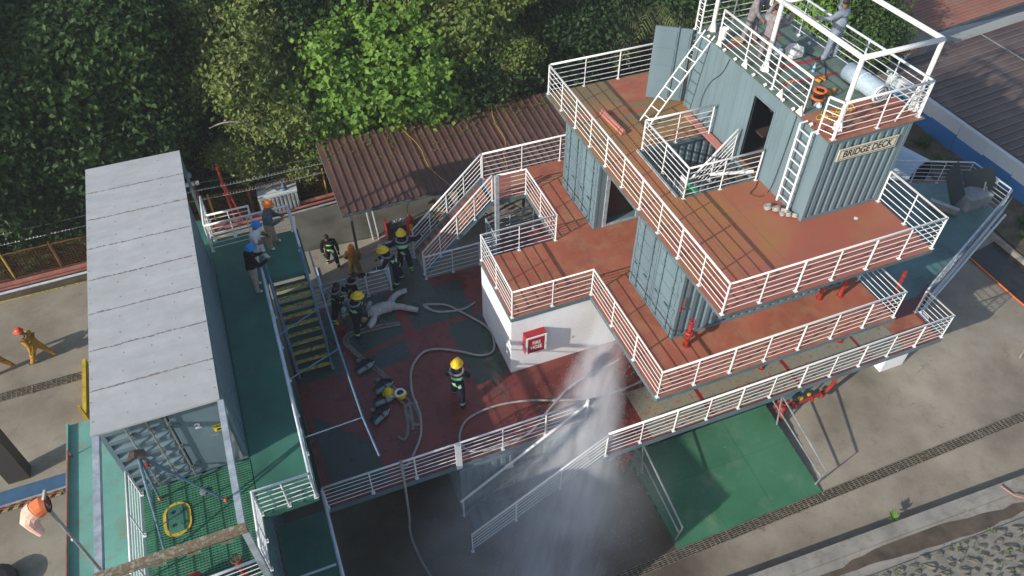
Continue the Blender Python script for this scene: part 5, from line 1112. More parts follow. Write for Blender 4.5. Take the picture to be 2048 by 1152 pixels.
# dark bench at the right
bn = thing('bench', 'dark table cut by the right edge of the picture', 'table', (14.2,-2.5,0))
m = MB(); m.box(0,-0.9,0.48,1.6,0.35,0.53); m.build('top', 'steel_dk', bn)
for x in (0.08,1.5):
    for y in (-0.8,0.27): m = MB(); m.bar((x,y,0),(x,y,0.48),0.05,0.05); m.build('leg', 'galv', bn)
m = MB(); m.tube([(9.5,-7.3,0.62),(9.9,-6.35,0.6),(10.6,-5.9,0.55)],0.045,8,0); m.tube([(9.1,-6.1,0.6),(9.25,-6.5,0.58),(9.7,-6.9,0.62)],0.02,6,1)
tag(m.build('hose_end', ['bluepipe','pinkpipe']), 'pale blue pipe with a pink hose at the end of the kerb wall', 'pipe')
# red and white litter at the corner of the neighbouring roof
m = MB(); m.bar((21.9,13.7,2.0),(23.2,14.3,2.15),0.25,0.04,0); m.bar((21.6,13.9,2.06),(22.9,13.9,2.2),0.1,0.04,1)
tag(m.build('bent_panel', ['white','orangep']), 'bent white and orange panels lying at the corner of the neighbouring roof', 'panel')
# ------------------------------------------------------------------ hoses
def zpts(pts, z): return [(x,y,z) for x,y in pts]
h1 = [(-3.86,5.13),(-4.38,4.99),(-5.12,5.15),(-5.46,5.46),(-5.52,5.65),(-5.17,5.54),(-4.8,5.32),(-4.38,4.74),(-3.90,3.95),(-3.88,3.36),(-4.09,2.9),(-4.52,2.9),(-5.06,3.28),(-5.62,3.61),(-6.09,3.69),(-6.5,3.41),(-6.76,2.99),(-6.93,2.24),(-6.93,1.45),(-7.11,0.77),(-7.44,0.27),(-7.80,-0.1)]
P = [(x,y,D1+0.035+(0.02 if i > 5 else 0)) for i,(x,y) in enumerate(h1)]+[(-7.95,-0.42,D1+0.7),(-7.98,-0.56,D1+1.10),(-8.0,-0.72,D1+0.6),(-8.05,-0.75,1.2),(-8.1,-0.7,0.3),(-8.1,-1.1,0.04),(-7.95,-2.1,0.04),(-7.5,-3.2,0.04),(-7.2,-4.2,0.04)]
m = MB(); m.tube(catmull(P,7),0.038,8); tag(m.build('fire_hose', 'hose', smooth=True), 'grey fire hose curving over the main deck and hanging over the front railing', 'hose')
h2 = [(0.4,0.3),(-0.48,0.11),(-1.68,0.08),(-2.86,0.4),(-3.85,0.77),(-4.84,0.92),(-5.68,0.77),(-6.06,0.36),(-6.12,-0.05),(-5.85,-0.33),(-5.17,-0.44),(-4.16,-0.33),(-3.27,0.21),(-2.19,0.78),(-0.4,1.13)]
m = MB(); m.tube(catmull([(x,y,D1+0.04+(0.05 if i > 11 else 0)) for i,(x,y) in enumerate(h2)],7),0.036,8); tag(m.build('fire_hose', 'hose', smooth=True), 'grey fire hose looping in front of the white block towards the spray', 'hose')
def flat(pts, w, name, la, mat='flathose', z=D1+0.012):
    P = catmull([(x,y,z+(q if q else 0)) for x,y,*r in pts for q in ([r[0]] if r else [0])],6); m = MB(); vs = []
    for i, p in enumerate(P):
        t = (P[min(i+1,len(P)-1)]-P[max(i-1,0)]); t.z = 0; t.normalize(); n_ = Vector((-t.y,t.x,0))*w/2
        vs += [p+n_, p-n_, p-n_+Vector((0,0,0.02)), p+n_+Vector((0,0,0.02))]
    n = len(P); fs = [(i*4+a, (i+1)*4+a, (i+1)*4+(a+1)%4, i*4+(a+1)%4) for i in range(n-1) for a in range(4)]; fs += [(0,1,2,3),((n-1)*4+3,(n-1)*4+2,(n-1)*4+1,(n-1)*4)]
    m.add(vs, fs); return tag(m.build(name, mat), la, 'hose')
flat([(-6.50,5.20),(-6.9,5.28),(-7.28,5.32),(-8.02,5.36),(-8.34,5.2),(-8.36,4.88),(-8.06,4.2),(-7.70,3.55),(-7.30,2.5),(-7.02,1.9),(-6.98,1.25),(-7.1,1.13),(-7.22,1.3),(-7.25,1.9),(-7.5,2.6)], 0.085, 'flat_hose', 'flat canvas hose doubled along the main deck past the breathing sets')
flat([(-6.50,5.10),(-6.9,5.16),(-7.5,5.2),(-8.1,5.22),(-8.25,5.1),(-8.26,4.85),(-7.98,4.18),(-7.62,3.5),(-7.4,3.0)], 0.085, 'flat_hose', 'second layer of flat canvas hose beside the dummy')
flat([(-7.12,1.95,0.03),(-7.28,1.8,0.03),(-7.32,1.45,0.0),(-7.45,0.95,0.0),(-7.62,0.80,0.0),(-7.75,0.98,0.0)], 0.085, 'flat_hose', 'bent end of flat canvas hose near the front railing')
flat([(-7.12,1.98,0.05),(-7.14,1.7,0.03),(-7.22,1.2,0.0),(-7.28,1.0,0)], 0.085, 'flat_hose', 'short straight end of flat canvas hose beside the bent one')
for (c, d_, la) in (((-5.46,5.50,D1+0.04),(0.3,-1,0),'metal coupling on the hose loop near the dummy'),((-6.93,1.9,D1+0.06),(0,1,0),'metal coupling on the curving hose by the breathing sets'),((-3.0,0.45,D1+0.05),(1,-0.3,0),'metal coupling on the hose loop in front of the white block')):
    m = MB(); q = Vector(d_).normalized(); c = Vector(c); m.tube([c-q*0.08,c-q*0.02,c+q*0.02,c+q*0.08],0.05,10,0,rr=[0.044,0.052,0.052,0.044]); tag(m.build('hose_coupling', 'galv'), la, 'coupling')
# breathing sets and helmets on the deck
def helmet_mb(m, c, r=0.145, ax=(0,0,1), mat=0):
    m.lathe([(r*1.32,0.0),(r*1.34,0.012),(r*1.0,0.03),(r*0.98,0.08),(r*0.85,0.14),(r*0.5,0.18),(0.001,0.19)],16,mat,c,ax,1.0,1.12)
    return m
def scba(label, c, rz):
    th = thing('breathing_set', label, 'breathing apparatus', c, rz)
    m = MB(); m.lathe([(0.01,-0.30),(0.06,-0.28),(0.078,-0.24),(0.078,0.2),(0.05,0.26),(0.025,0.28)],12,0,(0,0,0.10),(1,0,0.02)); m.build('air_cylinder', 'cyl', th, smooth=True)
    m = MB(); m.box(-0.28,0.08,0.006,0.32,0.26,0.05); m.tube([(0.05,-0.08,0.02),(0.05,-0.05,0.19),(0.05,0.1,0.19),(0.05,0.16,0.03)],0.02,6); m.tube(catmull([(-0.2,0.2,0.06),(0.0,0.34,0.05),(0.2,0.3,0.07),(0.34,0.16,0.05)],4),0.022,6); m.tube(catmull([(0.28,0,0.1),(0.4,0.1,0.05),(0.3,0.3,0.04),(0.05,0.42,0.04)],4),0.016,6); m.build('harness', 'black', th)
    m = MB(); m.lathe([(0.07,0),(0.085,0.04),(0.05,0.1)],10,0,(0.02,0.42,0.01)); m.build('face_mask', 'steel_dk', th)
    m = MB(); m.tube([(0.28,0,0.1),(0.36,0.03,0.12)],0.02,6); m.build('valve', 'galv', th)
for c, rz, la in (((-8.02,3.68,D1),0.35,'breathing set lying nearest the foot of the green stairs'),((-7.68,2.72,D1),0.3,'breathing set lying just above the yellow helmet'),((-7.80,2.25,D1),0.1,'breathing set lying just below the yellow helmet'),((-8.02,1.72,D1),0.5,'breathing set lying apart nearest the front railing')):
    scba(la, c, rz)
h_ = thing('fire_helmet', 'yellow fire helmet resting between two breathing sets', 'helmet', (-7.60,2.50,D1+0.08)); helmet_mb(MB(),(0,0,0)).build('shell', 'ylw', h_, smooth=True); m = MB(); m.box(-0.1,-0.22,0.0,0.1,-0.17,0.09); m.build('visor', 'silver', h_)
h_ = thing('fire_helmet', 'yellow fire helmet upside down with white lining beside the flat hose', 'helmet', (-7.28,2.30,D1+0.16)); m = MB(); helmet_mb(m,(0,0,0),0.145,(0.1,-0.35,-1)).build('shell', 'ylw', h_, smooth=True)
m = MB(); m.tube([(0.14*math.cos(2*PI*k/14),0.14*math.sin(2*PI*k/14)+0.02,0.02) for k in range(14)],0.035,6,0,True); m.build('lining', 'label_w', h_)
m = MB(); m.lathe([(0.001,-0.02),(0.12,0.0),(0.12,0.01)],12,0,(0,0.02,0)); m.build('padding', 'black', h_)
# training dummy
dm = thing('training_dummy', 'dirty white canvas training dummy lying on its back on the main deck', 'dummy', (-6.9,5.88,D1))
def capsule(m, pts, rr, seg=12): m.tube(catmull(pts,4), 0.1, seg, 0, False, True, rr=[rr[min(int(i/4),len(rr)-1)]*(1-(i/4)%1)+rr[min(int(i/4)+1,len(rr)-1)]*((i/4)%1) for i in range((len(pts)-1)*4+1)]); return m
m = MB(); capsule(m,[(-0.48,-0.12,0.13),(-0.3,-0.04,0.15),(0.0,0.02,0.16),(0.28,0.02,0.15),(0.46,0.05,0.12)],[0.13,0.21,0.2,0.19,0.11]); m.build('torso', 'dummyc', dm, smooth=True)
m = MB(); capsule(m,[(0.30,0.12,0.13),(0.5,0.38,0.13),(0.75,0.52,0.12),(1.0,0.56,0.11)],[0.12,0.105,0.10,0.09]); m.build('leg', 'dummyc', dm, smooth=True)
m = MB(); capsule(m,[(0.38,-0.04,0.13),(0.62,-0.12,0.13),(0.85,-0.28,0.12),(1.1,-0.45,0.11)],[0.12,0.105,0.10,0.09]); m.build('leg', 'dummyc', dm, smooth=True)
m = MB(); capsule(m,[(-0.42,0.02,0.12),(-0.40,0.25,0.11),(-0.28,0.48,0.10)],[0.09,0.085,0.07]); m.build('arm', 'dummyc', dm, smooth=True)
m = MB(); capsule(m,[(-0.3,-0.2,0.14),(-0.42,-0.42,0.13),(-0.6,-0.58,0.11)],[0.10,0.12,0.09]); m.build('arm', 'dummyc', dm, smooth=True)
m = MB(); m.ball((-0.66,-0.22,0.11),0.115,12); m.build('head', 'strawbroom', dm, smooth=True)
# ------------------------------------------------------------------ people
def person(label, loc, rz, outfit, H=1.72, lean=(0,0.03), legs=((6,4),(-6,4)), spread=0.10, arms=None, head=(0,0.04), bulk=1.0, twist=0, helmet=None, hairc=None, extras=(), name='person', head_turn=0):
    """legs: (thigh swing forward in degrees, knee bend) for left and right; arms: per side (upper dir, fore dir) in body axes x right, y forward, z up; rz turns +y"""
    J = {}; E = []; R = {}; REG = {}
    def add(k, p, r, par=None, reg=None):
        J[k] = Vector(p); R[k] = r if isinstance(r, tuple) else (r, r)
        if par: E.append((par, k)); REG[(par, k)] = reg
    h = H/1.72; lx, ly = lean; b = bulk*1.22
    # lowest ankle sets the pelvis height
    def leg(s, sw, kn):
        sgn = -1 if s == 0 else 1; a = math.radians(sw); k = math.radians(sw-kn)
        hip = Vector((sgn*0.095*h, 0, 0)); knee = hip+Vector((sgn*spread*0.3, math.sin(a)*0.42*h, -math.cos(a)*0.42*h)); ank = knee+Vector((sgn*spread*0.3, math.sin(k)*0.41*h, -math.cos(k)*0.41*h)); return hip, knee, ank
    LG = [leg(i, *legs[i]) for i in (0,1)]; pz = -min(l[2].z for l in LG)+0.085
    up = Vector((0,0,pz)); ch = Vector((lx*0.6, ly*0.6, pz+0.30*h)); nk = Vector((lx, ly, pz+0.50*h))
    add('pelvis', up, (0.145*b, 0.115*b)); add('waist', up+Vector((lx*0.3, ly*0.3, 0.15*h)), (0.135*b, 0.11*b), 'pelvis', 'torso')
    add('chest', ch+Vector((0,0,0.03)), (0.165*b, 0.125*b), 'waist', 'torso'); add('yoke', nk-Vector((0,0,0.05)), (0.12*b, 0.09*b), 'chest', 'torso')
    add('neck', nk+Vector((0,0,0.02)), 0.055, 'yoke', 'neck'); hd = nk+Vector((head[0]*0.5, head[1]*0.5, 0.10*h)); add('jaw', hd, (0.085, 0.095), 'neck', 'head')
    ht_ = nk+Vector((head[0], head[1], 0.19*h)); add('crown', ht_, (0.098, 0.108), 'jaw', 'head'); add('top', ht_+Vector((0,0,0.07)), 0.05, 'crown', 'head')
    for i in (0,1):
        hip, kn, an = LG[i]; s = 'LR'[i]; sgn = -1 if i == 0 else 1
        add('hip'+s, up+hip+Vector((0,0,-0.03)), 0.095*b, 'pelvis', 'leg'); add('kneeB'+s, up+hip.lerp(kn,0.55), 0.08*b, 'hip'+s, 'leg')
        add('knee'+s, up+kn, 0.064*b, 'kneeB'+s, 'leg'); add('calf'+s, up+kn.lerp(an,0.45), 0.062*b, 'knee'+s, 'shin'); add('ank'+s, up+an, 0.045*b, 'calf'+s, 'shin')
        add('heel'+s, up+an+Vector((0,-0.03,-0.045)), 0.04, 'ank'+s, 'foot'); add('toe'+s, up+an+Vector((sgn*0.03,0.16,-0.05)), (0.045,0.03), 'ank'+s, 'foot')
        ua, fa = (arms or (((-0.25,0.05,-1),(-0.1,0.25,-1)),((0.25,0.05,-1),(0.1,0.25,-1))))[i]
        ua = Vector(ua).normalized(); fa = Vector(fa).normalized(); sh = nk+Vector((sgn*0.175*h*min(b,1.32)*0.92, 0, -0.075*h)); el = sh+ua*0.29*h; wr = el+fa*0.25*h
        add('sh'+s, sh, 0.07*b, 'yoke', 'uarm'); add('ua'+s, sh.lerp(el,0.5), 0.055*b, 'sh'+s, 'uarm'); add('el'+s, el, 0.048*b, 'ua'+s, 'uarm'); add('fa'+s, el.lerp(wr,0.5), 0.043*b, 'el'+s, 'farm'); add('wr'+s, wr, 0.030*b, 'fa'+s, 'farm')
        sd = fa.cross(Vector((0,0,1))); sd = sd.normalized() if sd.length > 0.1 else Vector((0,1,0)); nn = sd.cross(fa).normalized()
        add('palm'+s, wr+fa*0.06, (0.036,0.018), 'wr'+s, 'hand'); 
        for k in range(4):
            q = wr+fa*0.095+sd*(k-1.5)*0.021; l = (0.055,0.065,0.062,0.048)[k]
            add('kn%d'%k+s, q, 0.0105, 'palm'+s, 'hand'); add('fm%d'%k+s, q+fa*l*0.6-nn*0.012, 0.0095, 'kn%d'%k+s, 'hand'); add('ft%d'%k+s, q+fa*l*0.85-nn*0.034, 0.008, 'fm%d'%k+s, 'hand')
        q = wr+fa*0.035-sd*0.035*sgn; add('th'+s, q-sd*0.018*sgn, 0.011, 'palm'+s, 'hand'); add('tt'+s, q-sd*0.03*sgn+fa*0.045-nn*0.015, 0.009, 'th'+s, 'hand')
    keys = list(J); ix = {k: i for i, k in enumerate(keys)}
    me = bpy.data.meshes.new(name); me.from_pydata([J[k] for k in keys], [(ix[a], ix[c]) for a, c in E], []); me.update()
    o = bpy.data.objects.new(name, me); C.objects.link(o)
    sk_ = o.modifiers.new('s', 'SKIN'); sk_.use_smooth_shade = True; sk_.branch_smoothing = 0.3
    for i, k in enumerate(keys):
        v = me.skin_vertices[0].data[i]; v.radius = R[k]; v.use_root = (k == 'pelvis')
    ss = o.modifiers.new('u', 'SUBSURF'); ss.levels = 1; ss.render_levels = 1
    bpy.context.view_layer.update()
    m2 = bpy.data.meshes.new_from_object(o.evaluated_get(bpy.context.evaluated_depsgraph_get())); m2.name = name
    o.modifiers.clear(); o.data = m2; bpy.data.meshes.remove(me)
    mats = []; 
    def mi(n):
        if n not in mats: mats.append(n); m2.materials.append(W[n])
        return mats.index(n)
    m2.materials.clear()
    segs = [(J[a], J[c], REG[(a,c)], c) for a, c in E]
    idx = []
    for f in m2.polygons:
        c = f.center; best = None
        for a, d, reg, kk in segs:
            ab = d-a; t = max(0, min(1, (c-a).dot(ab)/max(ab.length_squared,1e-9))); q = (c-a-ab*t).length
            rad = (sum(R[kk])/2)
            q = q/ max(rad,0.012)
            if best is None or q < best[0]: best = (q, reg, t, kk)
        idx.append(mi(outfit(best[1], best[2], best[3], c, pz, c-nk)))
    m2.polygons.foreach_set('material_index', idx); m2.polygons.foreach_set('use_smooth', [True]*len(m2.polygons))
    o.location = loc; o.rotation_euler = (0,0,rz); tag(o, label, 'person')
    HC = ht_; q = Matrix.Rotation(head_turn, 3, 'Z')
    m = MB()      # face: nose, brow and ears
    def hp(x, y, z): v = q @ Vector((x,y,0)); return HC+Vector((v.x,v.y,z))
    m.add([hp(-0.012,0.085,-0.035),hp(0.012,0.085,-0.035),hp(0,0.088,0.015),hp(0,0.118,-0.03)], [(0,1,3),(1,2,3),(2,0,3)],0)
    for s in (-1,1): m.ball(hp(s*0.083,0,-0.02),0.022,6,0,(0.5,1,1.2)); m.ball(hp(s*0.03,0.084,0.012),0.010,6,1)
    m.bar(hp(-0.022,0.085,-0.066),hp(0.022,0.085,-0.066),0.01,0.008,2)
    m.build('face', ['skin','hair','redp'], o)
    if helmet:
        col, kind = helmet; m = MB(); c = HC+Vector((0,0,0.02)); ax = Vector((head[0]*0.6, head[1]*1.5, 1)).normalized()
        if kind == 'fire':
            m.lathe([(0.150,-0.02),(0.185,-0.015),(0.18,0.0),(0.128,0.02),(0.125,0.07),(0.105,0.115),(0.06,0.14),(0.001,0.145)],16,0,c,ax,1.0,1.18); m.bar(c+Vector((0,-0.11,0.12)),c+Vector((0,0.12,0.12)),0.02,0.05)
        else:
            m.lathe([(0.125,0.0),(0.14,0.0),(0.135,0.02),(0.122,0.03),(0.118,0.07),(0.095,0.115),(0.05,0.14),(0.001,0.145)],16,0,c,ax,1.0,1.12); v = q @ Vector((0,0.15,0)); m.bar(c+Vector((v.x*0.6,v.y*0.6,0.01)),c+Vector((v.x*1.2,v.y*1.2,0.0)),0.14,0.015)
        hh = m.build('helmet', col, o, smooth=True)
        if kind == 'fire': m = MB(); v = q @ Vector((0,0.16,0)); m.box(c.x+v.x-0.04,c.y+v.y-0.02,c.z+0.02,c.x+v.x+0.04,c.y+v.y,c.z+0.09); m.build('badge', 'silver', hh)
    else:
        m = MB(); m.lathe([(0.080,-0.03),(0.094,0.0),(0.095,0.05),(0.07,0.095),(0.02,0.115),(0.001,0.116)],14,0,HC+Vector((-(q@Vector((0,0.012,0))).x,-0.014,0.0)),None,1.0,1.1); m.build('hair', 'hair', o, smooth=True)
    if 'longhair' in extras: m = MB(); m.lathe([(0.085,-0.25),(0.10,-0.15),(0.098,0.0),(0.08,0.04)],12,0,HC+Vector((0,-0.035,0))); m.build('hair', 'hair', o, smooth=True)
    if 'hood' in extras: m = MB(); m.tube([nk+Vector((0.12*math.cos(a)*b,0.11*math.sin(a)*b-0.02,0.0+0.02*math.sin(a))) for a in [2*PI*k/14 for k in range(14)]],0.038,6,0,True); m.build('collar', 'greyc', o, smooth=True)
    if 'tank' in extras:
        m = MB(); m.tube([up+Vector((0,-0.21*b,0.02)),up+Vector((0,-0.22*b,0.06)),up+Vector((lx*0.8,-0.22*b+ly*0.7,0.42)),up+Vector((lx*0.8,-0.2*b+ly*0.8,0.47))],0.085,12,0,rr=[0.05,0.085,0.085,0.04]); tk = m.build('air_cylinder', 'cyl', o, smooth=True)
        for z in (0.12,0.32): m = MB(); m.tube([up+Vector((0.095*math.cos(a),-0.22*b+0.095*math.sin(a)+ly*z,z)) for a in [2*PI*k/12 for k in range(12)]],0.014,5,0,True); m.build('strap', 'black', tk)
    if 'phone' in extras:
        c = (J['palmL']+J['palmR'])/2; m = MB(); m.box(c.x-0.04,c.y+0.02,c.z+0.02,c.x+0.04,c.y+0.035,c.z+0.15); m.build('phone', 'black', o)
    if 'mask' in extras:
        m = MB(); v = q @ Vector((0,0.09,0)); m.lathe([(0.05,-0.02),(0.11,0.0),(0.13,0.06),(0.13,0.2),(0.09,0.26)],12,0,HC+Vector((v.x*0.7,v.y*0.7,-0.12)),None,0.8,0.55); m.build('welding_mask', 'steel_dk', o)
    if 'bandcap' in extras:
        m = MB(); m.lathe([(0.10,0.0),(0.105,0.05),(0.08,0.09)],12,0,HC); m.build('headband', 'orangep', o)
    return o
def out_ff(coat='navy', boots='black', band='reflex'):
    def f(reg, t, k, c, pz, rel):
        if reg == 'head': return 'skin' if c.z-0 > -9 else 'skin'
        if reg == 'neck': return 'greyc'
        if reg == 'hand': return 'skin'
        if reg == 'foot': return boots
        if reg == 'shin': return band if (k.startswith('ank') and 0.25 < t < 0.60) else (coat if not (k.startswith('ank') and t > 0.75 and boots == 'ylw') else boots)
        if reg == 'farm': return band if (k.startswith('wr') and 0.3 < t < 0.85) else coat
        if reg == 'torso':
            z = c.z-pz
            return band if (-0.03 < z < 0.05 or 0.25 < z < 0.33) else coat
        return coat
    return f
def out_plain(top, bottom, shoes, sleeves='long', neck='skin', hand='skin', belt=None):
    def f(reg, t, k, c, pz, rel):
        if reg in ('head',): return 'skin'
        if reg == 'neck': return neck
        if reg == 'hand': return hand
        if reg == 'foot': return shoes
        if reg in ('leg','shin'): return bottom
        if reg == 'farm': return top if sleeves == 'long' else 'skin'
        if reg == 'torso': return bottom if (c.z-pz < -0.02) else (belt if belt and c.z-pz < 0.04 else top)
        return top
    return f
def face_to(dx, dy): return math.atan2(-dx, dy)
R_ = math.radians
# left platform
person('person in a slate jacket and orange helmet looking at a phone', (-9.65,7.45,D2), face_to(1,-0.25), out_plain('jeanj','khaki','white'), 1.74, (0,0.06), ((4,2),(-6,3)), 0.12,
  (((-0.15,0.35,-1),(0.5,1,0.15)),((0.15,0.35,-1),(-0.5,1,0.15))), (0.0,0.09), 1.28, helmet=('orangep','site'), extras=('phone',))
person('person in a white T shirt, white shorts and blue helmet behind the railing', (-10.12,6.85,D2), face_to(1,-0.45), out_plain('whitec','whitec','white','short'), 1.60, (0,0.06), ((5,2),(-8,3)), 0.12,
  (((-0.2,0.25,-1),(0.6,1,0.1)),((0.2,0.25,-1),(-0.6,1,0.1))), (0.0,0.10), 1.28, helmet=('blueh','site'), extras=('phone',))
person('person in a black jacket and blue helmet leaning on the railing', (-10.42,5.72,D2), face_to(1,0.25), out_plain('blackc','greige','white'), 1.66, (0,0.06), ((3,2),(-4,3)), 0.10,
  (((-0.2,0.5,-0.8),(0.35,1,0.15)),((0.2,0.5,-0.8),(-0.35,1,0.15))), (0.0,0.08), 1.32, helmet=('blueh','site'), extras=('longhair',))
# yard
person('person in a dark turnout coat with a green front stripe walking on the concrete', (-7.72,11.55,G), face_to(-0.1,-1), out_ff('blackc','khaki','reflex'), 1.74, (0.02,0.05), ((16,4),(-14,4)), 0.16,
  (((-0.3,0.15,-1),(-0.05,0.45,-1)),((0.35,0.1,-1),(-0.2,0.5,-0.8))), (0.03,0.06), 1.28)
person('person in a yellow coverall and orange helmet with hands behind the back', (-7.02,10.55,G), face_to(-0.1,-1), out_plain('yellowc','yellowc','blackc'), 1.70, (0.0,0.0), ((3,2),(3,2)), 0.18,
  (((-0.35,-0.25,-1),(0.5,-0.6,-0.8)),((0.35,-0.25,-1),(-0.5,-0.6,-0.8))), (0,0.05), 1.3, helmet=('orangep','site'))
person('person in a yellow coverall and red helmet striding across the left yard', (-18.42,10.50,G), face_to(-1,0.25), out_plain('yellowc','yellowc','blackc'), 1.74, (0.0,0.10), ((26,8),(-22,14)), 0.08,
  (((-0.2,-0.3,-1),(-0.05,0.3,-1)),((0.2,0.3,-1),(0.05,0.6,-0.9))), (0,0.10), 1.28, helmet=('redh','site'))
person('person in an orange yellow coverall cut off by the left edge of the picture', (-19.78,10.42,G), face_to(-1,0.2), out_plain('yellowc','yellowc','blackc'), 1.72, (0.0,0.10), ((24,8),(-24,12)), 0.08,
  (((-0.2,-0.3,-1),(-0.05,0.3,-1)),((0.2,0.3,-1),(0.05,0.6,-0.9))), (0,0.10), 1.28, helmet=('redh','site'))
# firefighters on the main deck
person('firefighter with yellow helmet and yellow boots seen from behind', (-5.62,7.48,D1), face_to(0.1,1), out_ff('navy','ylw','reflex'), 1.78, (0.0,0.05), ((4,3),(-6,3)), 0.16,
  (((-0.9,0.2,-0.8),(-0.5,0.9,-0.3)),((1,0.1,-0.25),(0.9,0.6,0.1))), (0,0.06), 1.34, helmet=('ylw','fire'), extras=('hood',))
person('firefighter with yellow helmet leaning at the corner of the back railing', (-6.02,6.95,D1), face_to(-1,0.25), out_ff('navy','blackc','reflex'), 1.74, (0.0,0.30), ((6,3),(-8,3)), 0.14,
  (((-0.3,0.5,-0.9),(0.2,1,-0.2)),((0.3,0.4,-0.9),(-0.2,0.9,-0.4))), (0,0.08), 1.32, helmet=('ylw','fire'), extras=('hood',))
person('bareheaded firefighter with air cylinder holding a hand to the face', (-8.28,6.02,D1), face_to(1,-0.35), out_ff('navy','ylw','reflex'), 1.76, (0.0,0.05), ((8,3),(-10,4)), 0.14,
  (((-0.3,0.6,-0.7),(0.3,0.9,-0.2)),((0.25,0.75,-0.35),(-0.15,-0.1,1))), (0,0.09), 1.32, extras=('tank','hood'))
person('bareheaded firefighter with air cylinder reaching an arm along the back railing', (-7.72,6.28,D1), face_to(1,-0.1), out_ff('blackc','blackc','reflex'), 1.76, (0.03,0.10), ((6,4),(-6,4)), 0.14,
  (((-0.35,0.75,-0.25),(0.1,1,-0.05)),((0.3,0.3,-0.9),(-0.1,0.8,-0.5))), (0,0.10), 1.32, extras=('tank','hood'))
person('firefighter with yellow helmet and air cylinder looking down at the dummy', (-7.86,5.22,D1), face_to(1,0.15), out_ff('navy','blackc','reflex'), 1.80, (0.0,0.08), ((8,4),(-6,4)), 0.14,
  (((-0.3,0.3,-0.9),(0.2,0.8,-0.5)),((0.3,0.3,-0.95),(-0.1,0.75,-0.7))), (0,0.12), 1.34, helmet=('ylw','fire'), extras=('tank','hood'))
person('firefighter with yellow helmet standing alone on the dark red deck', (-5.70,1.52,D1), face_to(0.25,-1)+PI*0.75, out_ff('navy','blackc','reflex'), 1.80, (0.0,0.05), ((18,6),(-16,6)), 0.14,
  (((-0.3,0.2,-1),(0.0,0.8,-0.6)),((0.3,0.3,-0.95),(-0.1,0.8,-0.55))), (0,0.06), 1.34, helmet=('ylw','fire'), extras=('hood',))
# bridge roof
person('person in a grey coverall holding a welding mask on the bridge roof', (4.45,3.78,T), face_to(0.9,0.45), out_plain('greyc','greyc','blackc'), 1.72, (0.0,0.02), ((8,3),(-8,3)), 0.14,
  (((-0.3,0.6,-0.3),(0.2,0.4,0.9)),((0.3,0.6,-0.3),(-0.1,0.5,0.9))), (0,0.04), 1.24, extras=('mask','bandcap'))
person('person in a grey coverall with orange gloves and yellow belt by the back railing', (4.75,5.0,T), face_to(0.6,-1), out_plain('greyc','greyc','blackc','long','skin','orangep','yellow'), 1.72, (0.0,0.08), ((10,6),(-6,4)), 0.14,
  (((-0.35,0.3,-0.9),(0.1,0.8,-0.6)),((0.35,0.3,-0.9),(-0.2,0.7,-0.7))), (0,0.08), 1.24, helmet=('orangep','site'))
person('person in a blue grey coverall at the right edge of the bridge roof', (6.30,3.30,T), face_to(-0.35,1), out_plain('bluec','bluec','blackc'), 1.74, (0.10,0.05), ((4,2),(-4,2)), 0.12,
  (((-0.9,0.4,-0.4),(-0.6,0.9,0.1)),((0.3,0.5,-0.5),(-0.1,0.5,0.8))), (0,0.04), 1.24, extras=('mask',))
# ------------------------------------------------------------------ vegetation
def np_mesh(name, V, F, mats, idx=None):
    me = bpy.data.meshes.new(name); nv, nf = len(V), len(F)
    me.vertices.add(nv); me.vertices.foreach_set('co', np.asarray(V, dtype=np.float32).ravel())
    k = F.shape[1]; me.loops.add(nf*k); me.loops.foreach_set('vertex_index', F.astype(np.int32).ravel())
    me.polygons.add(nf); me.polygons.foreach_set('loop_start', np.arange(0, nf*k, k, dtype=np.int32)); me.polygons.foreach_set('loop_total', np.full(nf, k, dtype=np.int32))
    for q in mats: me.materials.append(q)
    if idx is not None: me.polygons.foreach_set('material_index', idx.astype(np.int32))
    me.update(calc_edges=True); return me
def leaves(seed, clumps, per, size, cr=0.32, asp=1.5, droop=0.3, out=0.6):
    """clumps: array of centre+outward direction; every leaf a folded kite of four corners (two triangles)"""
    r = np.random.default_rng(seed); n = len(clumps)*per
    c = np.repeat(clumps[:, :3], per, 0); d = np.repeat(clumps[:, 3:6], per, 0); sc = np.repeat(clumps[:, 6], per)
    p = c+r.normal(0, 1, (n, 3))*cr*sc[:, None]*np.array([1, 1, 0.7])
    nrm = d*out+r.normal(0, 0.5, (n, 3))+np.array([0, 0, 0.35]); nrm /= np.linalg.norm(nrm, axis=1)[:, None]
    t = r.normal(0, 1, (n, 3)); t[:, 2] -= droop*2; t -= nrm*(t*nrm).sum(1)[:, None]; t /= np.linalg.norm(t, axis=1)[:, None]
    b = np.cross(nrm, t); s = (size*r.uniform(0.65, 1.3, n))[:, None]
    v0 = p-t*s*0.5*asp; v2 = p+t*s*0.5*asp-nrm*s*0.12; mid = p-t*s*0.1
    v1 = mid+b*s*0.5+nrm*s*0.13; v3 = mid-b*s*0.5+nrm*s*0.13
    V = np.stack([v0, v1, v2, v3], 1).reshape(-1, 3); i = np.arange(n)*4
    F = np.concatenate([np.stack([i, i+1, i+2], 1), np.stack([i, i+2, i+3], 1)])
    return V, F
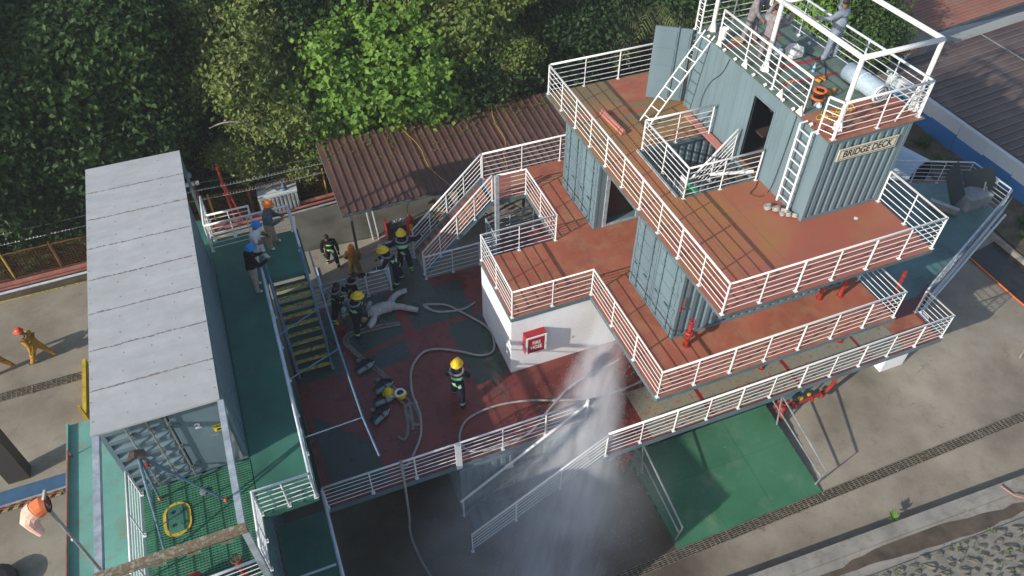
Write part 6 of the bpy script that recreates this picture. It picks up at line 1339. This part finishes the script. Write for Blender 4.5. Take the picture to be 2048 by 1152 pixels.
def crown_clumps(seed, blobs, n, low=-0.55, inner=0.15):
    r = np.random.default_rng(seed); out = []; vol = np.array([b[3]*b[4] for b in blobs]); k = (vol/vol.sum()*n).astype(int)+1
    for b, m_ in zip(blobs, k):
        u = r.normal(0, 1, (m_*2, 3)); u /= np.linalg.norm(u, axis=1)[:, None]; u = u[u[:, 2] > low][:m_]
        rad = np.where(r.random(len(u)) < inner, r.uniform(0.35, 0.8, len(u)), r.uniform(0.82, 1.08, len(u)))
        wob = 1+0.13*np.sin(u[:, 0]*5+seed)+0.13*np.sin(u[:, 1]*6+seed*2)+0.1*np.sin(u[:, 2]*7)
        c = np.array(b[:3])+u*np.array(b[3:6])*(rad*wob)[:, None]
        out.append(np.concatenate([c, u, r.uniform(0.6, 1.3, (len(u), 1))], 1))
    return np.concatenate(out)
def crown(seed, R_, H_, nb, nc, per, size, mat, asp=1.5, droop=0.3, cr=0.32):
    rnd = random.Random(seed); blobs = [(0,0,0,R_*0.72,R_*0.72,H_*0.75)]
    for i in range(nb):
        a = 2*PI*i/nb+rnd.uniform(-0.4,0.4); q = rnd.uniform(0.45,0.75)*R_; s = rnd.uniform(0.32,0.5)*R_
        blobs.append((q*math.cos(a), q*math.sin(a), rnd.uniform(-0.55,0.5)*H_, s, s, s*0.85))
    V, F = leaves(seed, crown_clumps(seed, blobs, nc), per, size, cr, asp, droop)
    return np_mesh('crown', V, F, [L[mat]]), blobs
def trunk_mesh(seed, h, blobs, r=0.16):
    rnd = random.Random(seed); m = MB(); top = Vector((rnd.uniform(-0.3,0.3),rnd.uniform(-0.3,0.3),h))
    m.tube(catmull([(0,0,0),(0.1,0.05,h*0.4),tuple(top)],4),r,8,0,rr=[r*(1.15-0.06*i) for i in range(9)])
    for b in blobs[1:]:
        e = Vector((b[0]*0.85,b[1]*0.85,h+b[2]*0.8)); mid = top.lerp(e,0.5)+Vector((0,0,-0.25)); m.tube(catmull([tuple(top*0.8),tuple(mid),tuple(e)],3),0.06,6,0,rr=[0.09-0.01*i for i in range(7)])
    return m
TY = {}
def make_type(key, seed, R_, H_, nb, nc, per, size, mat, h, **kw):
    me, bl = crown(seed, R_, H_, nb, nc, per, size, mat, **kw); m = trunk_mesh(seed, h, bl)
    tm = bpy.data.meshes.new('trunk'); tm.from_pydata(m.v, [], m.f); tm.materials.append(W['wood']); tm.update(); TY[key] = (me, tm, h)
make_type('bright', 1, 3.3, 3.0, 9, 1150, 24, 0.18, 'bright', 4.0, asp=1.15, droop=0.5, cr=0.24)
make_type('bright2', 12, 2.2, 2.2, 7, 560, 24, 0.165, 'bright', 2.8, asp=1.15, droop=0.5, cr=0.24)
make_type('olive', 2, 3.0, 2.4, 9, 1000, 26, 0.10, 'olive', 5.5, asp=2.0, droop=0.5, cr=0.26)
make_type('olive2', 22, 1.9, 1.8, 7, 460, 26, 0.11, 'olive', 3.0, asp=2.0, droop=0.5, cr=0.26)
make_type('amber', 3, 2.6, 2.3, 8, 820, 24, 0.115, 'amber', 4.5, asp=2.1, droop=0.6, cr=0.27)
make_type('dark', 4, 3.1, 2.7, 8, 760, 26, 0.125, 'dark', 4.0, asp=1.9, droop=0.4, cr=0.36)
make_type('dark2', 5, 2.6, 3.0, 7, 640, 26, 0.14, 'dark', 4.0, asp=1.6, droop=0.4, cr=0.36)
make_type('mid', 6, 2.8, 2.5, 8, 760, 26, 0.135, 'mid', 4.2, asp=1.7, droop=0.4, cr=0.33)
make_type('bush', 7, 1.5, 1.1, 6, 330, 22, 0.13, 'mid', 0.9, asp=1.6, droop=0.3, cr=0.25)
def tree(key, x, y, zc, s, rz, label, group=None, name='tree', lean=0):
    me, tm, h = TY[key]; t = thing(name, label, 'tree' if name != 'bush' else 'bush', (x,y,-0.3), rz, group)
    t.scale = (s,s,1)
    c = bpy.data.objects.new('crown', me); C.objects.link(c); c.parent = t; c.location = (0,0,zc+0.3); c.scale = (1,1,s)
    k = bpy.data.objects.new('trunk', tm); C.objects.link(k); k.parent = t; k.scale = (1,1,(zc+0.3)/h)
    return t
tree('bright',-3.25,18.2,5.2,1.15,0.3,'bright green heart leaved tree overhanging the left part of the brown shed roof')
tree('bright2',-2.0,17.2,3.1,1.0,1.2,'bright green low crown at the edge of the shed roof, right of the big one')
tree('bright2',-6.0,17.9,3.0,1.05,2.1,'bright green creeper covered crown left of the big bright tree')
tree('olive',-9.0,19.6,5.6,1.05,0.5,'large olive tree with tan flowering tips above the left platform')
tree('olive2',-7.2,20.9,6.2,1.2,1.5,'olive tree with tan tips at the top edge left of the bright tree')
tree('olive2',-10.5,22.6,6.0,1.2,2.5,'olive tree with tan tips behind the large olive one, to its left')
tree('olive2',-8.2,17.3,3.9,1.0,0.9,'smaller olive tree below the large olive one')
tree('olive2',-9.7,17.3,2.3,0.75,3.9,'low olive crown beside the pale bare branch')
tree('olive2',-7.9,17.4,1.5,0.72,2.9,'low leafy crown hanging over the orange mesh fence by the shed')
tree('amber',0.4,19.0,6.0,1.05,0.2,'yellow green tree above the middle of the shed roof')
tree('amber',1.5,17.4,4.4,0.72,1.9,'small yellow green crown nearest the upper deck railing')
tree('amber',-1.6,20.4,7.6,1.0,2.9,'tall yellow green tree right behind the bright green tree')
tree('mid',19.2,14.9,4.2,0.85,0.2,'green leafy tree behind the right side of the bridge roof')
tree('bright2',17.4,15.6,4.6,0.95,1.1,'bright leafy crown behind the blue grey welder')
tree('bush',20.6,14.9,3.2,0.95,0.6,'leafy bush at the corner of the neighbouring roof', name='bush')
rnd = random.Random(77)
spots = [(-16.6,22.5,6.5,'mid'),(-14.6,19.0,6.6,'mid'),(-12.9,22.0,7.0,'dark'),(-16.6,18.4,4.6,'dark2'),(-14.9,17.6,3.6,'dark'),(-12.0,24.0,4.6,'mid'),(-11.2,22.6,2.4,'dark'),(-19.4,17.4,4.0,'dark'),
 (0.0,17.4,2.6,'dark2'),(4.8,19.4,3.8,'dark'),(2.9,17.9,2.2,'dark2'),(-5.6,20.6,6.8,'dark'),(6.6,20.6,3.2,'dark'),(12.0,19.6,4.0,'dark'),(9.5,22,3.6,'mid'),(14.6,18.6,4.2,'mid'),(16.6,19.5,5.0,'dark'),(-17.8,20.6,5.2,'mid'),(5.2,22.5,5.4,'mid')]
gy = 22.5
while gy < 44:
    gx = -30+rnd.random()*2
    while gx < 40:
        if not (gx > 20 and gy < 32): spots.append((gx+rnd.uniform(-1,1), gy+rnd.uniform(-1,1), rnd.uniform(2.6,7.2)-(gy-22)*0.02, rnd.choice(['dark','dark2','dark','mid'])))
        gx += 4.7
    gy += 4.4
GL = {'dark':'dense dark green forest tree behind the fence','dark2':'dark broad leaved forest tree in the shade','mid':'medium green forest tree with larger leaf clumps'}
SL = ['medium green tree above the rear left corner of the panelled roof','medium green tree just left of the pale bare branch gap','dark tree in the second row left of the olive trees','medium green tree at the left edge behind the mesh fence','dark broad leaved tree right behind the left mesh fence','dark tree touching the rear corner of the panelled roof','medium green tree left of the large olive tree','dark low tree in the gap below the large olive tree','dark tree at the far left behind the fence corner',
 'dark broad leaved tree between the bright tree and the shed ridge','dark tree left of the palms','dark low tree behind the back corner of the upper deck','dark tree at the top edge between olive and bright tree','dark tree directly left of the first palm','dark tree behind the bridge container','medium green tree between the two palms at the top edge','medium green tree behind the back railing of the bridge roof','dark tree behind the blue grey welder','medium green tree high at the far left','medium green tree at the top edge above the yellow green crown']
for i, (x, y, z, k) in enumerate(spots):
    tree(k, x, y, z, rnd.uniform(0.7,1.2) if i > 18 else rnd.uniform(0.9,1.15), rnd.uniform(0,6.28), SL[i] if i < 19 else GL[k], 'forest trees behind the yard')
# tall trees beyond the left edge
for i, (x, y) in enumerate(((-27.5,17.5),(-29,22.5),(-28,28),(-29.5,34),(-27.5,40),(-33,20),(-33.5,26))):
    t = tree('dark' if i % 2 else 'dark2', x, y, 10.8+rnd.uniform(0,1.5), 1.5, rnd.uniform(0,6), 'tall dark forest tree beyond the left edge of the picture', 'tall trees beyond the left edge'); 
# low bushes along the fence
for i, (x, y, s) in enumerate(((-20.5,16.6,0.7),(-18.6,16.3,0.6),(-16.9,16.5,0.65),(-13.0,18.0,0.9),(-11.0,18.2,0.9),(-9.3,17.7,0.6),(3.4,16.9,0.8),(6,17.5,1.0),(9.0,17.6,1.1),(12.8,17.0,1.1),(-3.0,16.6,0.7),(-0.2,16.7,0.8),(15.2,16.6,1.1),(18.0,17.4,1.2))):
    tree('bush', x, y, 0.8, s, i*1.3, 'green bush growing at the foot of the forest', 'bushes at the foot of the forest', 'bush')
# undergrowth that fills the forest floor
r = np.random.default_rng(5); n = 9000
cl = np.stack([r.uniform(-30,30,n), 16.6+r.random(n)**1.3*24, r.uniform(-0.1,0.8,n), r.normal(0,0.3,n), r.normal(0,0.3,n), np.ones(n), np.ones(n)],1)
V, F = leaves(9, cl, 7, 0.20, 0.35, 1.6, 0.2)
u = bpy.data.objects.new('undergrowth', np_mesh('undergrowth', V, F, [L['cover']])); C.objects.link(u); tag(u, 'dark undergrowth covering the forest floor', 'undergrowth', kind='stuff')
# palms
def palm(label, x, y, zc, nf, length, seed):
    t = thing('palm_tree', label, 'palm tree', (x,y,-0.3)); rnd = random.Random(seed)
    m = MB(); m.tube([(0,0,0),(0.1,0,zc*0.5),(0,0,zc+0.3)],0.14,8); m.build('trunk', 'wood', t)
    Vs = []; Fs = []
    for i in range(nf):
        a = 2*PI*i/nf+rnd.uniform(-0.2,0.2); el = rnd.uniform(0.2,1.2); d = Vector((math.cos(a),math.sin(a),0)); s = Vector((-math.sin(a),math.cos(a),0)); ln = length*rnd.uniform(0.75,1.1)
        pts = [Vector((0,0,zc+0.3))+d*ln*q*math.cos(el*(1-q*0.6))+Vector((0,0,1))*(ln*(q*math.sin(el)-q*q*1.05)) for q in [k/22 for k in range(23)]]
        for k in range(2, 22):
            q = k/22; w_ = ln*0.30*math.sin(PI*min(1,q*0.9+0.12))
            for sg in (-1,1):
                p = pts[k]; tip = p+s*sg*w_*0.75+d*w_*0.5-Vector((0,0,1))*w_*rnd.uniform(0.4,0.9); mid = (p+tip)/2+Vector((0,0,0.03)); wd = (pts[min(22,k+1)]-pts[k])*0.22
                o = len(Vs); Vs += [p-wd, p+wd, mid+wd*0.9, tip, mid-wd*0.9]; Fs += [(o,o+1,o+2,o+4),(o+4,o+2,o+3,o+3)]
    me = bpy.data.meshes.new('crown'); me.from_pydata([tuple(v) for v in Vs], [], [f if f[2] != f[3] else f[:3] for f in Fs]); me.materials.append(L['palm']); me.update()
    c = bpy.data.objects.new('crown', me); C.objects.link(c); c.parent = t
palm('palm with drooping fronds at the top edge, left of the open container door', 7.5,18.9,4.6,24,2.9,3)
palm('palm with drooping fronds directly behind the open container door', 10.2,18.6,4.5,24,2.9,8)
palm('palm partly hidden behind the bridge roof corner', 13.0,18.2,4.4,22,2.7,5)
# bare pale branches
for i, pts in enumerate(([(-10.9,16.3,4.3),(-10.3,16.0,4.6),(-9.6,15.9,4.5),(-9.0,15.8,4.1),(-8.7,15.8,3.6)],[(-14.6,17.6,7.2),(-14.35,17.3,6.6),(-14.0,17.2,5.8),(-13.6,17.1,5.4),(-13.8,16.8,4.6)],[(-18.3,18.5,9.3),(-17.9,18.4,8.2),(-17.4,18.0,7.2),(-16.6,17.6,6.8)],[(-17.3,18.8,9.5),(-17.2,18.2,8.4),(-17.25,17.9,7.8)])):
    P = catmull(pts,4); m = MB(); m.tube(P,0.05,6,0,rr=[0.022+0.022*math.sin(2.5*k/len(P)) for k in range(len(P))]); m.tube([P[len(P)//2],P[len(P)//2]+Vector((0.3,-0.1,0.45))],0.018,5)
    tag(m.build('bare_branch', 'palewood'), ['pale bare branch reaching out left of the olive trees','pale bare branch in the dark gap at the upper left','pale bare branches near the top left corner','thin upright bare branch near the top left corner'][i], 'branch')
# small plants
def plant(label, x, y, z, r_, n_, seed, mat='mid', upr=0.6):
    rnd = random.Random(seed); Vs = []; Fs = []
    for i in range(n_):
        a = rnd.uniform(0,2*PI); e = rnd.uniform(0.2,1.3)*upr; ln = r_*rnd.uniform(0.7,1.2); d = Vector((math.cos(a)*math.cos(e),math.sin(a)*math.cos(e),math.sin(e))); s = Vector((-math.sin(a),math.cos(a),0))
        p0 = Vector((0,0,0.02)); p1 = p0+d*ln*0.5; p2 = p0+d*ln+Vector((0,0,-0.15*ln)); w_ = ln*0.16; o = len(Vs); Vs += [p0,p1+s*w_,p2,p1-s*w_]; Fs += [(o,o+1,o+2,o+3)]
    me = bpy.data.meshes.new('plant'); me.from_pydata([tuple(v) for v in Vs], [], Fs); me.materials.append(L[mat]); me.update()
    o = bpy.data.objects.new('plant', me); C.objects.link(o); o.location = (x,y,z); return tag(o, label, 'plant')
plant('small bright green weed growing at the kerb wall', 5.45,-5.72,0.35,0.30,22,1,'bright')
for i, (x, y, r_, mt) in enumerate(((19.9,7.7,0.6,'mid'),(20.0,5.6,0.75,'mid'),(19.3,6.2,0.4,'amber'),(19.6,4.6,0.4,'amber'),(20.2,3.2,0.7,'mid'),(20.3,1.6,0.6,'mid'),(19.4,2.6,0.35,'amber'),(20.4,0.2,0.6,'mid'),(19.2,0.6,0.35,'amber'),(20.2,9.4,0.6,'mid'))):
    plant(['broad leaved plant in the bed just right of the bridge front','largest broad leaved plant against the blue wall','small yellowish plant in the bed nearest the bridge front','small yellowish plant above the bow railing','broad leaved plant against the blue wall above the bow tip','broad leaved plant against the blue wall right of the bow tip','small yellowish plant left of the bow tip plants','broad leaved plant at the right edge of the bed','small yellowish plant right of the bow tip','broad leaved plant hidden behind the bridge container'][i], x, y, 0.12, r_, 26, i+5, mt, 0.7)
rnd = random.Random(3)
cl = np.array([[rnd.uniform(2.5,8.5), -7.0-rnd.random()*1.8, 0.60, 0,0,1, 0.6] for _ in range(40)]); cl[:,2] = 0.5+(-6.754-(cl[:,1]+0.042*cl[:,0]))*0.267+0.03
V, F = leaves(31, cl, 12, 0.035, 0.07, 1.6, 0.1); u = bpy.data.objects.new('moss', np_mesh('moss', V, F, [L['amber']])); C.objects.link(u); tag(u, 'tufts of moss between the stones of the slope', 'moss', kind='stuff')
# ------------------------------------------------------------------ water spray
def spray():
    # closed hull of the spray: elliptic rings from the nozzle height down to the yard
    rings = [((-0.95,1.20,4.95),0.4,0.35),((-1.15,0.85,4.6),1.0,0.8),((-1.85,0.0,3.75),1.4,1.05),((-2.7,-0.95,3.0),1.8,1.25),((-3.6,-1.95,2.2),2.2,1.4),((-4.35,-2.85,1.2),2.6,1.5),((-5.1,-3.75,0.15),3.0,1.6)]
    m = MB(); seg = 18; vs = []; d = (Vector(rings[-1][0])-Vector(rings[0][0])).normalized()
    X = Vector((0.94,-0.34,0)); 
    for c, a, b_ in rings:
        Y = Vector((0.30,0.62,0.72)).normalized()
        for k in range(seg):
            t = 2*PI*k/seg; v = Vector(c)+X*a*math.cos(t)+Y*b_*math.sin(t); v.z = max(v.z, 0.02); vs.append(v)
    n = len(rings); m.add(vs, [(i*seg+k,i*seg+(k+1)%seg,(i+1)*seg+(k+1)%seg,(i+1)*seg+k) for i in range(n-1) for k in range(seg)]+[tuple(range(seg-1,-1,-1)),tuple((n-1)*seg+k for k in range(seg))])
    mt = bpy.data.materials.new('water_mist'); mt.use_nodes = True; t = mt.node_tree; t.nodes.remove(t.nodes['Principled BSDF'])
    pv = N(t, 'ShaderNodeVolumePrincipled'); pv.inputs['Color'].default_value = (0.93,0.95,1,1); pv.inputs['Anisotropy'].default_value = -0.3
    co = N(t, 'ShaderNodeTexCoord'); mp = N(t, 'ShaderNodeMapping'); mp.inputs['Rotation'].default_value = (0.0,0.0,0.0); mp.inputs['Scale'].default_value = (1.9,0.6,0.6)
    nz = N(t, 'ShaderNodeTexNoise'); nz.inputs['Scale'].default_value = 1.5; nz.inputs['Detail'].default_value = 4; nz.inputs['Roughness'].default_value = 0.65
    t.links.new(co.outputs['Object'], mp.inputs[0]); t.links.new(mp.outputs[0], nz.inputs[0])
    r = ramp(t, nz.outputs[0], 0.24, 0.66)
    # radial falloff about the spray axis (object space, axis from A to B)
    A, B = Vector(rings[0][0]), Vector(rings[-1][0]); ax = (B-A).normalized()
    sub = N(t, 'ShaderNodeVectorMath', operation='SUBTRACT'); t.links.new(co.outputs['Object'], sub.inputs[0]); sub.inputs[1].default_value = A
    dot = N(t, 'ShaderNodeVectorMath', operation='DOT_PRODUCT'); t.links.new(sub.outputs[0], dot.inputs[0]); dot.inputs[1].default_value = ax
    pr = N(t, 'ShaderNodeVectorMath', operation='SCALE'); pr.inputs[0].default_value = ax; t.links.new(dot.outputs['Value'], pr.inputs['Scale'])
    pe = N(t, 'ShaderNodeVectorMath', operation='SUBTRACT'); t.links.new(sub.outputs[0], pe.inputs[0]); t.links.new(pr.outputs[0], pe.inputs[1])
    ln = N(t, 'ShaderNodeVectorMath', operation='LENGTH'); t.links.new(pe.outputs[0], ln.inputs[0])
    s1 = N(t, 'ShaderNodeVectorMath', operation='SCALE'); t.links.new(pe.outputs[0], s1.inputs[0]); s1.inputs['Scale'].default_value = 1.7
    s2 = N(t, 'ShaderNodeVectorMath', operation='SCALE'); t.links.new(pr.outputs[0], s2.inputs[0]); s2.inputs['Scale'].default_value = 0.38
    s3 = N(t, 'ShaderNodeVectorMath', operation='ADD'); t.links.new(s1.outputs[0], s3.inputs[0]); t.links.new(s2.outputs[0], s3.inputs[1]); t.links.new(s3.outputs[0], nz.inputs[0])
    wid = N(t, 'ShaderNodeMath', operation='MULTIPLY_ADD'); t.links.new(dot.outputs['Value'], wid.inputs[0]); wid.inputs[1].default_value = 0.20; wid.inputs[2].default_value = 0.50
    q = N(t, 'ShaderNodeMath', operation='DIVIDE'); t.links.new(ln.outputs['Value'], q.inputs[0]); t.links.new(wid.outputs[0], q.inputs[1])
    f = N(t, 'ShaderNodeMapRange', interpolation_type='SMOOTHSTEP'); t.links.new(q.outputs[0], f.inputs['Value']); f.inputs['From Min'].default_value = -0.1; f.inputs['From Max'].default_value = 1.12; f.inputs['To Min'].default_value = 1; f.inputs['To Max'].default_value = 0
    al = N(t, 'ShaderNodeMapRange'); t.links.new(dot.outputs['Value'], al.inputs['Value']); al.inputs['From Min'].default_value = 0; al.inputs['From Max'].default_value = 6.5; al.inputs['To Min'].default_value = 8.5; al.inputs['To Max'].default_value = 2.6
    m1 = N(t, 'ShaderNodeMath', operation='MULTIPLY'); t.links.new(f.outputs[0], m1.inputs[0]); t.links.new(r.outputs[0], m1.inputs[1])
    m2 = N(t, 'ShaderNodeMath', operation='MULTIPLY'); t.links.new(m1.outputs[0], m2.inputs[0]); t.links.new(al.outputs[0], m2.inputs[1])
    t.links.new(m2.outputs[0], pv.inputs['Density']); t.links.new(pv.outputs[0], t.nodes['Material Output'].inputs['Volume'])
    tag(m.build('water_mist', mt), 'white mist of the water spray falling across the front stairs', 'mist', kind='stuff')
    # wide thin veil drifting to the left of the core
    m = MB(); m.ball((0,0,0), 1.0, 24); v_ = [Vector(q) for q in m.v]; m.v = [(q.x*4.6, q.y*2.9, max(-1.65, q.z*3.0)) for q in v_]
    m3 = bpy.data.materials.new('water_veil'); m3.use_nodes = True; t = m3.node_tree; t.nodes.remove(t.nodes['Principled BSDF'])
    pv = N(t, 'ShaderNodeVolumePrincipled'); pv.inputs['Color'].default_value = (0.93,0.95,1,1); pv.inputs['Anisotropy'].default_value = -0.3
    co = N(t, 'ShaderNodeTexCoord'); mp = N(t, 'ShaderNodeMapping'); mp.inputs['Scale'].default_value = (1/4.6,1/2.9,1/3.0); t.links.new(co.outputs['Object'], mp.inputs[0])
    ln = N(t, 'ShaderNodeVectorMath', operation='LENGTH'); t.links.new(mp.outputs[0], ln.inputs[0])
    f = N(t, 'ShaderNodeMapRange', interpolation_type='SMOOTHSTEP'); t.links.new(ln.outputs['Value'], f.inputs['Value']); f.inputs['From Min'].default_value = 0.05; f.inputs['From Max'].default_value = 0.98; f.inputs['To Min'].default_value = 0.22; f.inputs['To Max'].default_value = 0
    nz = N(t, 'ShaderNodeTexNoise'); nz.inputs['Scale'].default_value = 0.8; nz.inputs['Detail'].default_value = 3; t.links.new(co.outputs['Object'], nz.inputs[0]); r = ramp(t, nz.outputs[0], 0.3, 0.65)
    mu = N(t, 'ShaderNodeMath', operation='MULTIPLY'); t.links.new(f.outputs[0], mu.inputs[0]); t.links.new(r.outputs[0], mu.inputs[1]); t.links.new(mu.outputs[0], pv.inputs['Density']); t.links.new(pv.outputs[0], t.nodes['Material Output'].inputs['Volume'])
    tag(m.build('water_veil', m3, loc=(-4.6,-2.3,1.7)), 'thin veil of drifting water mist over the wet yard', 'mist', kind='stuff')
    # droplets
    r_ = np.random.default_rng(3); n = 4200; s = r_.random(n)**0.8; i = np.minimum((s*(len(rings)-1)).astype(int), len(rings)-2); fr = s*(len(rings)-1)-i
    Cn = np.array([c for c,_,_ in rings]); Aa = np.array([a for _,a,_ in rings]); Bb = np.array([b for _,_,b in rings])
    c = Cn[i]*(1-fr[:,None])+Cn[i+1]*fr[:,None]; a = Aa[i]*(1-fr)+Aa[i+1]*fr; b = Bb[i]*(1-fr)+Bb[i+1]*fr
    p = c+np.array([0.94,-0.34,0])*(r_.normal(0,0.55,n)*a)[:,None]+np.array([0.3,0.62,0.72])*(r_.normal(0,0.5,n)*b)[:,None]; p[:,2] = np.maximum(p[:,2],0.02)
    e = r_.uniform(0.0015,0.0045,n)[:,None]; tet = np.array([[1,1,1],[1,-1,-1],[-1,1,-1],[-1,-1,1]])*np.array([1,1,1.6])
    axn = np.array(tuple(d)); st = np.array([3.0,-1,-1,-1])
    V = (p[:,None,:]+tet[None]*e[:,:,None]+axn[None,None,:]*st[None,:,None]*e[:,:,None]*2.2).reshape(-1,3); k = np.arange(n)*4
    F = np.concatenate([np.stack([k,k+1,k+2],1),np.stack([k,k+3,k+1],1),np.stack([k,k+2,k+3],1),np.stack([k+1,k+3,k+2],1)])
    wm_ = plain('water_droplets', (0.8,0.83,0.86), 0.15); o = bpy.data.objects.new('water_droplets', np_mesh('water_droplets', V, F, [wm_])); C.objects.link(o)
    tag(o, 'fine water droplets scattered through the spray', 'droplets', kind='stuff')
spray()
# fallen leaves on the shed roof and the yard edge
r = np.random.default_rng(21); n = 260
xx = r.uniform(-7,3.6,n); yy = 15.3-np.abs(r.normal(0,0.9,n)); yy = np.maximum(yy,11.3)
cl = np.stack([xx,yy,2.74+(yy-11.15)*0.107+0.05,np.zeros(n),np.zeros(n),np.ones(n),np.full(n,0.3)],1); cl[:,2] += 0.01
V, F = leaves(40, cl, 2, 0.07, 0.06, 1.4, 0.0, 3.0); V[:,2] = np.maximum(V[:,2], 2.74+(V[:,1]-11.15)*0.107+0.05)
u = bpy.data.objects.new('fallen_leaves', np_mesh('fallen_leaves', V, F, [L['amber']])); C.objects.link(u); tag(u, 'fallen leaves scattered on the brown shed roof', 'leaf litter', kind='stuff')
# thin morning haze over the whole place
m = MB(); m.box(-112,-72,-4,152,132,26.5)
mt = bpy.data.materials.new('haze'); mt.use_nodes = True; t = mt.node_tree; t.nodes.remove(t.nodes['Principled BSDF'])
pv = N(t, 'ShaderNodeVolumePrincipled'); pv.inputs['Color'].default_value = (0.88,0.93,1,1); pv.inputs['Density'].default_value = 0.0006; pv.inputs['Anisotropy'].default_value = 0.0
t.links.new(pv.outputs[0], t.nodes['Material Output'].inputs['Volume'])
hz = m.build('haze', mt); tag(hz, 'thin haze in the air over the yard and forest', 'haze', kind='stuff')
